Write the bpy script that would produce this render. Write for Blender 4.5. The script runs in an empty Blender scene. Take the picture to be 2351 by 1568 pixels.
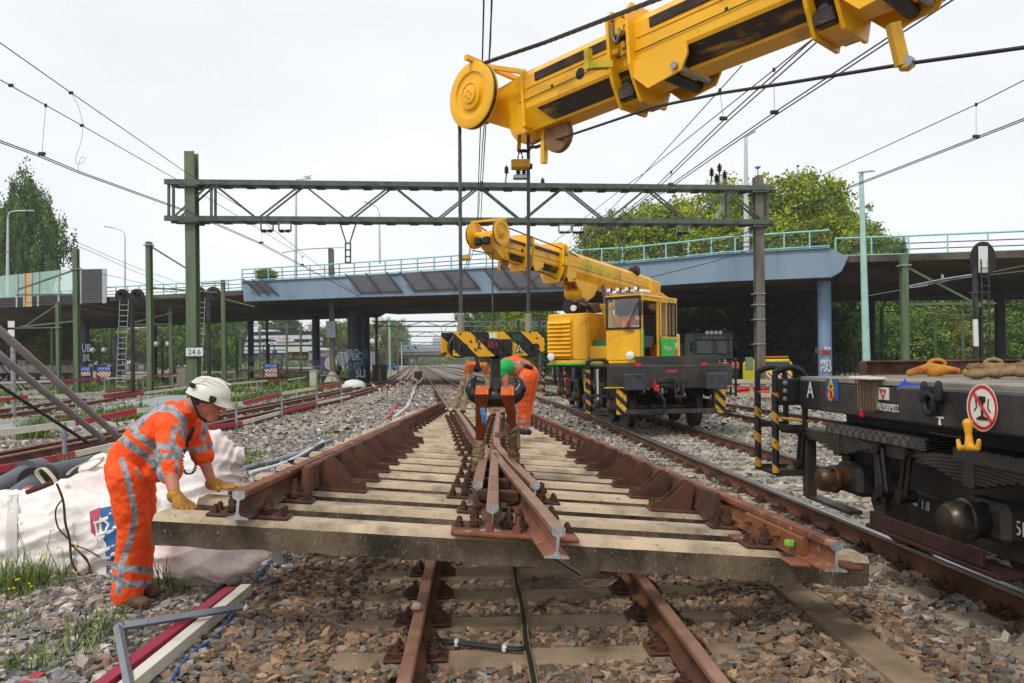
import bpy,math,random
import numpy as np
from mathutils import Matrix,Vector,noise as mnoise
random.seed(7)
rng=np.random.default_rng(7)
R=math.radians
scene=bpy.context.scene
COL=scene.collection
# camera, sky, sun, exposure
H=1.72
ROLL=0.0122
FPX,UC,VC=1828.0,1175.5,829.0
cam_d=bpy.data.cameras.new('camera')
cam=bpy.data.objects.new('camera',cam_d)
COL.objects.link(cam)
rv,uv_,fv=Vector((math.cos(ROLL),0,-math.sin(ROLL))),Vector((math.sin(ROLL),0,math.cos(ROLL))),Vector((0,1,0))
m=Matrix.Identity(4)
for i in range(3):
 m[i][0],m[i][1],m[i][2]=rv[i],uv_[i],-fv[i]
m[2][3]=H
cam.matrix_world=m
cam_d.sensor_width=36
cam_d.lens=FPX/2351*36
cam_d.shift_y=(VC-784)/2351
cam_d.clip_start=0.05
cam_d.clip_end=3000
scene.camera=cam
world=bpy.data.worlds.new('World')
scene.world=world
world.use_nodes=True
nt=world.node_tree
nt.nodes.clear()
SUN_EL,SUN_AZ=R(52),R(215)
sky=nt.nodes.new('ShaderNodeTexSky')
sky.sky_type='NISHITA'
sky.sun_disc=False
sky.sun_elevation=SUN_EL
sky.sun_rotation=SUN_AZ
b1=nt.nodes.new('ShaderNodeBackground');b1 .inputs[1].default_value=0.12
nt.links.new(sky.outputs[0],b1 .inputs[0])
tc=nt.nodes.new('ShaderNodeTexCoord')
mp=nt.nodes.new('ShaderNodeMapping');mp.inputs['Scale'].default_value=(1.2,1.2,3.2)
nt.links.new(tc.outputs['Generated'],mp.inputs[0])
nz=nt.nodes.new('ShaderNodeTexNoise');nz.inputs['Scale'].default_value=1.7;nz.inputs['Detail'].default_value=5
nt.links.new(mp.outputs[0],nz.inputs[0])
cr=nt.nodes.new('ShaderNodeValToRGB')
cr.color_ramp.elements[0].position=0.30;cr.color_ramp.elements[0].color=(0.785,0.81,0.84,1)
cr.color_ramp.elements[1].position=0.68;cr.color_ramp.elements[1].color=(0.93,0.945,0.965,1)
nt.links.new(nz.outputs[0],cr.inputs[0])
b2=nt.nodes.new('ShaderNodeBackground');b2 .inputs[1].default_value=1.02
nt.links.new(cr.outputs[0],b2 .inputs[0])
mx=nt.nodes.new('ShaderNodeMixShader');mx.inputs[0].default_value=0.93
nt.links.new(b1 .outputs[0],mx.inputs[1]);nt.links.new(b2 .outputs[0],mx.inputs[2])
ow=nt.nodes.new('ShaderNodeOutputWorld')
nt.links.new(mx.outputs[0],ow.inputs[0])
sd=bpy.data.lights.new('sun','SUN')
sd.energy=1.5
sd.angle=R(10)
sd.color=(1.0,0.96,0.9)
sun=bpy.data.objects.new('sun',sd)
COL.objects.link(sun)
sdir=Vector((math.sin(SUN_AZ)*math.cos(SUN_EL),math.cos(SUN_AZ)*math.cos(SUN_EL),math.sin(SUN_EL)))
sun.rotation_euler=(-sdir).to_track_quat('-Z','Y').to_euler()
scene.view_settings.view_transform='Standard'
scene.view_settings.look='None'
scene.view_settings.gamma=1
scene.view_settings.exposure=0.2
scene.cycles.max_bounces=6
scene.cycles.transparent_max_bounces=12
# measuring helpers (photo position + depth -> place)
def P(u,v,Y):
 ix,iy=(u-UC)/FPX,(VC-v)/FPX
 d=rv*ix+uv_*iy+fv
 return Vector((d.x*Y,Y,H+d.z*Y))
def G(u,v,z=0.0):
 ix,iy=(u-UC)/FPX,(VC-v)/FPX
 d=rv*ix+uv_*iy+fv
 t=(z-H)/d.z
 return Vector((d.x*t,t,z))
# materials
def hexc(h,k=1.0):
 h=h.lstrip('#')
 o=[]
 for i in(0,2,4):
  c=int(h[i:i+2],16)/255
  c=c/12.92 if c<=0.04045 else((c+0.055)/1.055)**2.4
  o.append(c*k)
 return tuple(o)+(1,)
MATS={}
def mat(name,col,rough=0.6,metal=0.0,var=0.12,vs=4.0,bump=0.0,bs=60.0,col2=None,c2s=2.0,c2t=0.55,c2w=0.1,stretch=(1,1,1),bdist=0.01,spec=0.5,attr=None,trans=0.0,alpha=1.0,emit=None,col3=None,c3t=0.62,c3s=14.0):
 """procedural material: base colour, slow variation, a second colour in patches, a third in small specks, fine relief"""
 if name in MATS:return MATS[name]
 if isinstance(col,str):col=hexc(col)
 if isinstance(col2,str):col2=hexc(col2)
 if isinstance(col3,str):col3=hexc(col3)
 M=bpy.data.materials.new(name);M.use_nodes=True
 n,l=M.node_tree.nodes,M.node_tree.links
 bs_=n['Principled BSDF']
 geo=n.new('ShaderNodeNewGeometry')
 mp_=n.new('ShaderNodeMapping');mp_.inputs['Scale'].default_value=stretch
 l.new(geo.outputs['Position'],mp_.inputs[0])
 no=n.new('ShaderNodeTexNoise');no.inputs['Scale'].default_value=vs;no.inputs['Detail'].default_value=6
 l.new(mp_.outputs[0],no.inputs[0])
 mr=n.new('ShaderNodeMapRange');mr.inputs[1].default_value=0.3;mr.inputs[2].default_value=0.7
 mr.inputs[3].default_value=1-var;mr.inputs[4].default_value=1+var
 l.new(no.outputs[0],mr.inputs[0])
 cur=None
 rgb=n.new('ShaderNodeRGB');rgb.outputs[0].default_value=col
 cur=rgb.outputs[0]
 if attr:
  at=n.new('ShaderNodeAttribute');at.attribute_name=attr;cur=at.outputs['Color']
 def patch(cur,c,s,t,w,seed):
  n2=n.new('ShaderNodeTexNoise');n2 .inputs['Scale'].default_value=s;n2 .inputs['Detail'].default_value=8
  n2 .inputs['Roughness'].default_value=0.62
  ad=n.new('ShaderNodeVectorMath');ad.operation='ADD';ad.inputs[1].default_value=(seed,seed*2,3)
  l.new(mp_.outputs[0],ad.inputs[0]);l.new(ad.outputs[0],n2 .inputs[0])
  m2=n.new('ShaderNodeMapRange');m2 .inputs[1].default_value=t-w;m2 .inputs[2].default_value=t+w
  l.new(n2 .outputs[0],m2 .inputs[0])
  mix=n.new('ShaderNodeMix');mix.data_type='RGBA'
  l.new(m2 .outputs[0],mix.inputs[0]);l.new(cur,mix.inputs[6]);mix.inputs[7].default_value=c
  return mix.outputs[2]
 if col2:cur=patch(cur,col2,c2s,c2t,c2w,5.3)
 if col3:cur=patch(cur,col3,c3s,c3t,0.03,11.7)
 mul=n.new('ShaderNodeVectorMath');mul.operation='MULTIPLY'
 l.new(cur,mul.inputs[0]);l.new(mr.outputs[0],mul.inputs[1])
 l.new(mul.outputs[0],bs_.inputs['Base Color'])
 bs_.inputs['Roughness'].default_value=rough
 bs_.inputs['Metallic'].default_value=metal
 bs_.inputs['Specular IOR Level'].default_value=spec
 if trans:bs_.inputs['Transmission Weight'].default_value=trans
 if alpha<1:bs_.inputs['Alpha'].default_value=alpha
 if emit:
  bs_.inputs['Emission Color'].default_value=emit[0];bs_.inputs['Emission Strength'].default_value=emit[1]
 if bump:
  nb=n.new('ShaderNodeTexNoise');nb.inputs['Scale'].default_value=bs;nb.inputs['Detail'].default_value=4
  l.new(mp_.outputs[0],nb.inputs[0])
  bp=n.new('ShaderNodeBump');bp.inputs['Strength'].default_value=bump;bp.inputs['Distance'].default_value=bdist
  l.new(nb.outputs[0],bp.inputs['Height']);l.new(bp.outputs[0],bs_.inputs['Normal'])
 MATS[name]=M
 return M
YEL=mat('crane_yellow','#f0b20e',0.36,var=0.09,vs=2.5,col2='#a87a1c',c2s=2.2,c2t=0.64,c2w=0.1,bump=0.15,bs=25,bdist=0.004,col3='#5a4010',c3t=0.73,c3s=30)
YELD=mat('crane_yellow_dirty','#d8a012',0.45,var=0.15,vs=4,col2='#4a3618',c2s=1.6,c2t=0.6,c2w=0.12)
GREASE=mat('grease_black','#241a12',0.33,var=0.5,vs=4,col2='#8a6420',c2s=3.2,c2t=0.6,c2w=.07,stretch=(.7,.7,4),col3='#6a4c28',c3t=.66,c3s=9)
BRONZE=mat('wear_strip','#4a2c1e',0.42,metal=0.25,var=0.35,vs=5,col2='#241812',c2s=6,c2t=0.52)
BLK=mat('black_paint','#1d1d1f',0.5,var=0.35,vs=5,col2='#413a33',c2s=2.5,c2t=0.56,c2w=0.12,bump=0.1,bs=30)
BLKW=mat('black_paint_worn','#302c28',0.5,var=0.3,vs=6,col2='#4a4138',c2s=2.2,c2t=0.6,c2w=0.12,bump=0.2,bs=30,bdist=0.004)
DKSTEEL=mat('dark_greasy_steel','#24201d',0.45,metal=0.3,var=0.35,vs=7,col2='#5a3a26',c2s=4,c2t=0.63,bump=0.2,bs=40)
GREY_BUF=mat('buffer_grey','#3c4046',0.45,metal=0.2,var=0.25,vs=8,col2='#1a1a1c',c2s=9,c2t=0.6)
RUST=mat('rail_rust','#6b4229',0.8,var=0.28,vs=4,col2='#452c22',c2s=2,c2t=0.55,bump=0.3,bs=120,bdist=0.002,col3='#8a4c30',c3t=0.66,c3s=18)
RUSTO=mat('rail_rust_orange','#855036',0.8,var=0.25,vs=5,col2='#633a29',c2s=1.5,c2t=0.5,bump=0.3,bs=100,bdist=0.002,col3='#a87252',c3t=0.62,c3s=9)
RUSTD=mat('fastening_rust','#50301e',0.8,var=0.25,vs=14,col2='#2f1d17',c2s=9,c2t=0.55,bump=0.3,bs=140,bdist=0.002)
RAILTOP=mat('rail_running_surface','#96705c',0.45,metal=0.25,var=0.2,vs=6,col2='#7a5240',c2s=3,c2t=0.58)
SHINY=mat('rail_polished','#a8a6a6',0.25,metal=0.85,var=0.1)
CUT=mat('fresh_cut_steel','#b9b9bb',0.4,metal=0.45,var=0.1,col2='#8b8a8a',c2s=20,c2t=0.55)
CONC=mat('sleeper_concrete','#bba68a',0.9,var=0.2,vs=2.2,col2='#776a56',c2s=3.4,c2t=0.57,c2w=0.12,bump=0.5,bs=90,bdist=0.004,col3='#6b5f4d',c3t=0.64,c3s=34)
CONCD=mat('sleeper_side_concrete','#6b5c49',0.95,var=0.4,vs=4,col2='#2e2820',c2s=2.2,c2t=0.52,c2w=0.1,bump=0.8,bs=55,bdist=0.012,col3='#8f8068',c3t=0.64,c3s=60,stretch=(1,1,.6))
CONCB=mat('buried_sleeper_concrete','#8d7a60',0.95,var=0.2,vs=4,col2='#65543f',c2s=2.5,c2t=0.55,bump=0.5,bs=80,bdist=0.006)
CONCL=mat('light_concrete','#a9a59a',0.9,var=0.12,vs=2,col2='#8b877c',c2s=1.2,c2t=0.6,bump=0.2,bs=60)
GALV=mat('galvanised_steel','#9aa0a5',0.45,metal=0.55,var=0.15,vs=8,col2='#7d8388',c2s=6,c2t=0.55)
GALVP=mat('galvanised_pinkish','#8d8383',0.5,metal=0.4,var=0.15,vs=6)
WHITE=mat('white_paint','#d8d8d4',0.5,var=0.05)
CREAM=mat('cream_paint','#d6d2c2',0.55,var=0.08,vs=3,col2='#b9b4a0',c2s=5,c2t=0.64)
REDP=mat('barrier_red','#b02540',0.5,var=0.12,vs=4)
REDB=mat('bright_red','#c8141c',0.45,var=0.08)
GREENM=mat('mast_green','#5d6e50',0.55,var=0.14,vs=1.5,col2='#465a3c',c2s=1.2,c2t=0.56,stretch=(3,3,0.4),col3='#6e5a40',c3t=0.72,c3s=8)
GREENG=mat('girder_green','#525f52',0.6,var=0.15,vs=3,col2='#3c4a3c',c2s=3,c2t=0.56)
BRNM=mat('mast_brown_grey','#6a655c',0.65,var=0.15,vs=2,col2='#564c40',c2s=1.5,c2t=0.55,stretch=(3,3,.4))
BLUEG=mat('bridge_blue','#7b90a2',0.6,var=0.07,vs=1,col2='#6a8098',c2s=0.4,c2t=0.55,stretch=(1,1,1.5))
BLUEC=mat('column_blue','#7894b4',0.55,var=0.08,vs=1)
NAVYC=mat('column_dark_blue','#2c3a4a',0.5,var=0.12,vs=1)
TURQ=mat('railing_turquoise','#86c6c8',0.45,var=0.05)
NAVY=mat('cable_navy','#22304a',0.5,var=0.1)
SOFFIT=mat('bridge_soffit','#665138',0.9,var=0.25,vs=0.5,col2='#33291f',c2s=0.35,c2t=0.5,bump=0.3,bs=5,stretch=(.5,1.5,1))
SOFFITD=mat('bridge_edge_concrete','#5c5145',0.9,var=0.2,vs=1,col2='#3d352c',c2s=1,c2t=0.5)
BLACK=mat('rubber_black','#101012',0.6,var=0.2)
WIRE=mat('wire_dark','#23201f',0.5,var=0.1)
ROPE=mat('steel_rope','#4e4c4c',0.4,metal=0.55,var=0.25,vs=30)
ORSUIT='#ff4e0a'
STONE=mat('ballast_stone','#807870',0.9,var=0.28,vs=35,attr='tint',bump=0.35,bs=90,bdist=0.004)
LEAFA=mat('leaves','#4a6a20',0.6,var=0.25,vs=.6,attr='tint',spec=0.12)
BARK=mat('bark','#4a4034',0.9,var=0.3,vs=6,bump=0.6,bs=20)
GLASSD=mat('dark_glass','#1a2226',0.08,var=0.1,spec=0.8)
# mesh builder
def frame_from(d,up=Vector((0,0,1))):
 d=d.normalized()
 if abs(d.dot(up))>0.98:up=Vector((0,1,0))if abs(d.y)<0.9 else Vector((1,0,0))
 s=d.cross(up).normalized()
 return s,s.cross(d).normalized(),d
WM={}
class MB:
 def __init__(self,M=None):
  self.v,self.f,self.mi,self.M=[],[],[],M
 def add(self,vs,fs,m=0):
  o=len(self.v)
  if self.M is not None:vs=[self.M@Vector(p)for p in vs]
  self.v+=[tuple(p)for p in vs]
  self.f+=[tuple(i+o for i in q)for q in fs]
  self.mi+=[m]*len(fs)
  return self
 def box(self,c,s,m=0,rz=0.0,T=None,taper=1.0):
  x,y,z=s[0]/2,s[1]/2,s[2]/2
  vs=[Vector((sx*x*(taper if sz>0 else 1),sy*y*(taper if sz>0 else 1),sz*z))for sz in(-1,1)for sy in(-1,1)for sx in(-1,1)]
  A=Matrix.Rotation(rz,4,'Z')if T is None else T
  vs=[A@p+Vector(c)for p in vs]
  return self.add(vs,[(0,2,3,1),(4,5,7,6),(0,1,5,4),(2,6,7,3),(0,4,6,2),(1,3,7,5)],m)
 def bbox(self,c,s,b=0.01,m=0,rz=0.0,T=None):
  """box with chamfered edges all round the top and bottom and the four uprights"""
  x,y,z=s[0]/2,s[1]/2,s[2]/2
  b=min(b,x*.9,y*.9,z*.9)
  ring=[(x-b,-y),(x,-y+b),(x,y-b),(x-b,y),(-x+b,y),(-x,y-b),(-x,-y+b),(-x+b,-y)]
  ri=[((abs(px)-b if abs(px)>x-b+1e-9 else abs(px))*(1 if px>0 else-1),(abs(py)-b if abs(py)>y-b+1e-9 else abs(py))*(1 if py>0 else-1))for px,py in ring]
  A=Matrix.Rotation(rz,4,'Z')if T is None else T
  vs=[]
  for zz,rr in((-z,ri),(-z+b,ring),(z-b,ring),(z,ri)):
   vs+=[A@Vector((px,py,zz))+Vector(c)for px,py in rr]
  fs=[tuple(range(7,-1,-1)),tuple(range(24,32))]
  for k in range(3):
   for i in range(8):
    j=(i+1)%8
    fs.append((k*8+i,k*8+j,k*8+8+j,k*8+8+i))
  return self.add(vs,fs,m)
 def bar(self,a,b,w,h,m=0,up=Vector((0,0,1))):
  a,b=Vector(a),Vector(b)
  s,t,d=frame_from(b-a,up)
  vs=[p+s*(sx*w/2)+t*(sy*h/2)for p in(a,b)for sx,sy in((-1,-1),(1,-1),(1,1),(-1,1))]
  return self.add(vs,[(3,2,1,0),(4,5,6,7),(0,1,5,4),(1,2,6,5),(2,3,7,6),(3,0,4,7)],m)
 def tube(self,a,b,r,r2=None,n=10,m=0,caps=True):
  a,b=Vector(a),Vector(b)
  r2=r if r2 is None else r2
  s,t,d=frame_from(b-a)
  vs=[]
  for p,q in((a,r),(b,r2)):
   vs+=[p+(s*math.cos(2*math.pi*i/n)+t*math.sin(2*math.pi*i/n))*q for i in range(n)]
  fs=[(i,(i+1)%n,n+(i+1)%n,n+i)for i in range(n)]
  if caps:fs+=[tuple(range(n-1,-1,-1)),tuple(range(n,2*n))]
  return self.add(vs,fs,m)
 def path(self,pts,r,n=8,m=0,flat=1.0,caps=True,up=Vector((0,0,1))):
  pts=[Vector(p)for p in pts]
  rs=r if isinstance(r,(list,tuple))else[r]*len(pts)
  vs,fs=[],[]
  ps=None
  for k,p in enumerate(pts):
   d=(pts[min(k+1,len(pts)-1)]-pts[max(k-1,0)])
   if d.length<1e-9:d=Vector((0,0,1))
   d.normalize()
   if ps is None:
    s,t,_=frame_from(d,up)
   else:
    s=(ps-d*ps.dot(d))
    s=s.normalized()if s.length>1e-6 else frame_from(d)[0]
    t=s.cross(d)
   ps=s
   vs+=[p+(s*math.cos(2*math.pi*i/n)+t*flat*math.sin(2*math.pi*i/n))*rs[k]for i in range(n)]
  for k in range(len(pts)-1):
   for i in range(n):
    j=(i+1)%n
    fs.append((k*n+i,k*n+j,k*n+n+j,k*n+n+i))
  if caps:fs+=[tuple(range(n-1,-1,-1)),tuple(range((len(pts)-1)*n,len(pts)*n))]
  return self.add(vs,fs,m)
 def sweep(self,prof,pts,m=0,mcap=None,mtop=None,top_idx=(),vert=Vector((0,0,1)),caps=True):
  """closed 2-D profile (side, up) carried along a line, kept upright"""
  pts=[Vector(p)for p in pts]
  n=len(prof)
  vs=[]
  for k,p in enumerate(pts):
   d=(pts[min(k+1,len(pts)-1)]-pts[max(k-1,0)]).normalized()
   s=d.cross(vert).normalized()
   t=s.cross(d).normalized()
   vs+=[p+s*a+t*b for a,b in prof]
  side,top=[],[]
  for k in range(len(pts)-1):
   for i in range(n):
    j=(i+1)%n
    q=(k*n+i,k*n+j,k*n+n+j,k*n+n+i)
    (top if i in top_idx else side).append(q)
  o=len(self.v)
  self.add(vs,side,m)
  def offs(fs):return[tuple(i+o for i in q)for q in fs]
  self.f+=offs(top);self.mi+=[mtop if mtop is not None else m]*len(top)
  if caps:
   cp=[tuple(range(n-1,-1,-1)),tuple(range((len(pts)-1)*n,len(pts)*n))]
   self.f+=offs(cp);self.mi+=[mcap if mcap is not None else m]*2
  return self
 def prism(self,poly,origin,ax,ay,az,d,m=0):
  """polygon (2-D) in the plane ax, ay at origin, thickened by d along az"""
  o,ax,ay,az=Vector(origin),Vector(ax),Vector(ay),Vector(az)
  n=len(poly)
  vs=[o+ax*a+ay*b for a,b in poly]+[o+ax*a+ay*b+az*d for a,b in poly]
  fs=[tuple(range(n-1,-1,-1)),tuple(range(n,2*n))]+[(i,(i+1)%n,n+(i+1)%n,n+i)for i in range(n)]
  return self.add(vs,fs,m)
 def lathe(self,prof,origin,axis,n=20,m=0,caps=True):
  """prof = (radius, distance along axis)"""
  o=Vector(origin)
  s,t,d=frame_from(Vector(axis))
  vs,fs=[],[]
  for r,h in prof:
   vs+=[o+d*h+(s*math.cos(2*math.pi*i/n)+t*math.sin(2*math.pi*i/n))*max(r,1e-4)for i in range(n)]
  for k in range(len(prof)-1):
   for i in range(n):
    j=(i+1)%n
    fs.append((k*n+i,k*n+j,k*n+n+j,k*n+n+i))
  if caps:fs+=[tuple(range(n-1,-1,-1)),tuple(range((len(prof)-1)*n,len(prof)*n))]
  return self.add(vs,fs,m)
 def hexnut(self,c,r,h,m=0,axis=(0,0,1)):
  c=Vector(c);a=Vector(axis).normalized()
  return self.tube(c,c+a*h,r,n=6,m=m)
 def data(self,name,mats,smooth=False,inv=None):
  me=bpy.data.meshes.new(name)
  v=self.v if inv is None else[tuple(inv@Vector(p))for p in self.v]
  me.from_pydata(v,[],self.f)
  for mm in(mats if isinstance(mats,(list,tuple))else[mats]):me.materials.append(mm)
  if len(me.materials)>1:me.polygons.foreach_set('material_index',self.mi)
  if smooth:
   me.polygons.foreach_set('use_smooth',[True]*len(me.polygons))
   try:me.set_sharp_from_angle(angle=R(smooth if smooth is not True else 38))
   except Exception:pass
  me.update()
  return me
 def build(self,name,mats,parent=None,smooth=False,world=True):
  if parent is not None:
   inv=WM[parent.name].inverted()if world else None
   o=bpy.data.objects.new(name,self.data(name,mats,smooth,inv))
   COL.objects.link(o);o.parent=parent
   WM[o.name]=WM[parent.name]
  else:
   if world:
    xs=[p[0]for p in self.v];ys=[p[1]for p in self.v];zs=[p[2]for p in self.v]
    W=Matrix.Translation(((min(xs)+max(xs))/2,(min(ys)+max(ys))/2,min(zs)))
   else:W=Matrix.Identity(4)
   o=bpy.data.objects.new(name,self.data(name,mats,smooth,W.inverted()))
   COL.objects.link(o);o.matrix_world=W
   WM[o.name]=W.copy()
  return o
def tag(o,label=None,cat=None,group=None,kind=None):
 if label:o['label']=label
 if cat:o['category']=cat
 if group:o['group']=group
 if kind:o['kind']=kind
 return o
def thing(name,label,cat,loc=(0,0,0),rz=0.0,group=None,M=None):
 o=bpy.data.objects.new(name,None)
 COL.objects.link(o)
 M=Matrix.Translation(Vector(loc))@Matrix.Rotation(rz,4,'Z')if M is None else M
 o.matrix_world=M;o.empty_display_size=0.2
 WM[o.name]=M.copy()
 return tag(o,label,cat,group)
def inst(name,me,parent,loc=(0,0,0),rz=0.0,M=None,scale=None):
 """one more object on shared mesh data, placed in its parent's own frame"""
 o=bpy.data.objects.new(name,me)
 COL.objects.link(o)
 if parent is not None:o.parent=parent
 if M is not None:o.matrix_local=M
 else:
  o.location=loc;o.rotation_euler=(0,0,rz)
 if scale:o.scale=scale
 return o
def copy_tree(o,parent=None):
 c=o.copy();COL.objects.link(c);c.parent=parent
 for ch in o.children:copy_tree(ch,c)
 return c
def text(name,s,parent,M,size,m,extrude=0.001,align='CENTER',spacing=1.0,sx=1.0,offset=0.0):
 cu=bpy.data.curves.new(name,'FONT');cu.body=s;cu.size=size;cu.extrude=extrude
 cu.align_x=align;cu.align_y='CENTER';cu.space_character=spacing;cu.offset=offset
 cu.materials.append(m);cu.resolution_u=3
 tmp=bpy.data.objects.new('tmp',cu);COL.objects.link(tmp)
 dg=bpy.context.evaluated_depsgraph_get()
 me=bpy.data.meshes.new_from_object(tmp.evaluated_get(dg),depsgraph=dg);me.name=name
 bpy.data.objects.remove(tmp)
 o=bpy.data.objects.new(name,me);COL.objects.link(o)
 MM=M@Matrix.Diagonal((sx,1,1,1))
 if parent is not None:o.parent=parent;MM=WM[parent.name].inverted()@MM
 me.transform(MM)
 WM[o.name]=WM[parent.name]if parent is not None else Matrix.Identity(4)
 return o
def plane_M(o,right,normal):
 """frame for flat print: x along right, z along normal"""
 x=Vector(right).normalized();z=Vector(normal).normalized();y=z.cross(x).normalized();x=y.cross(z)
 Mx=Matrix.Identity(4)
 for i in range(3):Mx[i][0],Mx[i][1],Mx[i][2],Mx[i][3]=x[i],y[i],z[i],o[i]
 return Mx
def npmesh(name,V,F,mats,tint=None,smooth=False):
 """large mesh from numpy arrays (all faces the same size)"""
 me=bpy.data.meshes.new(name)
 nf,k=F.shape
 me.vertices.add(len(V));me.vertices.foreach_set('co',V.astype(np.float32).ravel())
 me.loops.add(nf*k);me.loops.foreach_set('vertex_index',F.astype(np.int32).ravel())
 me.polygons.add(nf);me.polygons.foreach_set('loop_start',np.arange(0,nf*k,k,dtype=np.int32))
 me.polygons.foreach_set('loop_total',np.full(nf,k,dtype=np.int32))
 for mm in(mats if isinstance(mats,(list,tuple))else[mats]):me.materials.append(mm)
 if tint is not None:
  at=me.attributes.new('tint','FLOAT_COLOR','POINT')
  c=np.ones((len(V),4),dtype=np.float32);c[:,:3]=tint
  at.data.foreach_set('color',c.ravel())
 me.polygons.foreach_set('use_smooth',np.full(nf,bool(smooth)))
 me.update(calc_edges=True)
 return me
def nobj(name,me,parent=None,loc=(0,0,0)):
 o=bpy.data.objects.new(name,me);COL.objects.link(o)
 if parent is not None:o.parent=parent
 o.location=loc
 WM[o.name]=Matrix.Translation(loc)
 return o
def remesh(mb,name,voxel,smooth_it=4,mats=None,fac=0.5):
 """fuse overlapping solids into one continuous skin"""
 tmp=bpy.data.objects.new('tmp',mb.data('tmp',BLACK));COL.objects.link(tmp)
 md=tmp.modifiers.new('r','REMESH');md.mode='VOXEL';md.voxel_size=voxel;md.use_smooth_shade=True
 if smooth_it:
  ms=tmp.modifiers.new('s','SMOOTH');ms.iterations=smooth_it;ms.factor=fac
 dg=bpy.context.evaluated_depsgraph_get();dg.update()
 me=bpy.data.meshes.new_from_object(tmp.evaluated_get(dg),depsgraph=dg)
 bpy.data.objects.remove(tmp)
 me.name=name
 me.materials.clear()
 for mm in(mats or[BLACK]):me.materials.append(mm)
 me.polygons.foreach_set('use_smooth',[True]*len(me.polygons))
 return me
def cone_blob(mb,a,ra,b,rb,n=14,k=5,flat=None):
 """tapered limb with rounded ends"""
 a,b=Vector(a),Vector(b)
 s,t,d=frame_from(b-a)
 L=(b-a).length
 prof=[(ra*math.sin(q*math.pi/2/k),-ra*math.cos(q*math.pi/2/k))for q in range(0,k+1)]
 prof+=[(rb*math.cos(q*math.pi/2/k),L+rb*math.sin(q*math.pi/2/k))for q in range(0,k+1)]
 fx=flat or(1,1)
 vs,fs=[],[]
 for r,h in prof:
  vs+=[a+d*h+(s*fx[0]*math.cos(2*math.pi*i/n)+t*fx[1]*math.sin(2*math.pi*i/n))*max(r,1e-4)for i in range(n)]
 for q in range(len(prof)-1):
  for i in range(n):
   j=(i+1)%n
   fs.append((q*n+i,q*n+j,q*n+n+j,q*n+n+i))
 fs+=[tuple(range(n-1,-1,-1)),tuple(range((len(prof)-1)*n,len(prof)*n))]
 mb.add(vs,fs)
def ellip(mb,c,r,T=None,n=16,k=10):
 vs,fs=[],[]
 A=T if T is not None else Matrix.Identity(4)
 for q in range(k+1):
  th=math.pi*q/k
  for i in range(n):
   ph=2*math.pi*i/n
   p=Vector((r[0]*math.sin(th)*math.cos(ph),r[1]*math.sin(th)*math.sin(ph),r[2]*math.cos(th)))
   vs.append(A@p+Vector(c))
 for q in range(k):
  for i in range(n):
   j=(i+1)%n
   fs.append((q*n+i,q*n+n+i,q*n+n+j,q*n+j))
 mb.add(vs,fs)
# track lines
def blend_slope(y,x0,y0,s0,y1,s1,ystart):
 """line of slope s0 up to y0, slope easing to s1 at y1, straight after"""
 if y<=y0:return x0+s0*(y-y0)
 if y<=y1:
  t=y-y0
  return x0+s0*t+0.5*(s1-s0)/(y1-y0)*t*t
 t=y1-y0
 return x0+s0*t+0.5*(s1-s0)*t+s1*(y-y1)
def T1(y):return blend_slope(y,-0.15,12,-0.045,25.7,-0.119,0)
def T2(y):return blend_slope(y,3.10,20,-0.062,34,-0.119,0)
def T3(y):return T2(y)+4.0
def T4(y):return T2(y)+8.2+max(0,y-30)*0.02
L1P=[(-8.15,2),(-8.15,12),(-8.3,20),(-8.45,30),(-8.8,42),(-10.2,69),(-13.7,100),(-29.5,230),(-50,400)]
def L1(y):
 ys=[p[1]for p in L1P];xs=[p[0]for p in L1P]
 return float(np.interp(y,ys,xs))
L2P=[(-16.9,18),(-17.5,27),(-19.2,35),(-21.6,45),(-23.9,57),(-27.8,77),(-31.5,97),(-41,150),(-60,220)]
def L2(y):return float(np.interp(y,[p[1]for p in L2P],[p[0]for p in L2P]))
L3P=[(-36,70),(-30.5,85),(-29.5,100),(-33,120),(-45,160),(-75,230)]
def ysteps(a,b,fine=2.0):
 out,y=[],a
 while y<b:
  out.append(y);y+=fine*max(1,y/25)
 out.append(b)
 return out
RAIL=[(-.036,0),(-.036,-.028),(-.030,-.038),(-.008,-.048),(-.008,-.118),(-.02,-.136),(-.066,-.148),(-.066,-.158),(.066,-.158),(.066,-.148),(.02,-.136),(.008,-.118),(.008,-.048),(.030,-.038),(.036,-.028),(.036,0),(.028,.006),(-.028,.006)]
RTOP=(14,15,16,17,0)
def offset_line(fn,ys,off,z):
 out=[]
 for y in ys:
  d=Vector((fn(y+.5)-fn(y-.5),1,0)).normalized()
  out.append(Vector((fn(y)+off*d.y,y-off*d.x,z)))
 return out
# ground sheets
GRD=mat('ballast_ground','#857b6f',0.95,var=0.18,vs=1.5,col2='#6d6459',c2s=22,c2t=0.5,c2w=0.05,bump=1.0,bs=16,bdist=0.05,col3='#a59c90',c3t=0.56,c3s=30)
DIRT=mat('track_bed_brown','#6b5b49',0.95,var=0.2,vs=1.5,col2='#51453a',c2s=20,c2t=0.5,c2w=0.06,bump=1.0,bs=18,bdist=0.04,col3='#8d7f6c',c3t=0.6,c3s=28)
PATHM=mat('path_grey','#8f979a',0.9,var=0.08,vs=2,bump=0.3,bs=60)
GRASSG=mat('grass_ground','#4f6126',0.95,var=0.3,vs=1.2,col2='#77703f',c2s=0.9,c2t=0.56,bump=0.8,bs=12,bdist=0.05)
SAND=mat('sandy_strip','#b09c80',0.95,var=0.1,vs=3,bump=0.3,bs=60)
ASPH=mat('yard_asphalt','#4c4a48',0.9,var=0.15,vs=1)
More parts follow.
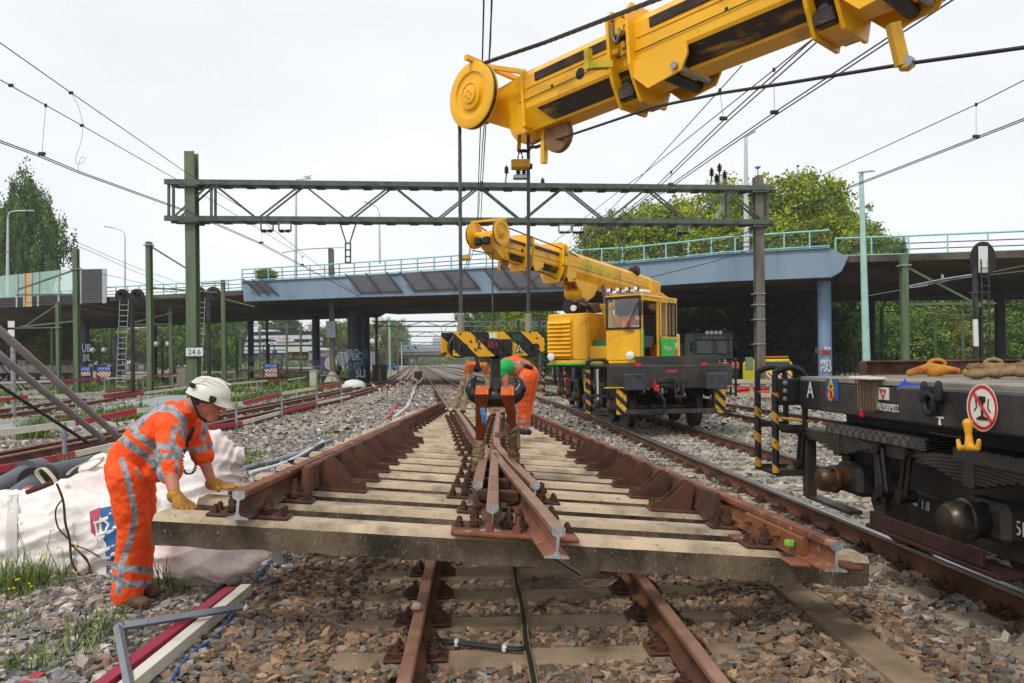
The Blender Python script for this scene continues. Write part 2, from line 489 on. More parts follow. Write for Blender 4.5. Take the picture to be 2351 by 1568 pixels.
def sheet(name,pts,z,m):
 b=MB();b.add([(p[0],p[1],z)for p in pts],[tuple(range(len(pts)))])
 o=b.build(name,m);return tag(o,kind='structure')
def strip(name,fn,y0,y1,a,b_,z,m):
 ys=ysteps(y0,y1,3)
 A=offset_line(fn,ys,a,z);B=offset_line(fn,ys,b_,z)
 mb=MB();n=len(ys)
 mb.add([tuple(p)for p in A]+[tuple(p)for p in B],[(i,n+i,n+i+1,i+1)for i in range(n-1)])
 return tag(mb.build(name,m),kind='structure')
g=MB();g.add([(-900,-30,0),(900,-30,0),(900,2200,0),(-900,2200,0)],[(0,1,2,3)])
tag(g.build('ground',GRD),kind='structure')
strip('track_bed',T1,-2,500,-1.6,1.6,0.004,DIRT)
strip('track_bed',T2,-2,500,-1.5,1.5,0.004,GRD)
strip('path',L2,18,60,1.9,4.4,0.006,PATHM)
strip('grass_verge',L2,26,260,-14,-2.6,0.006,GRASSG)
strip('grass_verge',L1,24,90,-5.0,-3.0,0.006,GRASSG)
strip('grass_verge',L1,46,200,-14,-3.0,0.010,GRASSG)
strip('grass_verge',T3,70,420,9.5,16,0.008,GRASSG)
strip('grass_verge',L2,60,260,3,11,0.013,GRASSG)
strip('sandy_strip',L1,28,60,1.6,2.5,0.008,SAND)
sheet('yard',[(7,34),(70,30),(70,62),(4,66)],0.012,ASPH)
sheet('grass_verge',[(16,30),(90,18),(90,29),(17,36)],0.009,GRASSG)
# railway tracks
clip=MB()
clip.bbox((0,0,.009),(.16,.2,.018),.006)
for s in(-1,1):
 clip.bbox((0.0,s*.055,.035),(.06,.045,.035),.006)
 clip.hexnut((0,s*.055,.05),.021,.02);clip.tube((0,s*.055,.068),(0,s*.055,.092),.011,n=6)
clip.path([(-.06,-.03,.03),(-.03,-.06,.05),(.02,-.045,.058),(.03,0,.05),(.02,.045,.058),(-.03,.06,.05),(-.06,.03,.03)],.009,n=5)
CLIP=clip.data('fastening',RUSTD)
clipf=MB();clipf.box((0,0,.02),(.14,.17,.04));clipf.box((0,0,.055),(.05,.12,.04))
def clip_field(pts):
 b=MB()
 for x,y,z,rz in pts:b.box((x,y,z+.018),(.15,.18,.036),rz=rz);b.box((x,y,z+.052),(.045,.12,.04),rz=rz)
 return b
def track(fn,y0,y1,name_lab,cat,near_to,rails=(-.7535,.7535),sl=2.5,topm=RAILTOP,zr=.194,sm=CONCB,grp=None,spacing=.6,smin=0,far_to=110,railm=RUST,ysl0=None):
 t=thing('railway_track',name_lab,cat,(fn(y0),y0,0),group=grp)
 for r in rails:
  b=MB();b.sweep(RAIL,offset_line(fn,ysteps(y0,y1,1.2),r,zr),0,mcap=0,mtop=1,top_idx=RTOP)
  b.build('rail',[railm,topm],t,smooth=30)
 far,fast=MB(),[]
 y=ysl0 if ysl0 is not None else y0+.2
 sb=MB();L=sl/2
 for x0,x1,z0,z1 in((-L,-.35,.03,.03),(-.35,.35,.03,.03),(.35,L,.03,.03)):pass
 prof=[(-.13,-.14),(-.13,.0),(-.10,.03),(.10,.03),(.13,.0),(.13,-.14)]
 sb.sweep(prof,[(-L,0,0),(-L+.02,0,0),(-.3,0,0),(.3,0,0),(L,0,0)],vert=Vector((0,0,1)))
 SME=sb.data('sleeper',sm)
 iW=WM[t.name].inverted()
 while y<min(y1,far_to):
  d=Vector((fn(y+.5)-fn(y-.5),1,0)).normalized();rz=math.atan2(-d.x,d.y)
  if y<near_to:
   o=inst('sleeper',SME,t,(fn(y)-fn(y0),y-y0,random.uniform(-.006,.006)),rz+random.uniform(-.006,.006))
   for r in rails:
    for s in(-.1,.1):
     p=Vector((fn(y),y,.03))+Vector((d.y,-d.x,0))*(r+s)
     if y<12:
      inst('fastening',CLIP,t,tuple(iW@p),rz+(0 if s<0 else math.pi))
     else:fast.append((p.x,p.y,p.z,rz))
  else:
   far.box((fn(y),y,-.04),(sl,.25,.14),rz=rz)
   if y<45:
    for r in rails:
     for s in(-.1,.1):
      p=Vector((fn(y),y,.03))+Vector((d.y,-d.x,0))*(r+s);fast.append((p.x,p.y,p.z,rz))
  y+=spacing
 if fast:tag(clip_field(fast).build('far_fastenings',RUSTD,t),kind='stuff')
 if far.v:tag(far.build('far_sleepers',sm,t),kind='stuff')
 return t
CONCT2=mat('sleeper_concrete_pale','#a39680',0.9,var=0.15,vs=3,col2='#7f725f',c2s=2.2,c2t=0.56,bump=0.4,bs=80,bdist=0.005)
track(T1,2.6,420,'rusty main track under the lifted switch section, bending away to the horizon','railway track',11,far_to=60,topm=RAILTOP)
track(T2,2.6,420,'rusty track carrying the crane and the black wagon, pale sleepers','railway track',34,sm=CONCT2,far_to=70,topm=SHINY)
track(T3,8,420,'track on the far side of the crane, beside the wooden fence','railway track',34,sm=CONCT2,far_to=80,topm=SHINY)
track(T4,60,420,'outermost distant track beyond the crane, towards the right hand trees','railway track',0,far_to=60)
track(L1,7,400,'double switch track with four rails running behind the red and white barrier','railway track',40,rails=(-1.1,-.55,.45,1.0),sl=3.6,sm=CONCT2,far_to=80)
track(L2,18,220,'side track beside the grey path, curving off behind the green masts','railway track',40,sm=CONCT2,far_to=70)
def L3f(y):return float(np.interp(y,[p[1]for p in L3P],[p[0]for p in L3P]))
track(L3f,70,230,'distant track curving past the black and white striped building','railway track',0,rails=(-3.4,-1.9,.0,1.5),far_to=75)
track(lambda y:T1(y)-4.0,60,400,'distant track joining the main line left of the vanishing point','railway track',0,far_to=62)
# ballast stones (nobody could count them)
def ico():
 t=(1+5**.5)/2
 v=np.array([(-1,t,0),(1,t,0),(-1,-t,0),(1,-t,0),(0,-1,t),(0,1,t),(0,-1,-t),(0,1,-t),(t,0,-1),(t,0,1),(-t,0,-1),(-t,0,1)],float)
 v/=np.linalg.norm(v[0])
 f=np.array([(0,11,5),(0,5,1),(0,1,7),(0,7,10),(0,10,11),(1,5,9),(5,11,4),(11,10,2),(10,7,6),(7,1,8),(3,9,4),(3,4,2),(3,2,6),(3,6,8),(3,8,9),(4,9,5),(2,4,11),(6,2,10),(8,6,7),(9,8,1)])
 return v,f
def cubo():
 v=np.array([(x,y,z)for z in(-1,1)for y in(-1,1)for x in(-1,1)],float)*.72
 q=[(0,2,3,1),(4,5,7,6),(0,1,5,4),(2,6,7,3),(0,4,6,2),(1,3,7,5)]
 return v,np.array([t for a,b,c,d in q for t in((a,b,c),(a,c,d))])
octa_v=np.array([(1,0,0),(0,1,0),(-1,0,0),(0,-1,0),(0,0,1)],float)
octa_f=np.array([(0,1,4),(1,2,4),(2,3,4),(3,0,4)])
vec=np.vectorize
def fast_line(fn,ys):
 g_=np.linspace(0,130,400);tb=np.array([fn(q)for q in g_])
 return np.interp(ys,g_,tb)
def scatter(n,ymin,ymax,base,size,name,dens_pow=1.0,left=-0.7,right=0.7):
 bv,bf=base
 y=ymin+(ymax-ymin)*rng.random(n)**dens_pow
 x=(left+(right-left)*rng.random(n))*(y+.3)
 t1,t2,t3,l1,l2=(fast_line(f,y)for f in(T1,T2,T3,L1,L2))
 keep=np.ones(n,bool)
 def on_sleeper(tx,half,ph,sp=.6):
  yy=(y-(x-tx)*0.05-ph+.13)%sp
  return(np.abs(x-tx)<half)&(yy>.02)&(yy<.24)
 rr=rng.random(n)
 keep&=~(on_sleeper(t1,1.22,2.8)&(rr>.05)&(y<14))
 keep&=~(on_sleeper(t2,1.22,2.8)&(rr>.06))
 keep&=~(on_sleeper(t3,1.22,8.2)&(rr>.06))
 keep&=~(on_sleeper(l1,1.8,7.2)&(rr>.06))
 for tx,offs in((t1,(-.7535,.7535)),(t2,(-.7535,.7535)),(t3,(-.7535,.7535)),(l1,(-1.1,-.55,.45,1.0)),(l2,(-.7535,.7535))):
  for o_ in offs:keep&=np.abs(x-tx-o_)>.085
 keep&=~((y>5.9)&(y<18)&(np.abs(x-t1)<.9)&(rr<.9))
 keep&=~((x-l2>1.9)&(x-l2<4.4))
 x,y=x[keep],y[keep];n=len(x)
 t1,t2,l1=t1[keep],t2[keep],l1[keep]
 s=size*(0.62+0.75*rng.random(n)**1.5)
 z=rng.random(n)*s*.55-s*.15
 d1,d2=np.abs(x-t1),np.abs(x-t2)
 z+=np.where((d1>1.3)&(d2>1.3)&(x>-2.4)&(x<4),.02,0)
 z+=np.where((x<-1.9)&(y<8),np.clip((-1.9-x)*.09,0,.1),0)
 z-=np.where((d1<.55),.015,0)
 pal_b=np.array([(.30,.185,.105),(.20,.125,.075),(.38,.25,.15),(.21,.185,.15),(.13,.10,.075),(.28,.195,.13)])*.88
 pal_g=np.array([(.33,.29,.25),(.24,.23,.22),(.40,.32,.26),(.16,.16,.165),(.48,.43,.37),(.32,.23,.17),(.23,.24,.235)])
 pal_r=np.array([(.37,.335,.28),(.26,.24,.205),(.33,.27,.20),(.19,.185,.175),(.39,.36,.31),(.22,.20,.175)])
 k=rng.integers(0,6,n)
 cb,cg,crr=pal_b[k],pal_g[rng.integers(0,7,n)],pal_r[k]
 nearb=np.clip(1.25-(np.abs(x-(t1+.3))-1.7)*1.0,0,1)*np.clip((16-y)/6,0,1)
 pick=rng.random(n)<nearb
 rpick=(x>t1+1.9)
 tint=np.where(pick[:,None],cb,np.where(rpick[:,None],crr,cg))*(0.62+0.75*rng.random((n,1)))
 V=np.repeat(bv[None],n,0)+rng.normal(0,.27,(n,len(bv),3))
 sc=s[:,None]*np.stack([.75+.75*rng.random(n),.6+.5*rng.random(n),.4+.35*rng.random(n)],1)
 V=V*sc[:,None,:]*.5
 a,b_=rng.random(n)*6.283,rng.normal(0,.35,n)
 ca,sa,cb_,sb_=np.cos(a),np.sin(a),np.cos(b_),np.sin(b_)
 X=V[...,0]*cb_[:,None]+V[...,2]*sb_[:,None];Z=-V[...,0]*sb_[:,None]+V[...,2]*cb_[:,None]
 Y=V[...,1]
 V2=np.stack([X*ca[:,None]-Y*sa[:,None]+x[:,None],X*sa[:,None]+Y*ca[:,None]+y[:,None],Z+z[:,None]],-1)
 F=(bf[None]+(np.arange(n)*len(bv))[:,None,None]).reshape(-1,3)
 me=npmesh(name,V2 .reshape(-1,3),F,STONE,np.repeat(tint,len(bv),0))
 o=nobj('ballast_stones',me)
 return tag(o,name,'gravel',kind='stuff')
scatter(62000,3.4,9.5,cubo(),.060,'coarse brown and grey ballast stones in front of the lifted section',0.72)
scatter(56000,9.0,20,cubo(),.082,'grey ballast stones between the middle tracks',0.8)
scatter(60000,19,60,(octa_v,octa_f),.15,'distant grey ballast stones along the tracks',1.25)
# the lifted switch section (panel)
YAW,TILT,PITCH=R(2.9),R(4.75),-.012
PM=Matrix.Translation((.024,4.75,.672))@Matrix.Rotation(YAW,4,'Z')@Matrix.Rotation(TILT,4,'Y')@Matrix.Rotation(PITCH,4,'X')
PMi=PM.inverted()
def PL(u,v,zl):
 """photo position -> local point of the panel at local height zl"""
 a,b=PMi@Vector((0,0,H)),PMi@P(u,v,10)
 t=(zl-a.z)/(b.z-a.z)
 return a+(b-a)*t
panel=thing('switch_section','long rusty railway switch section on concrete sleepers, hanging in slings over the track','switch section',M=PM)
ZR=.182
def smooth_pts(pts,n=6):
 out=[]
 for i in range(len(pts)-1):
  p0,p1,p2,p3=pts[max(i-1,0)],pts[i],pts[i+1],pts[min(i+2,len(pts)-1)]
  for k in range(n):
   t=k/n
   out.append(.5*((2*p1)+(-p0+p2)*t+(2*p0-5*p1+4*p2-p3)*t*t+(-p0+3*p1-3*p2+p3)*t**3))
 out.append(pts[-1]);return out
lo=[PL(548,1130,ZR),PL(631,1093,ZR),PL(909,970,ZR),PL(1014,922.5,ZR)]
ro=[PL(1923,1246,ZR),PL(1634,1122,ZR),PL(1378,1014,ZR),PL(1212,944.5,ZR)]
def straighten(a,b,bow=0.0):
 n=14;out=[]
 nrm=Vector((b.y-a.y,a.x-b.x,0)).normalized()
 for i in range(n+1):
  t=i/n;out.append(a.lerp(b,t)+nrm*bow*4*t*(1-t))
 return out
LO=straighten(lo[0],lo[3]);RO=straighten(ro[0],ro[3])
RO=[p for p in RO]
d_=(RO[-1]-RO[0]).normalized();RO.append(RO[-1]+d_*3.0)
WL=smooth_pts([PL(1046,936,ZR),PL(1068,965,ZR),PL(1090,998,ZR),PL(1112,1022,ZR)],4)+[PL(1113,1040,ZR),PL(1097,1108,ZR)]
WRr=smooth_pts([PL(1146,940,ZR),PL(1141,975,ZR),PL(1139,999,ZR)],4)+[PL(1142,1022,ZR),PL(1162,1045,ZR),PL(1229,1110,ZR)]
VL=[PL(1136,1036,ZR),PL(1134,1080,ZR),PL(1131,1160,ZR)]
VR=[PL(1138,1040,ZR),PL(1150,1058,ZR),PL(1283,1213,ZR)]
for nm,pts,mm,mt in(('rail',LO,RUST,RUSTO),('rail',RO,RUSTO,RUSTO),('wing_rail',WL,RUST,RAILTOP),('wing_rail',WRr,RUSTO,RAILTOP),('crossing_rail',VL,RUST,RAILTOP),('crossing_rail',VR,RUSTO,RAILTOP)):
 b=MB();b.sweep(RAIL,pts,0,mcap=2,mtop=1,top_idx=RTOP)
 b.build(nm,[mm,mt,CUT],panel,smooth=30,world=False)
def xat(line,y):
 for a,b in zip(line[:-1],line[1:]):
  if min(a.y,b.y)<=y<=max(a.y,b.y)and abs(a.y-b.y)>1e-6:
   return a.x+(b.x-a.x)*(y-a.y)/(b.y-a.y)
 return None
print('panel LO',LO[0],LO[-1],'RO',RO[0],RO[-1],'WL',WL[0],WL[-1],'V',VL[0],VL[-1],VR[-1])
def edge_rough(prof,y,length,seed,cuts):
 return None
def sleeper_mesh(L,w=.25,h=.175,cuts=26,seed=0,rough=.006):
 """cast concrete sleeper: chamfered top, chipped lower edge"""
 b=MB();vs,fs=[],[]
 prof=[(-w/2,-h,1),(-w/2,-h*.55,0),(-w/2,-.035,0),(-w/2+.028,0,0),(0,0,0),(w/2-.028,0,0),(w/2,-.035,0),(w/2,-h*.55,0),(w/2,-h,1)]
 n=len(prof)
 for i in range(cuts+1):
  x=-L/2+L*i/cuts
  for j,(a,z,e)in enumerate(prof):
   q=mnoise.noise(Vector((x*7+seed,a*9,z*5)))
   e2=mnoise.noise(Vector((x*19+seed,a*3,7)))
   vs.append((x,a+(q*rough if abs(a)>w*.4 else 0),z+(e2*.016*e)+(q*rough*.3)))
 for i in range(cuts):
  for j in range(n):
   k=(j+1)%n
   fs.append((i*n+j,i*n+n+j,i*n+n+k,i*n+k))
 fs+=[tuple(range(n)),tuple(range((cuts+1)*n-1,cuts*n-1,-1))]
 b.add(vs,fs)
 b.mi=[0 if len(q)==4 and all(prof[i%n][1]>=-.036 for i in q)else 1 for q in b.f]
 return b
PS0,PSP=.125,.6
nsl=26
seats_n=0
pclip=MB()
pclip.bbox((0,0,.011),(.2,.17,.022),.008)
pclip.bbox((-.035,0,.045),(.055,.075,.05),.01);pclip.hexnut((-.035,0,.07),.03,.028);pclip.hexnut((-.035,0,.096),.023,.022);pclip.tube((-.035,0,.115),(-.035,0,.15),.013,n=7)
for s in(-1,1):
 pclip.hexnut((.055,s*.047,.022),.027,.018);pclip.hexnut((.055,s*.047,.04),.019,.022);pclip.tube((.055,s*.047,.06),(.055,s*.047,.072),.012,n=6)
pclip.path([(-.09,-.03,.035),(-.07,-.03,.06),(-.03,-.025,.072),(-.03,.025,.072),(-.07,.03,.06),(-.09,.03,.035)],.011,n=6)
PCLIP=pclip.data('fastening',RUSTD)
pcl2=MB();pcl2 .box((0,0,.011),(.17,.15,.022));pcl2 .box((-.03,0,.05),(.05,.06,.06));pcl2 .hexnut((-.03,0,.08),.022,.05);pcl2 .hexnut((.05,-.04,.02),.022,.035);pcl2 .hexnut((.05,.04,.02),.022,.035)
PCLIP2=pcl2 .data('fastening',RUSTD)
for i in range(nsl):
 y=PS0+i*PSP
 xl=xat(LO,min(max(y,LO[0].y),LO[-1].y-.01));xr=xat(RO,min(max(y,RO[0].y+.01),RO[-1].y-.01))
 a,b2_=xl-.50,xr+.38
 if i==0:a,b2_=-2.14,2.155
 if y>LO[-1].y:a=xl-.3
 sm_=sleeper_mesh(b2_-a,cuts=40 if i==0 else 16,seed=i*3.7)
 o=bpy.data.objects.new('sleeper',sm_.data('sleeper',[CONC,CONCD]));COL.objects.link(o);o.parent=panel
 o.location=((a+b2_)/2,y,0);WM[o.name]=PM
 if i==0:o['label']='front sleeper of the section, longest, with dark stained side'
 me_c=PCLIP if i<9 else PCLIP2
 for li,line in enumerate((LO,WL,WRr,VL,VR,RO)):
  x=xat(line,y)
  if x is None:continue
  for s in(-1,1):
   if li in(1,2,3,4)and i<9:
    others=[xat(q,y)for q in(WL,WRr,VL,VR)if q is not line]
    if any(o_ is not None and 0<(o_-x)*s<.26 for o_ in others):continue
   if li==0 and s>0 and 2<=i<=9:continue
   if li==5 and s<0 and 2<=i<=8:continue
   inst('fastening',me_c,panel,(x+s*.14,y,0),0 if s>0 else math.pi)
gb=MB()
tri=[(0,0),(.30,0),(.30,.05),(.20,.06),(.055,.215),(0,.215)]
for s in(-1,1):gb.prism(tri,(0,s*.065-.007,.02),(1,0,0),(0,0,1),(0,1,0),.014)
gb.bbox((.14,0,.011),(.36,.2,.022),.006);gb.box((.022,0,.12),(.014,.13,.19));gb.box((.16,0,.026),(.30,.116,.01))
gb.hexnut((.285,-.03,.022),.02,.03);gb.hexnut((.285,.03,.022),.02,.03);gb.hexnut((.24,0,.022),.022,.05)
GUS=gb.data('support_bracket',RUSTD)
GUS.materials.clear();GUS.materials.append(mat('bracket_rust','#583320',.75,var=.25,vs=5,col2='#3d2418',c2s=4,c2t=.55,bump=.2,bs=90,bdist=.002))
for i in range(2,10):
 y=PS0+i*PSP
 inst('support_bracket',GUS,panel,(xat(LO,y)+.175,y,0),0)
 if i<9:
  inst('support_bracket',GUS,panel,(xat(RO,y)-.175,y,0),math.pi)
ga=[(-.022,-.135),(-.022,.03),(-.012,.042),(.012,.042),(.022,.03),(.022,-.06),(.035,-.135)]
for line,s,i0,i1 in((LO,1,1.35,9.6),(RO,-1,1.3,8.6)):
 pts=[Vector((xat(line,PS0+k*PSP)+s*.115,PS0+k*PSP,ZR-.01))for k in np.linspace(i0,i1,10)]
 b=MB();b.sweep(ga if s>0 else[(-p,q)for p,q in ga][::-1],pts)
 b.build('guard_rail',[RUST],panel,smooth=30,world=False)
pl=MB();A=PL(1033,1236,.02);B=PL(1345,1262,.02)
cx,cy=(A.x+B.x)/2,-.02
pl.bbox((cx+.0,cy,.014),(B.x-A.x,.15,.026),.008)
for t,hh in((.30,.1),(.52,.085),(.75,.09)):
 xx=A.x+(B.x-A.x)*t
 pl.hexnut((xx,cy,.027),.03,.03);pl.hexnut((xx,cy,.05),.022,.022);pl.tube((xx,cy,.06),(xx,cy,.06+hh*.7),.014,n=8)
pl.build('ribbed_plate',RUSTO,panel,world=False)
for q in((1870,1296,.0),(1738,1240,.35)):
 c=PL(q[0],q[1],.01);b=MB();b.bbox((c.x+.05,c.y+.02,.012),(.42,.16,.024),.008)
 b.build('base_plate',RUSTO,panel,world=False)
fp=MB()
for k,(t0,t1)in enumerate([(0.022,0.085)]):
 a,b_=RO[0].lerp(RO[-2],t0),RO[0].lerp(RO[-2],t1)
 n_=(b_-a).normalized();sd_=Vector((-n_.y,n_.x,0))
 if sd_.x>0:sd_=-sd_
 fp.sweep([(-.012,-.05),(-.022,-.06),(-.022,.04),(-.012,.05),(.012,.05),(.022,.03),(.022,-.05),(.03,-.062)][::-1],[a+sd_*.035+Vector((0,0,-.085)),b_+sd_*.035+Vector((0,0,-.085))])
 for t in(.12,.36,.62,.88):
  c=a.lerp(b_,t)+sd_*.055+Vector((0,0,-.082));fp.hexnut(c,.024,.022,axis=sd_);fp.tube(c,c+sd_*.045,.012,n=7)
fp.build('fishplate',mat('fishplate_brown','#7a4a24',.7,var=.2,vs=8,bump=.2,bs=60),panel,smooth=30,world=False)
st=MB();a,b_=PL(1268,1278,-.02),P(1333,1318,4.35)
b_=PMi@b_
st.bar(a,b_,.05,.012);st.build('strap',DKSTEEL,panel,world=False)
def spacer(c,sz):
 b=MB();b.bbox(c,sz,.01);b.build('spacer_block',RUSTD,panel,world=False)
for y in(.9,1.5,2.1,2.7):
 for l1_,l2_ in((VL,VR),(WL,VL),(WRr,VR)):
  a,b_=xat(l1_,y),xat(l2_,y)
  if a is not None and b_ is not None:spacer(((a+b_)/2,y,.1),(max(abs(a-b_)-.02,.05),.1,.08))
ns=MB();a=VL[0];ns.sweep([(-.03,-.12),(-.03,0),(.03,0),(.03,-.12)],[a+Vector((0,.28,-.012)),a+Vector((0,.1,-.004)),a+Vector((.01,-.25,0))])
ns.build('crossing_nose',RAILTOP,panel,world=False)
gp=MB();tagp=RO[0]+Vector((-.15,.32,0))
gp.hexnut((tagp.x+.02,tagp.y,.09),.03,.03);gp.build('marked_nut',mat('marker_green','#6fa83a',.6,var=.4,vs=30),panel,world=False)
# road bridge
def heb(w=.3,h=.3,t=.02):
 return[(-w/2,-h/2),(w/2,-h/2),(w/2,-h/2+t),(t/2,-h/2+t),(t/2,h/2-t),(w/2,h/2-t),(w/2,h/2),(-w/2,h/2),(-w/2,h/2-t),(-t/2,h/2-t),(-t/2,-h/2+t),(-w/2,-h/2+t)]
def post_mb(x,y,z0,z1,w=.3,h=.3,rz=0.0,t=.022,b=None):
 b=b or MB();c,s=math.cos(rz),math.sin(rz)
 pr=heb(w,h,t);n=len(pr)
 vs=[(x+p*c-q*s,y+p*s+q*c,zz)for zz in(z0,z1)for p,q in pr]
 b.add(vs,[tuple(range(n-1,-1,-1)),tuple(range(n,2*n))]+[(i,(i+1)%n,n+(i+1)%n,n+i)for i in range(n)])
 return b
def bline(u):
 k=(u-UC)/FPX
 return(42+17*.484)/(1+.484*k)
bridge=thing('road_bridge','long blue and brown road bridge with turquoise railing crossing above the tracks','bridge',(0,52,0))
BN=Vector((.44,.9,0)).normalized();BD=Vector((.9,-.44,0)).normalized()
top_p=[(556,648),(805,635.5),(1108,617),(1300,612),(1437,606),(1550,596),(1665,584),(1905,570)]
bot_p=[(560,692),(829,682),(1108,674),(1300,668),(1490,657),(1550,653),(1665,646),(1910,636)]
TP=[P(u,v,bline(u))for u,v in top_p];BP_=[P(u,v,bline(u))for u,v in bot_p]
gm=MB()
n=len(TP)
def shell(A,B,d):
 """solid between upper line A and lower line B, thickness d inward"""
 mb=MB();n=len(A)
 vs=A+B+[p+BN*d for p in A]+[p+BN*d for p in B]
 fs=[]
 for i in range(n-1):
  fs+=[(i,n+i,n+i+1,i+1),(2*n+i,2*n+i+1,3*n+i+1,3*n+i),(i,i+1,2*n+i+1,2*n+i),(n+i,3*n+i,3*n+i+1,n+i+1)]
 fs+=[(0,2*n,3*n,n),(n-1,2*n-1,4*n-1,3*n-1)]
 mb.add(vs,fs);return mb
BLUEB=mat('bridge_blue_stained','#7d92a3',0.6,var=0.07,vs=1,col2='#6e8398',c2s=0.4,c2t=0.55,stretch=(1,1,.22),col3='#7a4a2c',c3t=0.68,c3s=2.6)
shell(TP,BP_,.5).build('girder',BLUEB,bridge)
lip=MB()
for i in range(n-1):lip.bar(TP[i]+BN*.1+Vector((0,0,.03)),TP[i+1]+BN*.1+Vector((0,0,.03)),.5,.06)
lip.build('girder_flange',BLUEG,bridge)
dk=MB()
zs=[q.z-.02 for q in BP_]
A=[Vector((p.x,p.y,z))+BN*.5 for p,z in zip(BP_,zs)];B=[Vector((a.x,a.y,a.z))+BN*20 for a in A]
nA=len(A)
vs=A+B+[a+Vector((0,0,1.0))for a in A]+[b+Vector((0,0,1.0))for b in B]
fs=[]
for i in range(nA-1):
 fs+=[(i,i+1,nA+i+1,nA+i),(2*nA+i,3*nA+i,3*nA+i+1,2*nA+i+1),(nA+i,nA+i+1,3*nA+i+1,3*nA+i),(i,2*nA+i,2*nA+i+1,i+1)]
fs+=[(0,nA,3*nA,2*nA),(nA-1,3*nA-1,4*nA-1,2*nA-1)]
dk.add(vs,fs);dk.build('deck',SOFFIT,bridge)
def approach(pts,w=20,tail=None):
 """concrete deck: thin edge strip, soffit sloping in to a deeper spine"""
 mb=MB();prof=[(0,0),(0,-.32),(2.6,-1.25),(w-2.6,-1.25),(w,-.32),(w,0)]
 k=len(prof);n=len(pts)
 vs=[p+BN*a+Vector((0,0,b))for p in pts for a,b in prof]
 fs=[(i*k+j,i*k+(j+1)%k,(i+1)*k+(j+1)%k,(i+1)*k+j)for i in range(n-1)for j in range(k)]
 fs+=[tuple(range(k)),tuple(range(n*k-1,(n-1)*k-1,-1))]
 mb.add(vs,fs);return mb
RA=[P(u,v,bline(u)+.3)for u,v in((1918,590),(2100,585),(2351,577),(2700,566),(3300,545))]
LA=[P(u,v,bline(u)+.3)for u,v in((-500,735),(0,703),(243,684),(400,677),(558,668))]
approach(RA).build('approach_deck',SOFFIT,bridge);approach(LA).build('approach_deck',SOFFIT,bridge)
for ln in(RA,LA):
 e=MB();[e.bar(a-BN*.04+Vector((0,0,-.13)),b-BN*.04+Vector((0,0,-.13)),.08,.34)for a,b in zip(ln[:-1],ln[1:])]
 e.build('edge_strip',SOFFITD,bridge)
nd=MB();nd.prism([(0,0),(.9,-.5),(.55,-1.25),(0,-1.55)],TP[-1]+BN*.0,(.9,-.44,0),(0,0,1),BN,.5)
nd.build('girder_end',BLUEG,bridge)
RP=MB();RP.box((0,0,.47),(.07,.07,.94));RPM=RP.data('railing_post',TURQ)
biW=WM[bridge.name].inverted()
def railing(line,step,hgt=.9,skip0=0):
 L=0;pts=[]
 for a,b in zip(line[:-1],line[1:]):
  d=(b-a).length;k=0
  while L<=d:pts.append(a.lerp(b,L/d));L+=step
  L-=d
 for p in pts:
  inst('railing_post',RPM,bridge,tuple(biW@(p+Vector((0,0,.02)))),math.atan2(BD.y,BD.x),scale=(1,1,hgt/.94))
 for z,m_,r in((hgt,TURQ,.05),(hgt*.62,NAVY,.03),(hgt*.32,NAVY,.03),(.08,TURQ,.035)):
  b=MB();b.path([p+Vector((0,0,z))for p in line],r,n=6);b.build('railing_bar',m_,bridge)
railing([p+Vector((0,0,.06))for p in TP],1.3)
railing([p+BN*.15 for p in RA[:4]],1.75,1.0);railing([p+BN*.15 for p in LA[1:]],1.4,.9)
railing([p+BN*16+Vector((0,0,.1))for p in RA[:4]],1.9,.9)
SCR=mat('screen_grey','#7a7f88',.6,var=.1,vs=2)
STRUT=mat('strut_brown','#4c4038',.7,var=.2)
def screen(u0,u1,vt,vb,shift,nst,out=.5):
 Ya,Yb=bline(u0),bline(u1)
 a,b=P(u0,vt[0],Ya-.1),P(u1,vt[1],Yb-.1)
 c,d=P(u1+shift,vb[1],Yb-.35),P(u0+shift,vb[0],Ya-.35)
 a-=BN*out;b-=BN*out
 mb=MB();mb.add([a,b,c,d]+[q+BN*.04 for q in(a,b,c,d)],[(0,1,2,3),(7,6,5,4),(0,4,5,1),(1,5,6,2),(2,6,7,3),(3,7,4,0)])
 mb.build('catch_screen',SCR,bridge)
 for k in range(nst+1):
  t=k/nst;p,q=a.lerp(b,t),d.lerp(c,t)
  mb=MB();mb.bar(p-BN*.08+Vector((-.1,0,.1)),q-BN*.08+Vector((.1,0,-.1)),.09,.1);mb.build('screen_strut',STRUT,bridge)
 mb=MB();mb.bar(d-BN*.06,c-BN*.06,.06,.08);mb.build('screen_rail',STRUT,bridge)
screen(574,616,(646,645),(679,679),26,2)
screen(808,902,(634,630),(672,669),20,2);screen(932,1080,(629,625),(667,661),20,3)
screen(1123,1300,(621,616),(662,660),22,4)
def column(u,Y,r,z1,m_,name_lab=None,rows=1,g_=None):
 p=P(u,800,Y)
 b=MB();b.lathe([(r,0),(r,z1-.25),(r*1.02,z1-.24),(r*1.02,z1)],(p.x,p.y,-.1),(0,0,1),n=20)
 o=b.build('column',m_,bridge,smooth=30)
 if name_lab:o['label']=name_lab
 return p
column(1894,44.2,.36,6.05,BLUEC,'pale blue column with graffiti');column(1876,58,.36,6.1,NAVYC)
column(816,66,.62,6.2,NAVYC,'dark blue column with white graffiti');column(838,70,.45,6.2,NAVYC)
column(726,74,.36,6.3,NAVYC);column(576,80,.30,6.3,NAVYC);column(197,76,.34,6.1,NAVYC);column(189,84,.3,6.1,NAVYC)
column(2297,44,.27,5.6,mat('column_black','#1c1a1c',.6),'blackened steel column');column(2003,56,.2,5.8,MATS['column_black'])
column(357,78,.16,6.1,MATS['column_black']);column(132,90,.2,6.1,MATS['column_black'])
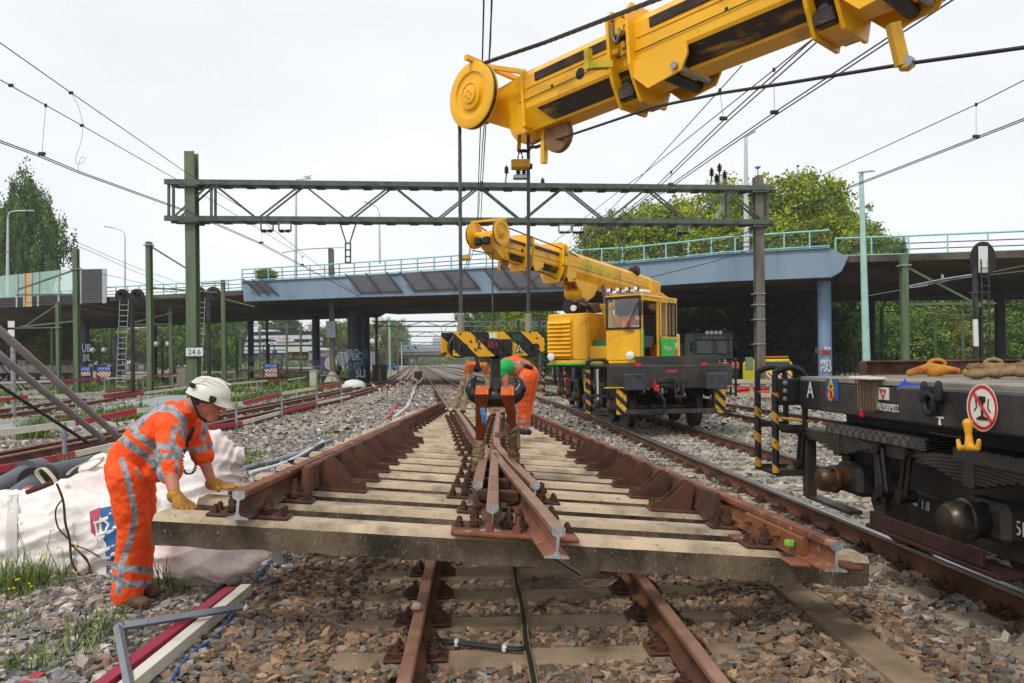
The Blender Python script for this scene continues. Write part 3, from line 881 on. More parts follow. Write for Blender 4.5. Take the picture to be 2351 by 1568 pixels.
def grafi(s,u,v,Y,size,m_,sx=.75,off=.0):
 p=P(u,v,Y);text('graffiti',s,bridge,plane_M(p,(1,0,0),(0,-1,0)),size,m_,.012,sx=sx,offset=.02)
GW=mat('graffiti_white','#c9d2dc',.7);GB=mat('graffiti_blue','#6f93b4',.7);GR=mat('graffiti_red','#a8352c',.7);GO=mat('graffiti_orange','#c07a3a',.7)
grafi('PRO-',812,810,65.36,.75,GW);grafi('PER',812,820,65.36,.75,GW);grafi('S',827,825,65.45,1.5,GB);grafi('ee',809,838,65.36,1.5,GB,1);grafi('T',824,846,65.36,.7,GW)
grafi('SD',838,810,69.5,.6,GB);grafi('SR',838,818,69.5,.6,GB);grafi('SLI',828,858,65.38,.9,GW)
grafi('RD',727,847,73.6,.8,GW);grafi('PER',727,855,73.6,.7,GW);grafi('eec',724,830,73.6,.8,GB)
grafi('UB',198,800,75.6,1.1,GW,.6);grafi('SVL',199,822,75.6,.9,GW,.5);grafi('ME',200,850,75.6,.8,GW,.6)
grafi('LBS',578,826,79.6,.7,GB,.5);grafi('IPA',578,848,79.6,.8,GW,.5)
grafi('Hes',1893,808,43.8,.42,GR,1);grafi('lupo',1900,799,43.8,.25,GW,.8);grafi('JPRO',1895,833,43.8,.42,GW,.62);grafi('PSO',1896,846,43.8,.55,GW,.62);grafi('B',1875,806,57.6,.6,GW)
nbar=thing('noise_barrier','glass and dark ribbed noise barrier standing on the left end of the bridge','noise barrier',tuple(P(120,690,69)))
GLN=mat('barrier_glass','#b7dccb',.12,var=.05,spec=.6,trans=.0,alpha=.42)
RIB=mat('ribbed_black_panel','#37383a',.6,var=.1)
def nb(u0,u1,vt0,vt1,vb0,vb1,m_,name,d=.05):
 Y0,Y1=bline(u0)-.25,bline(u1)-.25
 a,b,c,e=P(u0,vt0,Y0),P(u1,vt1,Y1),P(u1,vb1,Y1),P(u0,vb0,Y0)
 mb=MB();mb.add([a,b,c,e]+[q+BN*d for q in(a,b,c,e)],[(0,1,2,3),(7,6,5,4),(0,4,5,1),(1,5,6,2),(2,6,7,3),(3,7,4,0)]);mb.build(name,m_,nbar)
 return a,b,c,e
def vt(u):return 634-u*.105
def vm(u):return 684-u*.055
def vb_(u):return 707-u*.045
cuts=[-140,-40,39,56,72,88,135,186]
for i,(a,b)in enumerate(zip(cuts[:-1],cuts[1:])):
 if(a,b)==(56,72):nb(a,b,vt(a),vt(b),vb_(a),vb_(b),mat('barrier_yellow_panel','#d8a24a',.5),'colour_panel');continue
 nb(a,b,vt(a),vt(b),vm(a),vm(b),GLN,'glass_pane')
 A4=nb(a,b,vm(a),vm(b),vb_(a),vb_(b),RIB,'ribbed_panel',.12)
 rb=MB()
 for k in range(4):
  t=(k+.5)/4;rb.bar(A4[0].lerp(A4[3],t)-BN*.03,A4[1].lerp(A4[2],t)-BN*.03,.1,.08)
 tag(rb.build('ribs',RIB,nbar),kind='stuff')
A4=nb(187,240,618,617,697,695,RIB,'ribbed_panel',.2)
rb=MB()
for k in range(16):t=(k+.5)/16;rb.bar(A4[0].lerp(A4[3],t)-BN*.04,A4[1].lerp(A4[2],t)-BN*.04,.12,.1)
tag(rb.build('ribs',mat('rib_grey','#55575a',.5),nbar),kind='stuff')
for u in cuts[1:]+[240]:
 a=P(u,vt(u)if u<200 else 617,bline(u)-.35);b=P(u,vb_(u)if u<200 else 696,bline(u)-.35)
 mb=MB();mb.bar(a,b,.16 if u<200 else.35,.12,up=Vector((0,1,0)));mb.build('post',mat('alu_grey','#a9b0b4',.4,metal=.3),nbar)
# green portal over the tracks
YL,YR=28.7,31.0
gan=thing('catenary_portal','green lattice portal spanning all tracks between a green and a brown mast','portal',(0,30,0))
def GP(u,z,dy=0.0):
 k=(u-UC)/FPX
 t=(u-385)/(1768-385);Y=YL+(YR-YL)*t
 return Vector((k*Y-.0122*0,Y+dy,z))
def gx(u,v,dy=0):
 t=(u-385)/(1768-385);return P(u,v,YL+(YR-YL)*t)+Vector((0,dy,0))
vtop=lambda u:421+(u-385)*(435-421)/1383;vlow=lambda u:504+(u-385)*(512-504)/1383
CH=[(-.04,-.09),(.06,-.09),(.06,-.07),(-.02,-.07),(-.02,.07),(.06,.07),(.06,.09),(-.04,.09)]
for dy in(-.28,.28):
 for vf in(vtop,vlow):
  b=MB();b.sweep(CH if dy>0 else[(-p,q)for p,q in CH][::-1],[gx(385,vf(385),dy),gx(1768,vf(1768),dy)]);b.build('chord',GREENG,gan)
nb_=[(400,0),(490,1),(594,0),(697,1),(800,0),(902,1),(1002,0),(1100,1),(1198,0),(1293,1),(1391,0),(1485,1),(1580,0),(1663,1),(1752,0)]
for dy in(-.2,.2):
 for(u0,k0),(u1,k1)in zip(nb_[:-1],nb_[1:]):
  a=gx(u0,vtop(u0)if k0 else vlow(u0),dy);c=gx(u1,vtop(u1)if k1 else vlow(u1),dy)
  b=MB();b.bar(a,c,.07,.055);b.build('diagonal',GREENG,gan)
 for u in(393,490,1669,1759):
  b=MB();b.bar(gx(u,vtop(u),dy),gx(u,vlow(u),dy),.08,.08,up=Vector((0,1,0)));b.build('vertical',GREENG,gan)
b=MB()
for k in range(26):
 u=410+k*54
 for vf in(vtop,vlow):b.bbox(tuple(gx(u,vf(u)+7,0)),(.34,.66,.012),.003)
tag(b.build('batten_plates',mat('rust_plate','#3f3a30',.7),gan),kind='stuff')
pl_=P(441,500,28.7)
post_mb(pl_.x,28.7,0,P(440,350,28.7).z,.36,.42,0.0,.035).build('mast',GREENM,gan)
pr_=P(1741,500,31)
post_mb(pr_.x,31.0,0,P(1740,405,31).z,.33,.36,0.0,.03).build('mast',BRNM,gan)
mb=MB();q=P(1740,405,31);mb.tube(q,q+Vector((0,0,.3)),.025,n=6);mb.lathe([(.02,.28),(.12,.34),(.10,.39),(.02,.42)],q,(0,0,1),n=10)
mb.build('beacon',GALV,gan)
for q,zz in((pl_,8.27),(pl_,6.98),(pr_,8.28),(pr_,6.96)):
 mb=MB();mb.bbox((q.x,q.y,zz-.16),(.62,.8,.05),.01);mb.build('clamp',GREENG,gan)
mb=MB();q=P(1720,835,30.8);mb.bbox(tuple(q),(.24,.3,.5),.03);mb.build('switch_box',mat('box_green_grey','#6a7a5c',.6),gan)
for v in(675,700,734,790):
 mb=MB();q=P(1741,v,31);mb.bbox((q.x,q.y,q.z),(.46,.44,.04),.008);mb.build('band',GALV,gan)
INS=MB()
INS.lathe([(.03,0),(.03,.03),(.085,.05),(.03,.075),(.085,.10),(.03,.125),(.085,.15),(.03,.175),(.085,.20),(.03,.22),(.03,.27)],(0,0,0),(0,0,1),n=12)
INSM=INS.data('insulator',mat('insulator_brown','#2c2424',.35,var=.1),smooth=30)
giW=WM[gan.name].inverted()
def insu(p,axis,s=1.0,m_=None):
 a=Vector(axis).normalized();A=a.to_track_quat('Z','Y').to_matrix().to_4x4()
 inst('insulator',INSM,gan,M=Matrix.Translation(giW@p)@A@Matrix.Scale(s,4))
for u in(613,654,1297,1328,1568):
 a,c=gx(u-14,vlow(u)+8,0),gx(u+14,vlow(u)+8,0)
 mb=MB()
 for q in(a,c):mb.bar(q,q+Vector((0,0,-.26)),.05,.05,up=Vector((0,1,0)))
 mb.bar(a+Vector((-.08,0,.02)),c+Vector((.08,0,.02)),.06,.05);mb.build('hanger',GALV,gan)
 insu(a+Vector((0,0,-.27)),(1,0,0),.9);insu(a+Vector((.21,0,-.27)),(1,0,0),.9)
for u,w in((799,19),(1427,17)):
 mb=MB();a,c=gx(u-w,vlow(u)+5,0),gx(u+w,vlow(u)+5,0);k=gx(u,vlow(u)+52,0);e=gx(u,vlow(u)+96,0)
 mb.bar(a,k-Vector((.06,0,0)),.05,.05);mb.bar(c,k+Vector((.06,0,0)),.05,.05)
 mb.bar(k-Vector((.09,0,0)),e-Vector((.09,0,0)),.05,.06,up=Vector((0,1,0)));mb.bar(k+Vector((.09,0,0)),e+Vector((.09,0,0)),.05,.06,up=Vector((0,1,0)))
 for t in(0,.35,.7,1):q=k.lerp(e,t);mb.box(tuple(q),(.22,.06,.05))
 mb.build('drop_bracket',GREENG,gan)
for u,vv,s in((1163,392,1.2),(1246,418,1.1),(1634,398,1.3),(1652,388,1.3),(1664,404,1.3),(1645,412,1.3)):
 insu(gx(u,vv+8,0),(0,0,1),s)
 mb=MB();mb.bar(gx(u,vv+8),gx(u-4,vtop(u)),.05,.05,up=Vector((0,1,0)));mb.build('bracket',GREENG,gan)
for u in(1190,1203):
 insu(gx(u,404,0),(0,0,1),1.3)
mb=MB();mb.bbox(tuple(gx(1197,407)),(.62,.3,.14),.02);mb.bbox(tuple(gx(1197,384)),(.4,.1,.06),.01);mb.build('switchgear',GALV,gan)
mb=MB()
for k in range(5):
 a=gx(1648+k*3,400);mb.path([a,gx(1652+k*3,440),gx(1654+k*2,475),gx(1640+k*2,500)],.012,n=5)
mb.build('cable_loop',mat('cable_green_grey','#8fa39b',.5),gan)
sgn=thing('kilometre_sign','white sign with black border reading 24.6 on the green mast','sign',tuple(P(447,820,28.4)))
q=P(447,808,28.42);mb=MB();mb.bbox(tuple(q),(.68,.03,.36),.012);mb.build('border',BLACK,sgn)
mb=MB();mb.bbox((q.x,q.y-.018,q.z),(.62,.01,.30),.004);mb.build('board',WHITE,sgn)
text('number','24.6',sgn,plane_M(q+Vector((0,-.026,-.01)),(1,0,0),(0,-1,0)),.27,BLACK,.002)
# masts, lamps and signals
def mast(u,vt_,Y,w,m_,lab,grp,arm=None,z0=0):
 p=P(u,vt_,Y)
 t=thing('catenary_mast',lab,'mast',(p.x,Y,z0),group=grp)
 post_mb(p.x,Y,z0,p.z,w*.85,w*.85,random.uniform(-.2,.2),.025).build('pole',m_,t)
 for(dx,dz,dx2,dz2)in(arm or[]):
  b=MB();b.bar((p.x,Y,p.z+dz),(p.x+dx2,Y,p.z+dz2),.07,.09);b.build('arm',m_,t)
 if arm:
  b=MB();b.bbox((p.x,Y,p.z+arm[0][1]),(w*1.4,w*1.4,.06),.01);b.build('clamp',GALV,t)
 return t
GRP='catenary masts along the side tracks'
mast(174,570,45,.32,GREENM,'green mast in front of the noise barrier with a slanting stay to the left',GRP,[(0,-1.2,-3.3,-2.3),(0,-2.6,-3.4,-2.6),(0,-4.1,-3.2,-4.4)])
mast(342,555,45,.33,GREENM,'green mast with a thin stay running down to the right',GRP,[(0,-.2,2.2,-1.6),(0,-2.6,3.8,-2.9),(0,-3.1,1.8,-3.1)])
mast(133,693,62,.32,GREENM,'short green mast under the left bridge deck, left of the dark blue column',GRP,[(0,-2,-3.4,-2),(0,-.2,-2.8,-2)])
mast(119,752,78,.3,GREENM,'small far green mast under the left bridge deck',GRP)
mast(391,686,66,.33,GREENM,'green mast with white graffiti just left of the kilometre sign',GRP,[(0,-1.2,-3.4,-2),(0,-2.1,-3.0,-2.1)])
mast(512,643,56,.3,GREENM,'green mast between the portal mast and the blue girder end',GRP,[(0,-.2,-1.5,-.25),(0,-1.3,2.2,-1.9)])
mast(2075,583,34,.32,GREENM,'green mast right of the tall turquoise lamp post',GRP,[(0,-.5,3.3,-2.3),(0,-2.15,3.9,-2.15)])
mast(253,742,100,.3,GREENM,'far thin green mast beyond the dark blue column',GRP)
for u,v_,Y,lb in((2084,702,60,'right beside the nearer green mast'),(2146,712,62,'alone against the hedge of trees'),(2210,714,64,'left of the white plate signal'),(2252,690,50,'behind the ladder of the white plate signal'),(2024,705,58,'left of the green mast, beyond the wagon')):
 mast(u,v_,Y,.2,GREENM,'slim mast '+lb,'slim masts in front of the right hand trees',[(0,-.3,2.2,-.4)])
for u,v_,Y,lb in((543,745,90,'behind the portal mast, nearest the bridge soffit'),(551,750,96,'just right of a similar one under the girder end'),(658,742,110,'in front of the striped building, left one'),(690,742,112,'in front of the striped building, right one'),(596,748,105,'left of the striped building signal')):
 mast(u,v_,Y,.28,GREENM,'thin green mast '+lb,'thin masts below the bridge',[(0,-.4,-2.4,-.6)])
m9=thing('switch_mast','brown mast with insulator boxes standing before the dark blue columns','mast',(P(761,800,60).x,60,0))
p9=P(760,571,60)
post_mb(p9 .x,60,0,p9 .z,.36,.36,0,.03).build('pole',BRNM,m9)
mb=MB();mb.bbox((p9 .x,59.8,P(760,757,60).z),(.75,.4,1.3),.03);mb.build('switch_box',GALV,m9)
mb=MB();[mb.bar((p9 .x-1.0,59.7,P(760,v,60).z),(p9 .x+.5,59.7,P(760,v,60).z),.06,.07)for v in(682,684)];mb.build('cross_bar',GALV,m9)
mb=MB();mb.path([P(761,569,59.5),P(700,572,58),P(648,580,56)],.035,n=6);mb.path([P(761,569,59.5),P(795,568,59.5)],.03,n=6);mb.build('steady_arm',GALV,m9)
mb=MB();mb.lathe([(.8,0),(.75,.15),(.22,1.1)],(p9 .x,60,0),(0,0,1),n=8);mb.build('foot',CONCL,m9)
mb=MB();mb.path([P(766,640,60),P(795,862,60)],.02,n=5);mb.path([P(768,620,60),P(783,862,60)],.02,n=5);mb.build('stay_wire',WIRE,m9)
farg='far masts along the main line'
for u,v_,Y,m_,lb in((864,726,78,BRNM,'brown far mast right of the dark columns'),(894,728,92,mat('pale_green_paint','#9fbdb0',.5),'pale green far mast left of the track vanishing point'),(913,760,120,BRNM,'thin brown far mast beside the small bridge'),(922,785,160,MATS['pale_green_paint'],'thinnest far mast before the small bridge'),(1190,735,70,GALV,'grey lattice mast behind the bending worker'),(1238,727,64,GALV,'grey mast left of the crane engine house')):
 mast(u,v_,Y,.26,m_,lb,farg)
for k,(Y,u0,u1,v1,v2)in enumerate(((80,855,1400,738,749),(105,893,1300,762,772),(140,910,1240,786,792),(190,912,1180,800,804))):
 t=thing('far_portal',['first and largest far lattice portal below the bridge deck','second far lattice portal over the main line','third far lattice portal, small','farthest tiny lattice portal near the vanishing point'][k],'portal',tuple(P((u0+u1)/2,v2,Y)),group='lattice portals over the main line')
 for v in(v1,v2):
  b=MB();b.bar(P(u0,v,Y),P(u1,v,Y),.12,.14);b.build('chord',mat('far_steel','#6d7672',.6),t)
 nn=14
 b=MB()
 for i in range(nn):
  ua,ub=u0+(u1-u0)*i/nn,u0+(u1-u0)*(i+1)/nn
  b.bar(P(ua,v1 if i%2 else v2,Y),P(ub,v2 if i%2 else v1,Y),.07,.07)
 tag(b.build('lattice',MATS['far_steel'],t),kind='stuff')
 b=MB()
 for i in range(5):
  u=u0+(u1-u0)*(i+.5)/5
  for s in(-1,1):b.bar(P(u+s*7*80/Y,v2,Y),P(u,v2+24*80/Y,Y),.04,.04)
 tag(b.build('hangers',MATS['far_steel'],t),kind='stuff')
def lamp(pts_v,head,Y,m_,lab,r=.09,name='street_lamp',flat=False,z0=None):
 u0,v0,u1,v1=pts_v
 a,b_=P(u0,v0,Y),P(u1,v1,Y)
 if z0 is not None:a.z=z0
 t=thing(name,lab,'lamp post',tuple(a))
 mb=MB();mb.path([a,a.lerp(b_,.5),b_],[r*1.5,r*1.2,r*.8],n=10);mb.build('pole',m_,t,smooth=40)
 if head and not flat:
  h=[P(u,v,Y)for u,v in head]
  mb=MB();mb.path(smooth_pts([b_]+h,5),r*.6,n=8);mb.build('arm',m_,t,smooth=40)
  e=h[-1];d=(h[-1]-([b_]+h)[-2]).normalized()
  mb=MB();cone_blob(mb,e-d*.15,.1,e+d*.75,.13,n=10,k=3);
  for i,p in enumerate(mb.v):mb.v[i]=(p[0],p[1],e.z+(p[2]-e.z)*.6)
  mb.build('lamp_head',mat('lamp_grey','#b9bdc0',.4),t,smooth=40)
 elif flat:
  mb=MB();mb.bbox(tuple(b_+Vector((.25,0,.08))),(.62,.45,.06),.015,T=Matrix.Rotation(R(-6),4,'Y')@Matrix.Rotation(R(14),4,'X'));mb.build('lamp_head',GALV,t)
  mb=MB();mb.tube(b_-Vector((0,0,.5)),b_+Vector((0,0,.05)),.05,n=8);mb.build('spigot',GALV,t)
 return t
LW=mat('lamp_white','#c4c8ca',.5)
lamp((17,690,18,500),[(22,488),(40,484),(60,484)],82,LW,'white street lamp on the bridge in front of the poplar',.11)
lamp((287,690,287,545),[(284,533),(270,526),(255,522)],96,LW,'thin street lamp with head to the left, left of the green portal mast',.09)
sl=lamp((679,640,680,415),[(683,412),(697,411)],90,LW,'tall street lamp behind the portal with a gull on its head',.12)
lamp((872,605,871,490),[(867,478),(858,471),(850,467)],96,LW,'thin street lamp with head to the left, behind the portal middle',.1)
lamp((1714,600,1712,315),[(1716,311)],62,LW,'thick white lamp post behind the bridge, left of the brown mast',.16)
lamp((1991,860,1977,398),None,38,mat('lamp_pale_turquoise','#a3c8be',.5),'tall pale turquoise lamp post with flat head, right of the pale blue column',.13,flat=True,z0=0)
gull=MB();q=P(706,406,90);ellip(gull,q,(.32,.14,.14),Matrix.Rotation(R(12),4,'Y'));ellip(gull,q+Vector((.3,0,.14)),(.1,.09,.09));cone_blob(gull,q+Vector((.38,0,.13)),.03,q+Vector((.48,0,.1)),.01,n=6,k=2)
cone_blob(gull,q+Vector((-.1,-.08,.04)),.1,q+Vector((-.5,-.08,.0)),.02,n=8,k=2,flat=(.6,1));cone_blob(gull,q+Vector((.05,0,-.1)),.02,q+Vector((.05,0,-.22)),.015,n=6,k=2)
tag(gull.build('gull',mat('gull_white','#b9bcc0',.6),smooth=True),'small gull sitting on the street lamp head above the portal','bird')
def ladder(p0,p1,w,m_,parent,name='ladder',step=.3):
 s=Vector((1,0,0));mb=MB()
 for k in(-.5,.5):mb.bar(p0+s*w*k,p1+s*w*k,.035,.035,up=Vector((0,1,0)))
 L=(p1-p0).length;n=int(L/step)
 for i in range(1,n):q=p0 .lerp(p1,i/n);mb.tube(q-s*w/2,q+s*w/2,.016,n=5)
 mb.build(name,m_,parent)
def twin_signal(u,Y,vh,lab):
 p=P(u,vh,Y);t=thing('railway_signal',lab,'signal',(p.x,Y,0),group='twin lamp railway signals')
 mb=MB();mb.tube((p.x+.1,Y,0),(p.x+.1,Y,p.z),.12,n=10);mb.build('pole',BLK,t,smooth=40)
 for s in(-1,1):
  c=Vector((p.x+s*.42,Y-.1,p.z))
  mb=MB();mb.tube(c,c+Vector((0,.1,0)),.42,n=24);mb.build('target_plate',BLACK,t,smooth=40)
  mb=MB();mb.lathe([(.11,-.02),(.11,.24),(.13,.26)],c+Vector((.05,.0,.1)),(0,-1,-.1),n=14,caps=False);mb.tube(c+Vector((.05,-.02,.1)),c+Vector((.05,-.0,.1)),.1,n=12)
  mb.build('lamp_hood',BLACK,t,smooth=40)
  mb=MB();mb.tube(c+Vector((.05,-.03,.08)),c+Vector((.05,-.05,.08)),.085,n=12);mb.build('lens',mat('amber_lens','#7a4a1c',.3),t)
 ladder(Vector((p.x-.5,Y-.3,.2)),Vector((p.x-.25,Y-.2,p.z-.2)),.5,GALV,t)
twin_signal(299,46,680,'black twin lamp railway signal with white ladder, left of the green portal mast')
twin_signal(474,46,675,'black twin lamp railway signal partly hidden behind the green portal mast')
ps=P(2258,596,28);sg=thing('railway_signal','black oval railway signal covered by a white plate, right of the green mast','signal',(P(2241,800,28).x,28,0))
ov=[(.44*math.cos(a),.60*math.sin(a)if abs(math.sin(a))>0 else 0)for a in np.linspace(0,2*math.pi,29)[:-1]]
ov=[(x,y+(.04 if y>0 else-.04))for x,y in ov]
mb=MB();mb.prism(ov,tuple(ps),(1,0,0),(0,0,1),(0,1,0),.08);mb.build('backboard',BLACK,sg)
mb=MB();mb.bbox((ps.x-.03,ps.y-.03,ps.z),(.33,.03,.93),.01);mb.build('white_plate',WHITE,sg)
px=P(2240,700,28).x;zz=lambda v:P(2240,v,28).z
for z0,z1,m_,nm in((0,zz(795),BLK,'pole_foot'),(zz(795),zz(733),WHITE,'pole_band'),(zz(733),ps.z-.3,BLK,'pole')):
 mb=MB();mb.tube((px,28,z0),(px-.02,28,z1),.085,n=12);mb.build(nm,m_,sg,smooth=40)
ladder(Vector((px+.33,27.9,.1)),Vector((px+.28,27.9,ps.z)),.26,BLK,sg)
mb=MB();mb.bar((px-.3,27.9,zz(672)),(px+.4,27.9,zz(672)),.05,.05);mb.path([(px-.3,27.7,zz(672)),(px-.32,27.6,zz(690)),(px-.2,27.7,zz(710))],.02,n=5);mb.build('maintenance_cage',BLK,sg)
sp_=P(28,760,26.6);t=thing('marker_post','grey tube post with white and black banded board at the left edge','post',(sp_.x,26.6,0))
mb=MB();mb.tube((sp_.x+.02,26.6,0),(sp_.x+.02,26.6,P(28,800,26.6).z+.3),.075,n=10);mb.build('pole',GALV,t,smooth=40)
for i,(v0,v1,m_)in enumerate(((737,752,WHITE),(752,757,BLACK),(757,773,WHITE),(773,779,BLACK),(779,791,WHITE))):
 a,c=P(28,v0,26.55),P(28,v1,26.55);mb=MB();mb.box((a.x,26.5,(a.z+c.z)/2),(.21,.03,a.z-c.z-.004));mb.build('band',m_,t)
def stripes_mat():
 M=bpy.data.materials.new('red_white_stripes');M.use_nodes=True;n,l=M.node_tree.nodes,M.node_tree.links
 g_=n.new('ShaderNodeNewGeometry');w=n.new('ShaderNodeVectorMath');w.operation='DOT_PRODUCT';w.inputs[1].default_value=(4.2,0,4.2)
 l.new(g_.outputs['Position'],w.inputs[0]);fr=n.new('ShaderNodeMath');fr.operation='FRACT';l.new(w.outputs['Value'],fr.inputs[0])
 gt=n.new('ShaderNodeMath');gt.operation='GREATER_THAN';gt.inputs[1].default_value=.5;l.new(fr.outputs[0],gt.inputs[0])
 mi=n.new('ShaderNodeMix');mi.data_type='RGBA';mi.inputs[6].default_value=hexc('#d9d6d2');mi.inputs[7].default_value=hexc('#b01a22');l.new(gt.outputs[0],mi.inputs[0])
 l.new(mi.outputs[2],n['Principled BSDF'].inputs['Base Color']);return M
STR=stripes_mat();BLUES=mat('sign_blue','#1c64b8',.5)
for u,v,Y,lab in((193,848,62,'left blue LET OP TREIN warning board beside the dark blue column'),(239,847,58,'blue LET OP TREIN warning board left of the twin lamp signal'),(622,840,60,'blue LET OP TREIN warning board with two striped panels, right of the helmet')):
 p=P(u,v,Y);t=thing('warning_board',lab,'sign',(p.x,Y,0))
 mb=MB();[mb.box((p.x+s*.5,Y+.1,p.z/2+.1),(.2,.08,p.z+.2))for s in(-1,1)];mb.build('posts',BLK,t)
 mb=MB();mb.bbox((p.x,Y,p.z),(.95,.04,.3),.01);mb.build('board',BLUES,t)
 text('lettering','LET OP TREIN',t,plane_M(Vector((p.x,Y-.03,p.z)),(1,0,0),(0,-1,0)),.16,WHITE,.003,sx=.85)
 for k in range(2 if u>600 else 1):mb=MB();mb.box((p.x,Y,p.z-.35-k*.33),(.95,.03,.27));mb.build('striped_panel',STR,t)
for u,vt_,Y,lab in((226,783,70,'black double globe platform lamp left of the twin lamp signal'),(372,768,66,'black double globe platform lamp left of the kilometre sign'),(617,787,72,'black double globe platform lamp above the blue warning board')):
 p=P(u,vt_+4,Y);t=thing('platform_lamp',lab,'lamp post',(p.x,Y,0))
 mb=MB();mb.tube((p.x,Y,0),tuple(p),.09,n=8)
 for s in(-1,1):mb.path([p,p+Vector((s*.35,0,.1)),p+Vector((s*.5,0,-.15)),p+Vector((s*.5,0,-.45))],.04,n=6)
 mb.build('pole',BLACK,t,smooth=40)
 for s in(-1,1):
  mb=MB();mb.lathe([(.02,.35),(.2,.25),(.24,.1),(.2,0),(.1,-.1),(.02,-.14)],p+Vector((s*.5,0,-.75)),(0,0,1),n=12);mb.build('globe',mat('lamp_glass','#c8ccd0',.3),t,smooth=40)
def boxy(name,lab,cat,u,v0,v1,Y,w,d,m_,roof=True):
 a=P(u,v0,Y);t=thing(name,lab,cat,(a.x,Y,0))
 mb=MB();mb.bbox((a.x,Y,a.z/2),(w,d,a.z),.02);mb.build('housing',m_,t)
 mb=MB();mb.bbox((a.x,Y-d/2-.012,a.z/2),(w*.8,.02,a.z*.82),.005);mb.build('door',m_,t)
 mb=MB();mb.bbox((a.x,Y,a.z+.03),(w+.1,d+.1,.05),.01);mb.build('lid',m_,t)
boxy('relay_cabinet','brown grey relay cabinet beside the foot of the green portal mast','cabinet',420,843,884,58,.75,.5,mat('cabinet_brown','#7d7565',.6))
boxy('relay_cabinet','cream relay cabinet in the grass left of the brown switch mast','cabinet',720,852,884,52,.45,.4,mat('cabinet_cream','#b9b79f',.6))
boxy('relay_cabinet','black signal cabinet on a post left of the white ladder','cabinet',269,775,850,64,.6,.3,BLK)
t=thing('anchor_block','pale concrete anchor block with two tie rods, beside the marker post','anchor block',tuple(G(70,920)))
c=G(72,918);mb=MB();mb.prism([(-.8,0),(.8,0),(.75,.25),(.25,.55),(-.5,.5),(-.75,.4)],(c.x,c.y,0),(1,0,0),(0,0,1),(0,1,0),.6);mb.build('block',CONCL,t)
mb=MB();[mb.path([P(50+k*12,897,c.y-.2),P(-30+k*14,800,c.y-2)],.03,n=6)for k in range(2)];mb.build('tie_rod',WIRE,t)
# overhead lines
def span(pts,z,r=.008,sag=0.0,pair=0.0):
 q=[G(u,v,z)if z is not None else P(u,v,w)for(u,v,w)in pts]
 return q
def overhead(lab,cp,mpnts=None,zc=5.72,r=.011,pair=.045,drops=()):
 t=thing('overhead_line',lab,'overhead wire',tuple(G(cp[0][0],cp[0][1],zc)))
 pts=[G(u,v,zc)for u,v in cp]
 for s in((-1,1)if pair else(0,)):
  mb=MB();mb.path([p+Vector((s*pair,0,0))for p in pts],r,n=5);mb.build('contact_wire',WIRE,t)
 if mpnts:
  mp2=[P(u,v,Y)for u,v,Y in mpnts]
  mb=MB();mb.path(mp2,r*.9,n=5);mb.build('carrier_wire',WIRE,t)
 for(u0,v0,u1,v1,Y)in drops:
  mb=MB();a,b=P(u0,v0,Y),P(u1,v1,Y);mb.path([a,b],.004,n=4);mb.bbox(tuple(a),(.05,.03,.07),.01);mb.bbox(tuple(b+Vector((0,0,.03))),(.14,.04,.07),.015);mb.build('dropper',WIRE,t)
 return t
overhead('overhead line above the left switch track, passing the green mast',[(-60,303),(0,325),(97,360),(180,395),(434,487),(600,560),(829,682),(905,760)],[(-60,60,12.5),(0,98,13.6),(163,213,15.8),(420,391,21.6),(600,505,27),(760,632,38),(880,722,60)],drops=((105,242,96,357,14.4),(446,0,446,0,14))[:1]+((694,590,694,609,33),(600,508,600,559,26.5)))
t=thing('overhead_line','thin left wire with a curled loose dropper, above the poplar','overhead wire',tuple(P(0,183,14)))
mb=MB();mb.path([P(-60,150,13),P(0,183,14),P(188,288,17),P(440,432,25),P(700,590,42)],.01,n=5);mb.build('carrier_wire',WIRE,t)
mb=MB();mb.path(smooth_pts([P(163,213,15.9),P(180,245,15.9),P(190,290,15.9),P(185,330,15.9),P(174,362,15.9),P(177,376,15.9),P(190,374,15.9),P(195,364,15.9),P(186,362,15.9),P(180,380,15.9),P(180,392,15.9)],5),.004,n=4);mb.build('loose_dropper',WIRE,t)
for a in((25,196,14.2),(188,288,17),(163,213,15.8)):mb=MB();mb.bbox(tuple(P(*a)),(.09,.04,.06),.01);mb.build('wire_clamp',WIRE,t)
overhead('overhead line straight above the main track, rising past the boom wheel',[(1121,-40),(1119,30),(1111,250),(1104,400),(1100,508),(1080,590),(1030,700)],[(1129,-40,9.3),(1126,100,10.2),(1108,330,14),(1098,505,27),(1060,640,45)],drops=((1113,270,1112,284,11),(1105,420,1104,436,16)))
overhead('overhead line above the crane track crossing behind the big boom',[(2210,-22),(2178,0),(1778,262),(1665,339),(1533,432),(1401,516),(1280,600),(1180,680)],[(2010,-20,9.4),(1849,102,11.2),(1777,160,12.2),(1665,249,14.8),(1480,397,21),(1330,560,34)],drops=((1777,160,1778,262,13.0),(1541,395,1540,426,19)))
overhead('steep pair of wires meeting the portal right of the small crane boom',[(1950,20),(1870,94),(1665,278),(1500,438),(1401,517),(1300,620)],[(1704,150,12.5),(1480,397,21),(1440,424,24),(1190,620,40)],drops=((1653,207,1661,276,13.4),))
overhead('overhead line above the outer track, rising to the right edge',[(2420,247),(2351,274),(2241,317),(1912,445),(1763,516),(1560,590)],[(2420,148,13),(2351,184,13.7),(2241,240,15.2),(1889,402,20.5),(1665,497,28)],drops=((2241,240,2241,317,15.2),(1823,435,1823,480,21.6)))
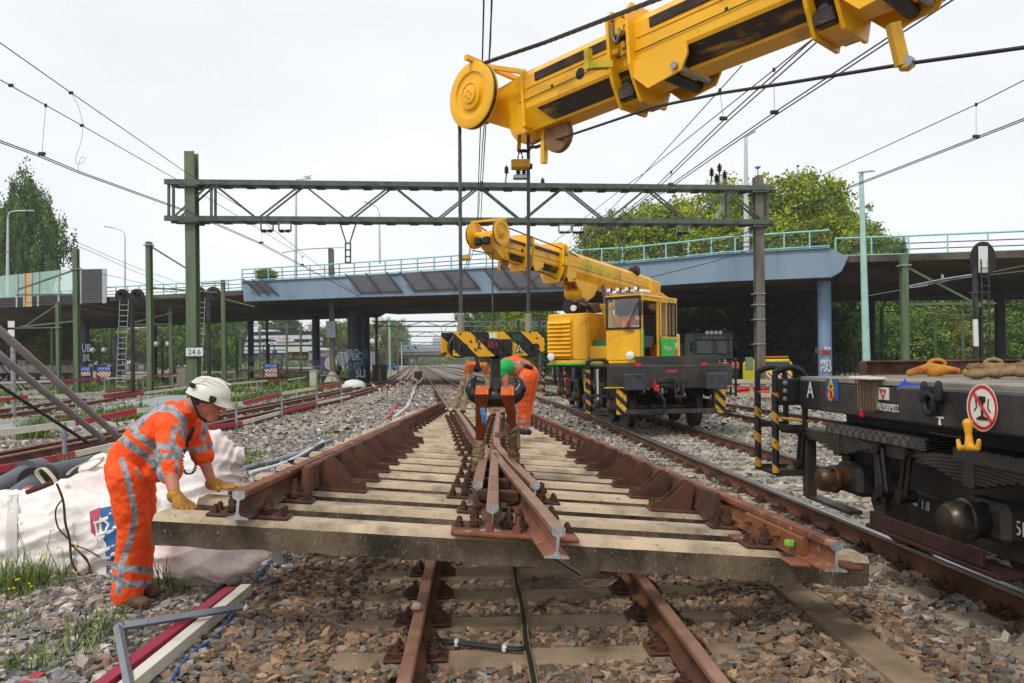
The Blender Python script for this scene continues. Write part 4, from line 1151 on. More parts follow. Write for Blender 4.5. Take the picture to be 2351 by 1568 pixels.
for k,(pts,lb)in enumerate(((((-40,470,30),(0,486,31),(195,564,38),(337,623,46),(560,700,66)),'upper far left wire passing in front of the poplar'),(((-40,492,30),(0,493,31),(198,573,38),(330,632,46),(470,690,60)),'middle far left wire passing in front of the poplar'),(((-40,565,28),(0,575,29),(174,618,36),(323,650,44),(520,712,62)),'lower far left wire across the glass noise barrier'),(((60,695,40),(200,700,44),(420,735,60)),'short wire below the noise barrier'),(((770,700,56),(960,702,56),(1130,705,58)),'level wire with small insulators under the blue girder'),(((1480,640,36),(1640,600,33),(1763,560,31)),'slack cable right of the crane cab roof'),(((1990,680,36),(2150,650,35),(2351,610,33)),'wire below the right bridge deck'),(((1900,742,50),(2100,738,50),(2360,730,50)),'level wire in front of the right hand trees'),(((1980,722,54),(2200,733,54),(2360,722,54)),'sagging wire in front of the right hand trees'),(((2110,655,34),(2200,640,34),(2351,622,34)),'inclined wire ending at the green mast arm'))):
 mb=MB();mb.path(smooth_pts([P(*q)for q in pts],4),.012 if k<3 else.016,n=5)
 tag(mb.build('overhead_wire',WIRE if k<6 else mat('wire_green','#66786c',.5)),lb,'overhead wire')
t=thing('wire_tensioner','grey wheel tensioner and rods hanging right of the green mast','tensioner',tuple(P(2165,641,33.8)))
mb=MB();q=P(2163,640,33.8);mb.lathe([(.02,-.03),(.18,-.03),(.2,0),(.18,.03),(.02,.03)],q,(1,-.3,0),n=16);mb.build('wheel',GALV,t,smooth=30)
mb=MB();mb.path([P(2078,659,34),P(2163,641,33.8),P(2235,630,33.5)],.035,n=6);mb.path([P(2080,662,34),P(2130,655,33.9)],.03,n=6);mb.build('rod',GALV,t)
# trees
def crown_mesh(name,cols,n_clump=240,per=55,leaf=.05,shape=(1,1,1),seed=1,hollow=.55,poplar=False):
 r=np.random.default_rng(seed)
 d=r.normal(size=(n_clump,3));d/=np.linalg.norm(d,axis=1)[:,None]
 rad=hollow+(1-hollow)*r.random(n_clump)**.6
 bump=1+.24*np.sin(d[:,0]*3.7+seed)*np.cos(d[:,2]*4.1+seed*2)+.12*r.normal(size=n_clump)
 C=d*(rad*bump)[:,None]
 if poplar:C[:,0]*=(1.02-.25*np.clip(C[:,2],-1,1));C[:,1]*=(1.02-.25*np.clip(C[:,2],-1,1))
 cr=(.10+.10*r.random(n_clump))*(1.15 if not poplar else.8)
 N=n_clump*per
 ci=np.repeat(np.arange(n_clump),per)
 off=r.normal(size=(N,3))*.55;off[:,2]*=.75
 if poplar:off[:,2]*=2.2;off[:,:2]*=.8
 pos=C[ci]+off*cr[ci][:,None]
 pos*=np.array(shape)
 cols=np.array(cols)
 base=cols[r.integers(0,len(cols),n_clump)]
 tint=base[ci]*(.72+.56*r.random((N,1)))
 a=r.normal(size=(N,3));a/=np.linalg.norm(a,axis=1)[:,None]
 b=np.cross(a,r.normal(size=(N,3)));b/=np.linalg.norm(b,axis=1)[:,None]
 s=leaf*(.6+.8*r.random((N,1)))
 V=np.stack([pos-a*s,pos+b*s*.55,pos+a*s,pos-b*s*.55],1).reshape(-1,3)
 F=np.arange(N*4).reshape(-1,4)
 return npmesh(name,V,F,LEAFA,np.repeat(tint,4,0))
yg=[(.26,.33,.02),(.19,.27,.02),(.34,.37,.03),(.12,.19,.018)]
mg=[(.11,.20,.03),(.15,.25,.035),(.20,.28,.05),(.07,.14,.025)]
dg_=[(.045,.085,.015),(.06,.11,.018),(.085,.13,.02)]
og=[(.20,.22,.04),(.26,.22,.04),(.12,.16,.03)]
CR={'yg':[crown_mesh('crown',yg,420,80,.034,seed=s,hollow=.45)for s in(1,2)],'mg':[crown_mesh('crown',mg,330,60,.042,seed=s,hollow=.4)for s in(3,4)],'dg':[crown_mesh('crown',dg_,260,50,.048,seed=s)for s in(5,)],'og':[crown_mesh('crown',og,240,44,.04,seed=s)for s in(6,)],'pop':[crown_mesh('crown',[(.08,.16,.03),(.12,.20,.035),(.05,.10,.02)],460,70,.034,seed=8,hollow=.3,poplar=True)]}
ntree=0
def tree(kind,u,vc,Y,rx,rz,lab,grp,ry=None,seed=None,z0=0,name='broadleaf_tree'):
 global ntree;ntree+=1
 rr_=random.Random(seed or ntree)
 c=P(u,vc,Y)
 t=thing(name,lab,'tree',(c.x,Y,z0),group=grp)
 H_=c.z-z0
 mb=MB();r0=max(.12,rx*.055)
 top=Vector((rr_.uniform(-.2,.2)*rx,0,H_+rz*.4))
 mb.path([(0,0,-.1),(rr_.uniform(-.05,.05)*rx,0,H_*.35),(top.x*.5,.0,H_*.8),tuple(top)],[r0*1.25,r0,r0*.75,r0*.2],n=8)
 for k in range(7):
  a=rr_.uniform(0,6.28);h=H_*rr_.uniform(.35,.9)
  e=Vector((math.cos(a)*rx*.75,math.sin(a)*rx*.6,h+rz*rr_.uniform(.1,.7)))
  mb.path([(0,0,h),tuple(Vector((0,0,h)).lerp(e,.5)+Vector((0,0,rz*.05))),tuple(e)],[r0*.45,r0*.3,r0*.08],n=6)
 mb.build('trunk',BARK,t,smooth=40,world=False)
 inst('crown',rr_.choice(CR[kind]),t,M=Matrix.Translation((0,0,H_))@Matrix.Rotation(rr_.uniform(0,6.28)if kind!='pop' else 0,4,'Z')@Matrix.Diagonal((rx,ry or rx*.8,rz,1)))
 return t
S=80/1828
GT='tall yellow green trees behind the bridge'
tree('yg',1415,590,82,4.6,4.2,'lowest tree of the bright group, just right of the small crane boom',GT)
tree('yg',1545,585,86,6.2,5.6,'bright yellow green tree behind the portal right end',GT)
tree('yg',1690,560,88,6.2,6.2,'bright yellow green tree behind the brown mast',GT)
tree('yg',1830,545,84,6.6,6.4,'tallest bright yellow green tree, left of the turquoise lamp post',GT)
tree('mg',1950,585,92,4.2,5.4,'mid green tree just behind the turquoise lamp post',GT)
tree('mg',2040,600,96,2.6,3.2,'small round tree above the railing right of the turquoise lamp post',GT)
tree('yg',1760,610,80,5.5,4.6,'lower bright foliage tree directly above the blue girder end',GT);tree('yg',1900,600,80,4.6,4.6,'lower bright tree right above the blue column',GT)
tree('yg',1580,630,82,5.5,4.2,'lower bright tree behind the railing left of the brown mast',GT)
GD='dark trees under and behind the bridge'
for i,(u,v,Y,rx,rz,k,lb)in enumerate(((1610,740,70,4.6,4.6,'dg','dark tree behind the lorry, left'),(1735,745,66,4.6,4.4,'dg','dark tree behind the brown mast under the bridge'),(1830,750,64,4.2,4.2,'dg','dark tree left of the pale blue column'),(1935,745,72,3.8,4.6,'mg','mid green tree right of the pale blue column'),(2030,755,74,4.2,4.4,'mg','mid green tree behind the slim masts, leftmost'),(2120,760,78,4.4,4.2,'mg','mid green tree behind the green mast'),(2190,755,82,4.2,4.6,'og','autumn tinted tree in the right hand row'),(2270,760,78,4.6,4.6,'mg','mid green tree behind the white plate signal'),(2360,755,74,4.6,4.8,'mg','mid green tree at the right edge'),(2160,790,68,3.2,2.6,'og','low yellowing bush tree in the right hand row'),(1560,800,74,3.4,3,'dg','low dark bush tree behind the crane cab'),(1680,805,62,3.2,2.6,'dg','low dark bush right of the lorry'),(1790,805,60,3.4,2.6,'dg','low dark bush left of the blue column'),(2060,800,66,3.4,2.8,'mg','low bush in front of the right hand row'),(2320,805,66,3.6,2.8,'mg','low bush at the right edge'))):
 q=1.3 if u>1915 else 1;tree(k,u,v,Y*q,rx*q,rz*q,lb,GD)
GL='trees on the left beyond the bridge'
tree('pop',66,550,112,4.6,8.2,'tall dark green poplar at the left edge',None,name='poplar_tree');tree('pop',5,590,116,4.2,6.6,'shorter poplar cut by the left edge',None,name='poplar_tree')
for i,(u,v,Y,rx,rz,k,lb)in enumerate(((20,785,100,4.2,4.6,'dg','dark tree at the left edge under the bridge'),(85,780,104,4.4,4.6,'dg','dark tree left of the short green mast'),(150,790,110,3.8,4.2,'mg','tree behind the short green mast'),(60,815,88,2.8,2.2,'og','low yellow green bush at the left'),(120,820,84,2.4,2.0,'og','low yellow green bush left of the green mast'),(155,812,92,2.6,2.4,'mg','low bush left of the dark blue column'),(230,790,150,5,4.4,'mg','far tree right of the dark blue column'),(285,795,160,5,4.2,'og','far yellowing tree behind the twin lamp signal'),(340,798,170,5.4,4,'mg','far tree behind the green mast'),(400,790,160,5.6,4.8,'mg','far tree left of the kilometre sign'),(455,785,150,5.4,5,'mg','far tree behind the portal mast'),(500,785,130,3.8,4.8,'mg','tree left of the striped building'),(540,780,230,5,7,'dg','tree touching the striped building on its left'),(645,756,235,6.4,4.4,'dg','tree above the striped building'),(745,790,210,6.5,5,'og','round tree right of the striped building'),(782,783,225,6.5,5.4,'mg','round tree left of the dark columns'),(868,785,230,6.5,6,'og','round tree right of the dark columns'),(905,785,250,5,6,'mg','slim tree right of the round tree'),(1112,752,120,4.4,3.6,'dg','dark tree behind the left hoist rope'),(1165,752,110,4,4.4,'mg','tree behind the hook block'),(1215,755,100,4.4,4.6,'yg','bright tree left of the crane engine house'),(1235,800,90,3,3,'mg','bush left of the crane engine house'),(1140,805,140,4,3,'mg','low bush behind the hook block'))):
 tree(k,u,v,Y,rx,rz,lb,GL)
tree('yg',612,632,76,1.2,.6,'small tree top showing behind the railing at the left girder end',GL)
for xc,w_,Yt in((-95,62,420),(5,50,520)):
 tag(nobj('far_trees',crown_mesh('far_trees',mg+og,420,30,.9,shape=(w_,14,6.5),seed=int(w_)),loc=(xc,Yt,2)),'far line of trees low on the horizon','trees',kind='stuff')
# far buildings and the small bridge
def blk(b,u0,u1,v0,v1,Y,d=8):
 a,c=P(u0,v0,Y),P(u1,v1,Y)
 z1,z0=a.z,max(c.z,0)
 b.box(((a.x+c.x)/2,Y+d/2,(z0+z1)/2),(c.x-a.x,d,z1-z0));return b
bw=thing('office_building','low office building with black and white bands and long window rows','building',tuple(G(640,829+12)))
Yb=190
BWW=mat('facade_white','#c9cdd2',.6);BWB=mat('facade_black','#14161a',.5)
for i,(v0,v1,x0,x1,m_)in enumerate(((766,771,572,716,BWB),(771,779,566,714,BWW),(779,785,570,712,BWB),(797,802,561,712,BWW),(791,797,566,712,BWB),(785,791,562,712,BWW),(802,806,566,712,BWB),(806,809,560,712,BWW))):
 blk(MB(),x0,x1,v0,v1,Yb-(.5 if m_ is BWW else 0),12).build('facade_band',m_,bw)
blk(MB(),566,716,762,770,Yb+6,10).build('roof_storey',BWB,bw);blk(MB(),590,630,757,764,Yb+6,5).build('roof_unit',BWW,bw)
blk(MB(),568,712,809,826,Yb+.5,12).build('ground_floor',mat('facade_grey','#8b9096',.7),bw)
for k in range(14):
 if 5<=k<=8:continue
 blk(MB(),568+k*10.2,576.5+k*10.2,778.5,785.5,Yb-.6,.2).build('window',GLASSD,bw)
for k in range(7):blk(MB(),572+k*20,586+k*20,811,824,Yb-.2,.3).build('window',mat('window_grey','#565c62',.3),bw)
blk(MB(),633,675,779.5,783.5,Yb-.9,.3).build('sign_panel',WHITE,bw)
text('lettering','ProRail',bw,plane_M(P(651,777,Yb-1.0),(1,0,0),(0,-1,0)),.95,mat('sign_red','#c8201c',.5),.02)
bs2=thing('boarded_shed','low flat shed with boarded orange brown openings in front of the office building','building',tuple(P(690,823,150)))
blk(MB(),662,712,806,826,150,6).build('wall',mat('shed_dark','#3a3a3e',.7),bs2);blk(MB(),658,742,801,807,149,8).build('roof',CREAM,bs2)
for a,c,v0,v1 in((664,671,812,822),(676,689,817,823),(693,704,816,822),(686,692,808,811)):blk(MB(),a,c,v0,v1,149.9,.1).build('board',mat('board_orange','#a8742c',.7),bs2)
blk(MB(),708,748,803,826,148,5).build('annex_wall',mat('annex_grey','#8b8f96',.7),bs2);blk(MB(),706,750,799,804,147.6,6).build('annex_roof',WHITE,bs2)
blk(MB(),722,735,808,826,147.8,.3).build('door',GLASSD,bs2)
gw=thing('graffiti_wall','low wall with purple and white round graffiti behind the brown switch mast','wall',tuple(P(755,850,92)))
blk(MB(),735,776,817,853,92,.4).build('wall',mat('wall_grey','#a9a9a6',.8),gw)
mb=MB();c=P(760,834,91.9);mb.prism([(.9*math.cos(a),.95*math.sin(a))for a in np.linspace(0,6.28,25)[:-1]],tuple(c),(1,0,0),(0,0,1),(0,1,0),.04);mb.build('graffiti',BLACK,gw)
mb=MB();mb.prism([(.8*math.cos(a),.85*math.sin(a))for a in np.linspace(0,6.28,25)[:-1]],(c.x,c.y-.02,c.z),(1,0,0),(0,0,1),(0,1,0),.03);mb.build('graffiti',mat('graffiti_pale','#b5b5b0',.7),gw)
mb=MB();c2=P(743,834,91.9);mb.prism([(-.55,-.8),(.35,-.8),(.45,.8),(-.5,.8)],tuple(c2),(1,0,0),(0,0,1),(0,1,0),.03);mb.build('graffiti',mat('graffiti_purple','#6a4a86',.7),gw)
ct=thing('site_container','pale grey site container behind the dark blue columns','container',tuple(P(815,840,120)))
blk(MB(),776,853,808,842,120,3).build('body',mat('container_grey','#9aa0aa',.6),ct)
rb=MB();[blk(rb,777+k*2.6,778.2+k*2.6,809,841,119.94,.05)for k in range(29)];tag(rb.build('corrugation',mat('container_rib','#8a909a',.6),ct),kind='stuff')
mw=thing('graffiti_wall','long low wall with black and white graffiti behind the left masts','wall',tuple(P(270,851,74)))
blk(MB(),203,336,836,853,74,.3).build('wall',mat('wall_pale','#9a9690',.8),mw)
for k,(a,c,m_)in enumerate(((214,222,BWB),(224,231,BWB),(233,243,BWB),(246,255,BWW),(257,262,BWB),(276,286,BWB),(288,296,BWW),(302,316,mat('graffiti_pink','#b08a84',.7)),(318,330,BWW))):
 blk(MB(),a,c,838+k%2,850-k%3,73.9,.05).build('graffiti',m_,mw)
cw=thing('concrete_wall','low grey concrete wall panels at the left edge under the bridge','wall',tuple(P(90,850,76)))
for k in range(11):blk(MB(),-10+k*18.5,7.6+k*18.5,838+(k%2),856,76,.3).build('wall_panel',mat('wall_dirty','#77726c',.85,var=.3,vs=2),cw)
for k in range(6):blk(MB(),40+k*22,61+k*22,827,838,84,.3).build('wall_panel',CONCL,cw)
fb=thing('far_bridge','second low road bridge with pale parapet far down the line','bridge',tuple(P(1000,812,240)))
blk(MB(),850,1560,806,813.5,240,14).build('deck',mat('far_green_steel','#5c675f',.7),fb)
blk(MB(),770,1560,803,807,239.5,1).build('edge',mat('far_edge','#7c8078',.7),fb)
blk(MB(),876,1300,793,803,239.2,.3).build('parapet',mat('far_parapet','#a3adb0',.6),fb);blk(MB(),876,950,793,803,239.0,.3).build('parapet',mat('far_parapet_blue','#8fa6b8',.6),fb)
for k in range(5):blk(MB(),884+k*17,888+k*17,795,800,238.8,.2).build('parapet_graffiti',BWB,fb)
blk(MB(),852,872,812,842,242,10).build('abutment',mat('abut_brown','#8b6a58',.8),fb);blk(MB(),872,934,813,838,250,4).build('underpass',mat('dark_under','#2a2622',.9),fb)
for u in(930,954,1104):blk(MB(),u,u+4,812,834,244,1).build('pier',CONCL,fb)
tb=thing('tower_block','pale hazy tower block on the horizon left of the hook block','building',tuple(P(1005,812,800)))
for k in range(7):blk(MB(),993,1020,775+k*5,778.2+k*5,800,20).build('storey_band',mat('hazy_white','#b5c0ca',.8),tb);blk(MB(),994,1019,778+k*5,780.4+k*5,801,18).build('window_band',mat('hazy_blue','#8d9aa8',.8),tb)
for i,(u0,u1,v0,col)in enumerate(((936,950,822,'#9aa3a8'),(985,1000,820,'#a8aeb2'),(1030,1050,818,'#8f989c'),(1060,1072,822,'#3f7a5a'),(1095,1110,821,'#98a0a4'))):
 t=thing('far_building',['low grey building left of the vanishing point','low pale building right of the vanishing point','larger grey building on the horizon','small green building on the horizon','grey building behind the hook block left edge'][i],'building',tuple(P(u0,829,520)))
 blk(MB(),u0,u1,v0,834,520,20).build('wall',mat('far_%d'%i,col,.8),t);blk(MB(),u0,u1,v0-1.3,v0,519,22).build('roof',mat('far_roof','#6f767a',.8),t)
fn_=thing('timber_fence','fence of upright rough timber stakes right of the dark blue columns','fence',tuple(G(870,862)))
WOODF=mat('weathered_timber','#6a543c',.9,var=.3,vs=6)
for k in range(13):
 q=P(856+k*2.6,836+(k%3),66+k*.3);mb=MB();mb.box((q.x,q.y,q.z/2),(.09,.06,q.z),rz=k*.3);mb.build('stake',WOODF,fn_)
fn2=thing('timber_fence','long low picket fence along the far track below the office building','fence',tuple(P(620,826,120)))
mb=MB()
for k in range(90):
 q=P(520+k*2.27,827+k*.11,150-k*.67);mb.box((q.x,q.y,.55),(.07,.07,1.1))
for z in(.4,.9):a_,b_=P(520,827,150),P(724,837,90);mb.bar((a_.x,a_.y,z),(b_.x,b_.y,z),.04,.09);tag(mb.build('pickets',WOODF,fn2),kind='stuff')
hz=MB();hz.box((0,520,13),(1500,1090,28));HZ=bpy.data.materials.new('haze_air');HZ.use_nodes=True;hn=HZ.node_tree.nodes;hn.clear();ho=hn.new('ShaderNodeOutputMaterial');hv=hn.new('ShaderNodeVolumePrincipled');hv.inputs['Color'].default_value=(.93,.95,1,1);hv.inputs['Density'].default_value=.0004;HZ.node_tree.links.new(hv.outputs[0],ho.inputs['Volume'])
tag(hz.build('haze',HZ),kind='stuff')
# vehicles on the right hand track
def side_frame(M):
 Mi=M.inverted()
 def f(u,v,xl):
  a,b=Mi@Vector((0,0,H)),Mi@P(u,v,10)
  t=(xl-a.x)/(b.x-a.x)
  return a+(b-a)*t
 return f
def zeb_mat(name='hazard_stripes',k=(0,5.5,5.5),c1='#e0a818',c2='#161616',worn=True,thr=.5):
 M=bpy.data.materials.new(name);M.use_nodes=True;n,l=M.node_tree.nodes,M.node_tree.links
 g_=n.new('ShaderNodeNewGeometry');w=n.new('ShaderNodeVectorMath');w.operation='DOT_PRODUCT';w.inputs[1].default_value=k
 l.new(g_.outputs['Position'],w.inputs[0]);fr=n.new('ShaderNodeMath');fr.operation='FRACT';l.new(w.outputs['Value'],fr.inputs[0])
 gt=n.new('ShaderNodeMath');gt.operation='GREATER_THAN';gt.inputs[1].default_value=thr;l.new(fr.outputs[0],gt.inputs[0])
 no=n.new('ShaderNodeTexNoise');no.inputs['Scale'].default_value=22;no.inputs['Detail'].default_value=6;l.new(g_.outputs['Position'],no.inputs[0])
 g2=n.new('ShaderNodeMath');g2 .operation='GREATER_THAN';g2 .inputs[1].default_value=.62;l.new(no.outputs[0],g2 .inputs[0])
 mi=n.new('ShaderNodeMix');mi.data_type='RGBA';mi.inputs[6].default_value=hexc(c1);mi.inputs[7].default_value=hexc(c2);l.new(gt.outputs[0],mi.inputs[0])
 m2=n.new('ShaderNodeMix');m2 .data_type='RGBA';m2 .inputs[7].default_value=hexc('#4a3222');l.new(mi.outputs[2],m2 .inputs[6])
 l.new(g2 .outputs[0],m2 .inputs[0])
 l.new((m2 if worn else mi).outputs[2],n['Principled BSDF'].inputs['Base Color']);n['Principled BSDF'].inputs['Roughness'].default_value=.5;return M
ZEB=zeb_mat();ZEBV=zeb_mat('hazard_stripes_fine',(3.5,0,4.2),'#c08f1c',thr=.36);ZEBX=zeb_mat('hazard_stripes_cross',(4,0,4));
def wheel_mb(b,x,y,r=.46,s=1):
 """flanged steel wheel on the rail, axis across the track; flange inward (towards +s)"""
 b.lathe([(.08,-.09),(.12,-.08),(.14,-.05),(r-.1,-.045),(r-.06,-.07),(r,-.068),(r,.045),(r+.028,.055),(r+.028,.075),(r-.06,.07),(r-.1,.03),(.14,.03),(.1,.07)],(x,y,r),(s,0,0),n=28)
# the crane further down the track
CY=16.7
CM=Matrix.Translation((T2(CY)+.14,CY,.2))@Matrix.Rotation(.062,4,'Z')
CS=side_frame(CM)
crane=thing('rail_crane','yellow telescopic railway crane with driver cab on a black bogie wagon','crane',M=CM)
def cb(name,m_,mb,smooth=False):return mb.build(name,m_,crane,smooth=smooth,world=False)
cb('headstock',BLKW,MB().bbox((0,.55,1.14),(2.7,.22,.5),.02))
cb('chassis',BLKW,MB().bbox((0,6.4,1.22),(2.3,11.5,.28),.02).bbox((0,6.4,1.39),(2.72,11.7,.05),.01))
cb('deck_box',BLKW,MB().bbox((.25,.9,1.5),(1.75,.5,.18),.01).box((.05,.64,1.5),(.3,.02,.12)))
for s in(-1,1):
 m=MB();m.bbox((s*.875,.03,1.05),(.46,.05,.35),.05,T=None);o=cb('buffer',GREY_BUF,m,30)
 m=MB();m.lathe([(.08,.05),(.08,.22),(.13,.24),(.13,.42)],(s*.875,0,1.05),(0,1,0),n=16);m.bbox((s*.875,.43,1.05),(.36,.04,.34),.01);m.build('buffer_stock',BLKW,o,smooth=30,world=False)
 for a,c in((-.14,-.12),(.14,-.12),(-.14,.12),(.14,.12)):m=MB();m.hexnut((s*.875+a,.41,1.05+c),.022,.02,axis=(0,-1,0));m.build('bolt',BLKW,o,world=False)
 cb('guard_plate',ZEBX,MB().bbox((s*1.08,.45,.62),(.22,.05,.56),.01))
 cb('lever',YELD,MB().bbox((s*1.1-.05,.42,.92),(.62,.06,.03),.01))
 cb('tag_plate',REDB,MB().bbox((s*.72,.42,1.4),(.12,.03,.07),.005))
 cb('tag_bracket',BLKW,MB().bbox((s*.72,.43,1.3),(.09,.03,.16),.005))
cb('guard_beam',BLKW,MB().bbox((0,.44,.4),(2.0,.06,.1),.01))
cb('label_red',mat('label_red','#9a2a2a',.5),MB().bbox((.02,.435,1.26),(.24,.012,.07),.003));cb('label_white',WHITE,MB().bbox((.02,.425,1.08),(.17,.012,.06),.003))
cb('coupler_plate',BLK,MB().bbox((.03,.42,1.07),(.66,.05,.1),.01).bbox((.03,.42,.96),(.5,.04,.06),.01))
m=MB();m.path([(.06,.35,1.1),(.1,.28,1.05),(.14,.25,.95),(.1,.22,.85),(.05,.22,.83)],[.05,.055,.05,.04,.03],n=8);cb('draw_hook',DKSTEEL,m,40)
m=MB();[m.path([(.1+s*.07,.2,1.05),(.1+s*.09,.17,.9),(.12+s*.08,.16,.72),(.12,.16,.68)],.025,n=7)for s in(-1,1)];m.tube((.0,.16,.72),(.25,.16,.72),.035,n=8);cb('coupling_shackle',DKSTEEL,m,40)
m=MB();m.path([(-.32,.3,.88),(-.3,.25,.8),(-.22,.2,.68),(-.2,.2,.5),(-.26,.25,.38),(-.34,.3,.3)],.032,n=8);cb('brake_hose',BLACK,m,40)
m=MB();m.bbox((-.34,.3,.9),(.09,.1,.14),.02);m.bar((-.4,.28,1.08),(-.4,.28,.86),.03,.03);cb('brake_cock',REDB,m)
axY=[1.3,3.0,4.9,7.0,8.8,10.7]
WH=MB();wheel_mb(WH,0,0,.46);WHM=WH.data('wheel',[mat('wheel_steel','#2c2826',.5,metal=.4,col2='#4a3526',c2s=5)],smooth=30)
for y in axY:
 for s in(-1,1):
  inst('wheel',WHM,crane,(s*.75,y,0),0 if s<0 else math.pi)
 cb('axle',DKSTEEL,MB().lathe([(.09,-.72),(.085,-.3),(.16,-.28),(.16,-.2),(.085,-.18),(.085,.72)],(0,y,.46),(1,0,0),n=14),30)
 for s in(-1,1):
  m=MB();m.lathe([(.15,0),(.15,.2),(.12,.24),(.1,.26),(.02,.27)],(s*.98,y,.47),(s,0,0),n=16);m.bbox((s*1.05,y,.5),(.14,.42,.2),.03);cb('axle_box',mat('axlebox_brown','#463629',.5,metal=.2,var=.3,vs=6),m,30)
  m=MB()
  for k in range(5):m.bbox((s*1.06,y,.72+k*.028),(.1,.9-.13*(4-k)if k<4 else.95,.022),.004)
  m.bbox((s*1.06,y,.76),(.13,.09,.18),.01);cb('leaf_spring',BLK,m)
for y0,y1 in((.8,5.5),(6.4,11.3)):
 for s in(-1,1):
  m=MB();m.bbox((s*1.12,(y0+y1)/2,.95),(.06,y1-y0,.14),.01)
  for y in np.linspace(y0+.2,y1-.2,6):m.bbox((s*1.1,y,.7),(.05,.1,.5),.01)
  m.bbox((s*1.1,(y0+y1)/2,.33),(.04,y1-y0-1.0,.08),.01);cb('bogie_frame',BLKW,m)
for y in(1.9,3.9,5.9,7.9,9.8):
 cb('side_box',BLK,MB().bbox((-1.2,y+.1,1.16),(.3,.7,.3),.02))
def handrails(par,cbf,x,y,z0,z1,w=.42,d=.35,mm=ZEBV):
 for k in(0,1):
  yy=y+k*d
  m=MB();m.path(smooth_pts([Vector((x-w,yy,z0)),Vector((x-w,yy,z1-.12)),Vector((x-w+.03,yy,z1-.03)),Vector((x-w+.12,yy,z1)),Vector((x-.12,yy,z1)),Vector((x-.03,yy,z1-.03)),Vector((x,yy,z1-.12)),Vector((x,yy,z0+.35))],3),.028,n=8);cbf('handrail',BLACK,m,40)
  m=MB();m.tube((x-w,yy,z0+.02),(x-w,yy,z1-.22),.032,n=10);cbf('striped_sleeve',mm,m,40)
 m=MB()
 for zz in(z0+.02,z0+.42):m.bar((x-w,y,zz),(x,y,zz),.03,.05);m.bar((x-w,y+d,zz),(x,y+d,zz),.03,.05);
 cbf('step_bar',BLKW,m)
 m=MB();[m.box((x-w+.02+q*(w-.03)/6,y+d/2,z0),(.008,d,.025))for q in range(7)];[m.box((x-w/2,y+q*d/6,z0),(w,.008,.025))for q in range(7)]
 o=cbf('step_grating',BLKW,m);tag(o,kind='stuff')
handrails(crane,cb,-1.25,1.1,.3,1.52);handrails(crane,cb,-1.25,11.0,.3,1.52)
handrails(crane,cb,1.72,1.3,.3,1.52)
m=MB();c=Vector((-1.42,3.1,.95));m.path([c+Vector((-.02,.2*math.cos(a),.2*math.sin(a)))for a in np.linspace(0,2*math.pi,21)],.018,n=6)
for k in range(3):a=k*2.09;m.bar(c,c+Vector((-.02,.2*math.cos(a),.2*math.sin(a))),.02,.02)
m.lathe([(.05,0),(.05,.1)],c,(1,0,0),n=10);cb('hand_wheel',YEL,m,40)
cb('letter_plate',BLACK,MB().bbox((-1.38,10.6,1.12),(.03,.5,.4),.01));cb('valve',REDB,MB().bbox((-1.42,7.0,.95),(.1,.25,.1),.03).bbox((-1.42,7.0,.85),(.05,.08,.2),.02))
tM=CM@plane_M(Vector((-1.41,10.55,1.14)),(0,-1,0),(-1,0,0));text('letter','A',crane,tM,.32,WHITE)
cb('info_plate',WHITE,MB().bbox((-1.37,1.75,.95),(.02,.16,.7),.004))
for y in(4.4,):cb('striped_post',ZEBV,MB().bbox((-1.4,y+3,.85),(.05,.07,.9),.01))
PH=R(-35)
SMx=Matrix.Translation((3.0,22.0,.2))@Matrix.Rotation(PH,4,'Z')
def sb_(name,m_,mb,smooth=False,par=None):
 mb.M=None;mb.v=[tuple(SMx@Vector(p))for p in mb.v]
 return mb.build(name,m_,par or crane,smooth=smooth)
GRN=mat('company_green','#22c23c',.45,var=.05);ORG=mat('company_orange','#e0601c',.45,var=.05)
sb_('slewing_ring',BLKW,MB().lathe([(1.1,1.36),(1.1,1.46),(.95,1.47)],(0,0,0),(0,0,1),n=32),30)
sb_('platform',YEL,MB().bbox((.2,.33,1.48),(3.0,3.9,.1),.02));sb_('platform_edge',GRN,MB().bbox((-.5,-1.62,1.42),(1.7,.06,.05),.01).bbox((1.82,-.8,1.43),(.04,2.6,.06),.01))
sb_('engine_hood',YEL,MB().bbox((-.73,.0,2.16),(1.26,3.2,1.2),.03))
sb_('hood_frame',YEL,MB().bbox((-.96,-1.615,2.12),(.76,.03,1.0),.01))
for k in range(9):
 m=MB();z=2.58-k*.108;m.prism([(0,0),(-.07,-.085),(-.075,-.078),(-.0,.012)],(-1.32,-1.625,z),(0,1,0),(0,0,1),(1,0,0),.72);sb_('louvre',YEL,m)
sb_('hood_door',YEL,MB().bbox((-.33,-1.612,2.1),(.38,.025,1.1),.008));sb_('hood_skirt',YEL,MB().bbox((.36,-1.5,1.72),(.9,.1,.32),.01))
sb_('green_bay',mat('bay_green','#1f7a46',.5),MB().bbox((.36,-1.2,1.95),(.85,.4,.2),.01))
for x in(-1.18,1.52):
 sb_('work_light',mat('lamp_lens','#e8ebee',.2),MB().lathe([(.1,0),(.1,.06),(.02,.09)],(x,-1.68 if x<0 else-2.42,1.62),(0,-1,0),n=14),30)
m=MB();m.lathe([(.2,-.35),(.21,-.3),(.21,.3),(.18,.35)],(-.85,-.9,2.98),(.3,1,0),n=18);sb_('air_filter',BLACK,m,30)
m=MB();m.bbox((-.3,-.9,2.92),(.4,.3,.26),.03);sb_('exhaust_box',mat('exhaust_brown','#6a5640',.6,metal=.3),m)
m=MB();m.path([(-.6,-1.2,2.95),(-.5,-1.3,3.02),(-.35,-1.25,2.98),(-.3,-1.1,2.85)],.06,n=8);sb_('exhaust_pipe',DKSTEEL,m,40)
sb_('round_lamp',MATS['lamp_lens'],MB().lathe([(.08,0),(.08,.06)],(-.55,-1.55,2.9),(0,-1,0),n=14))
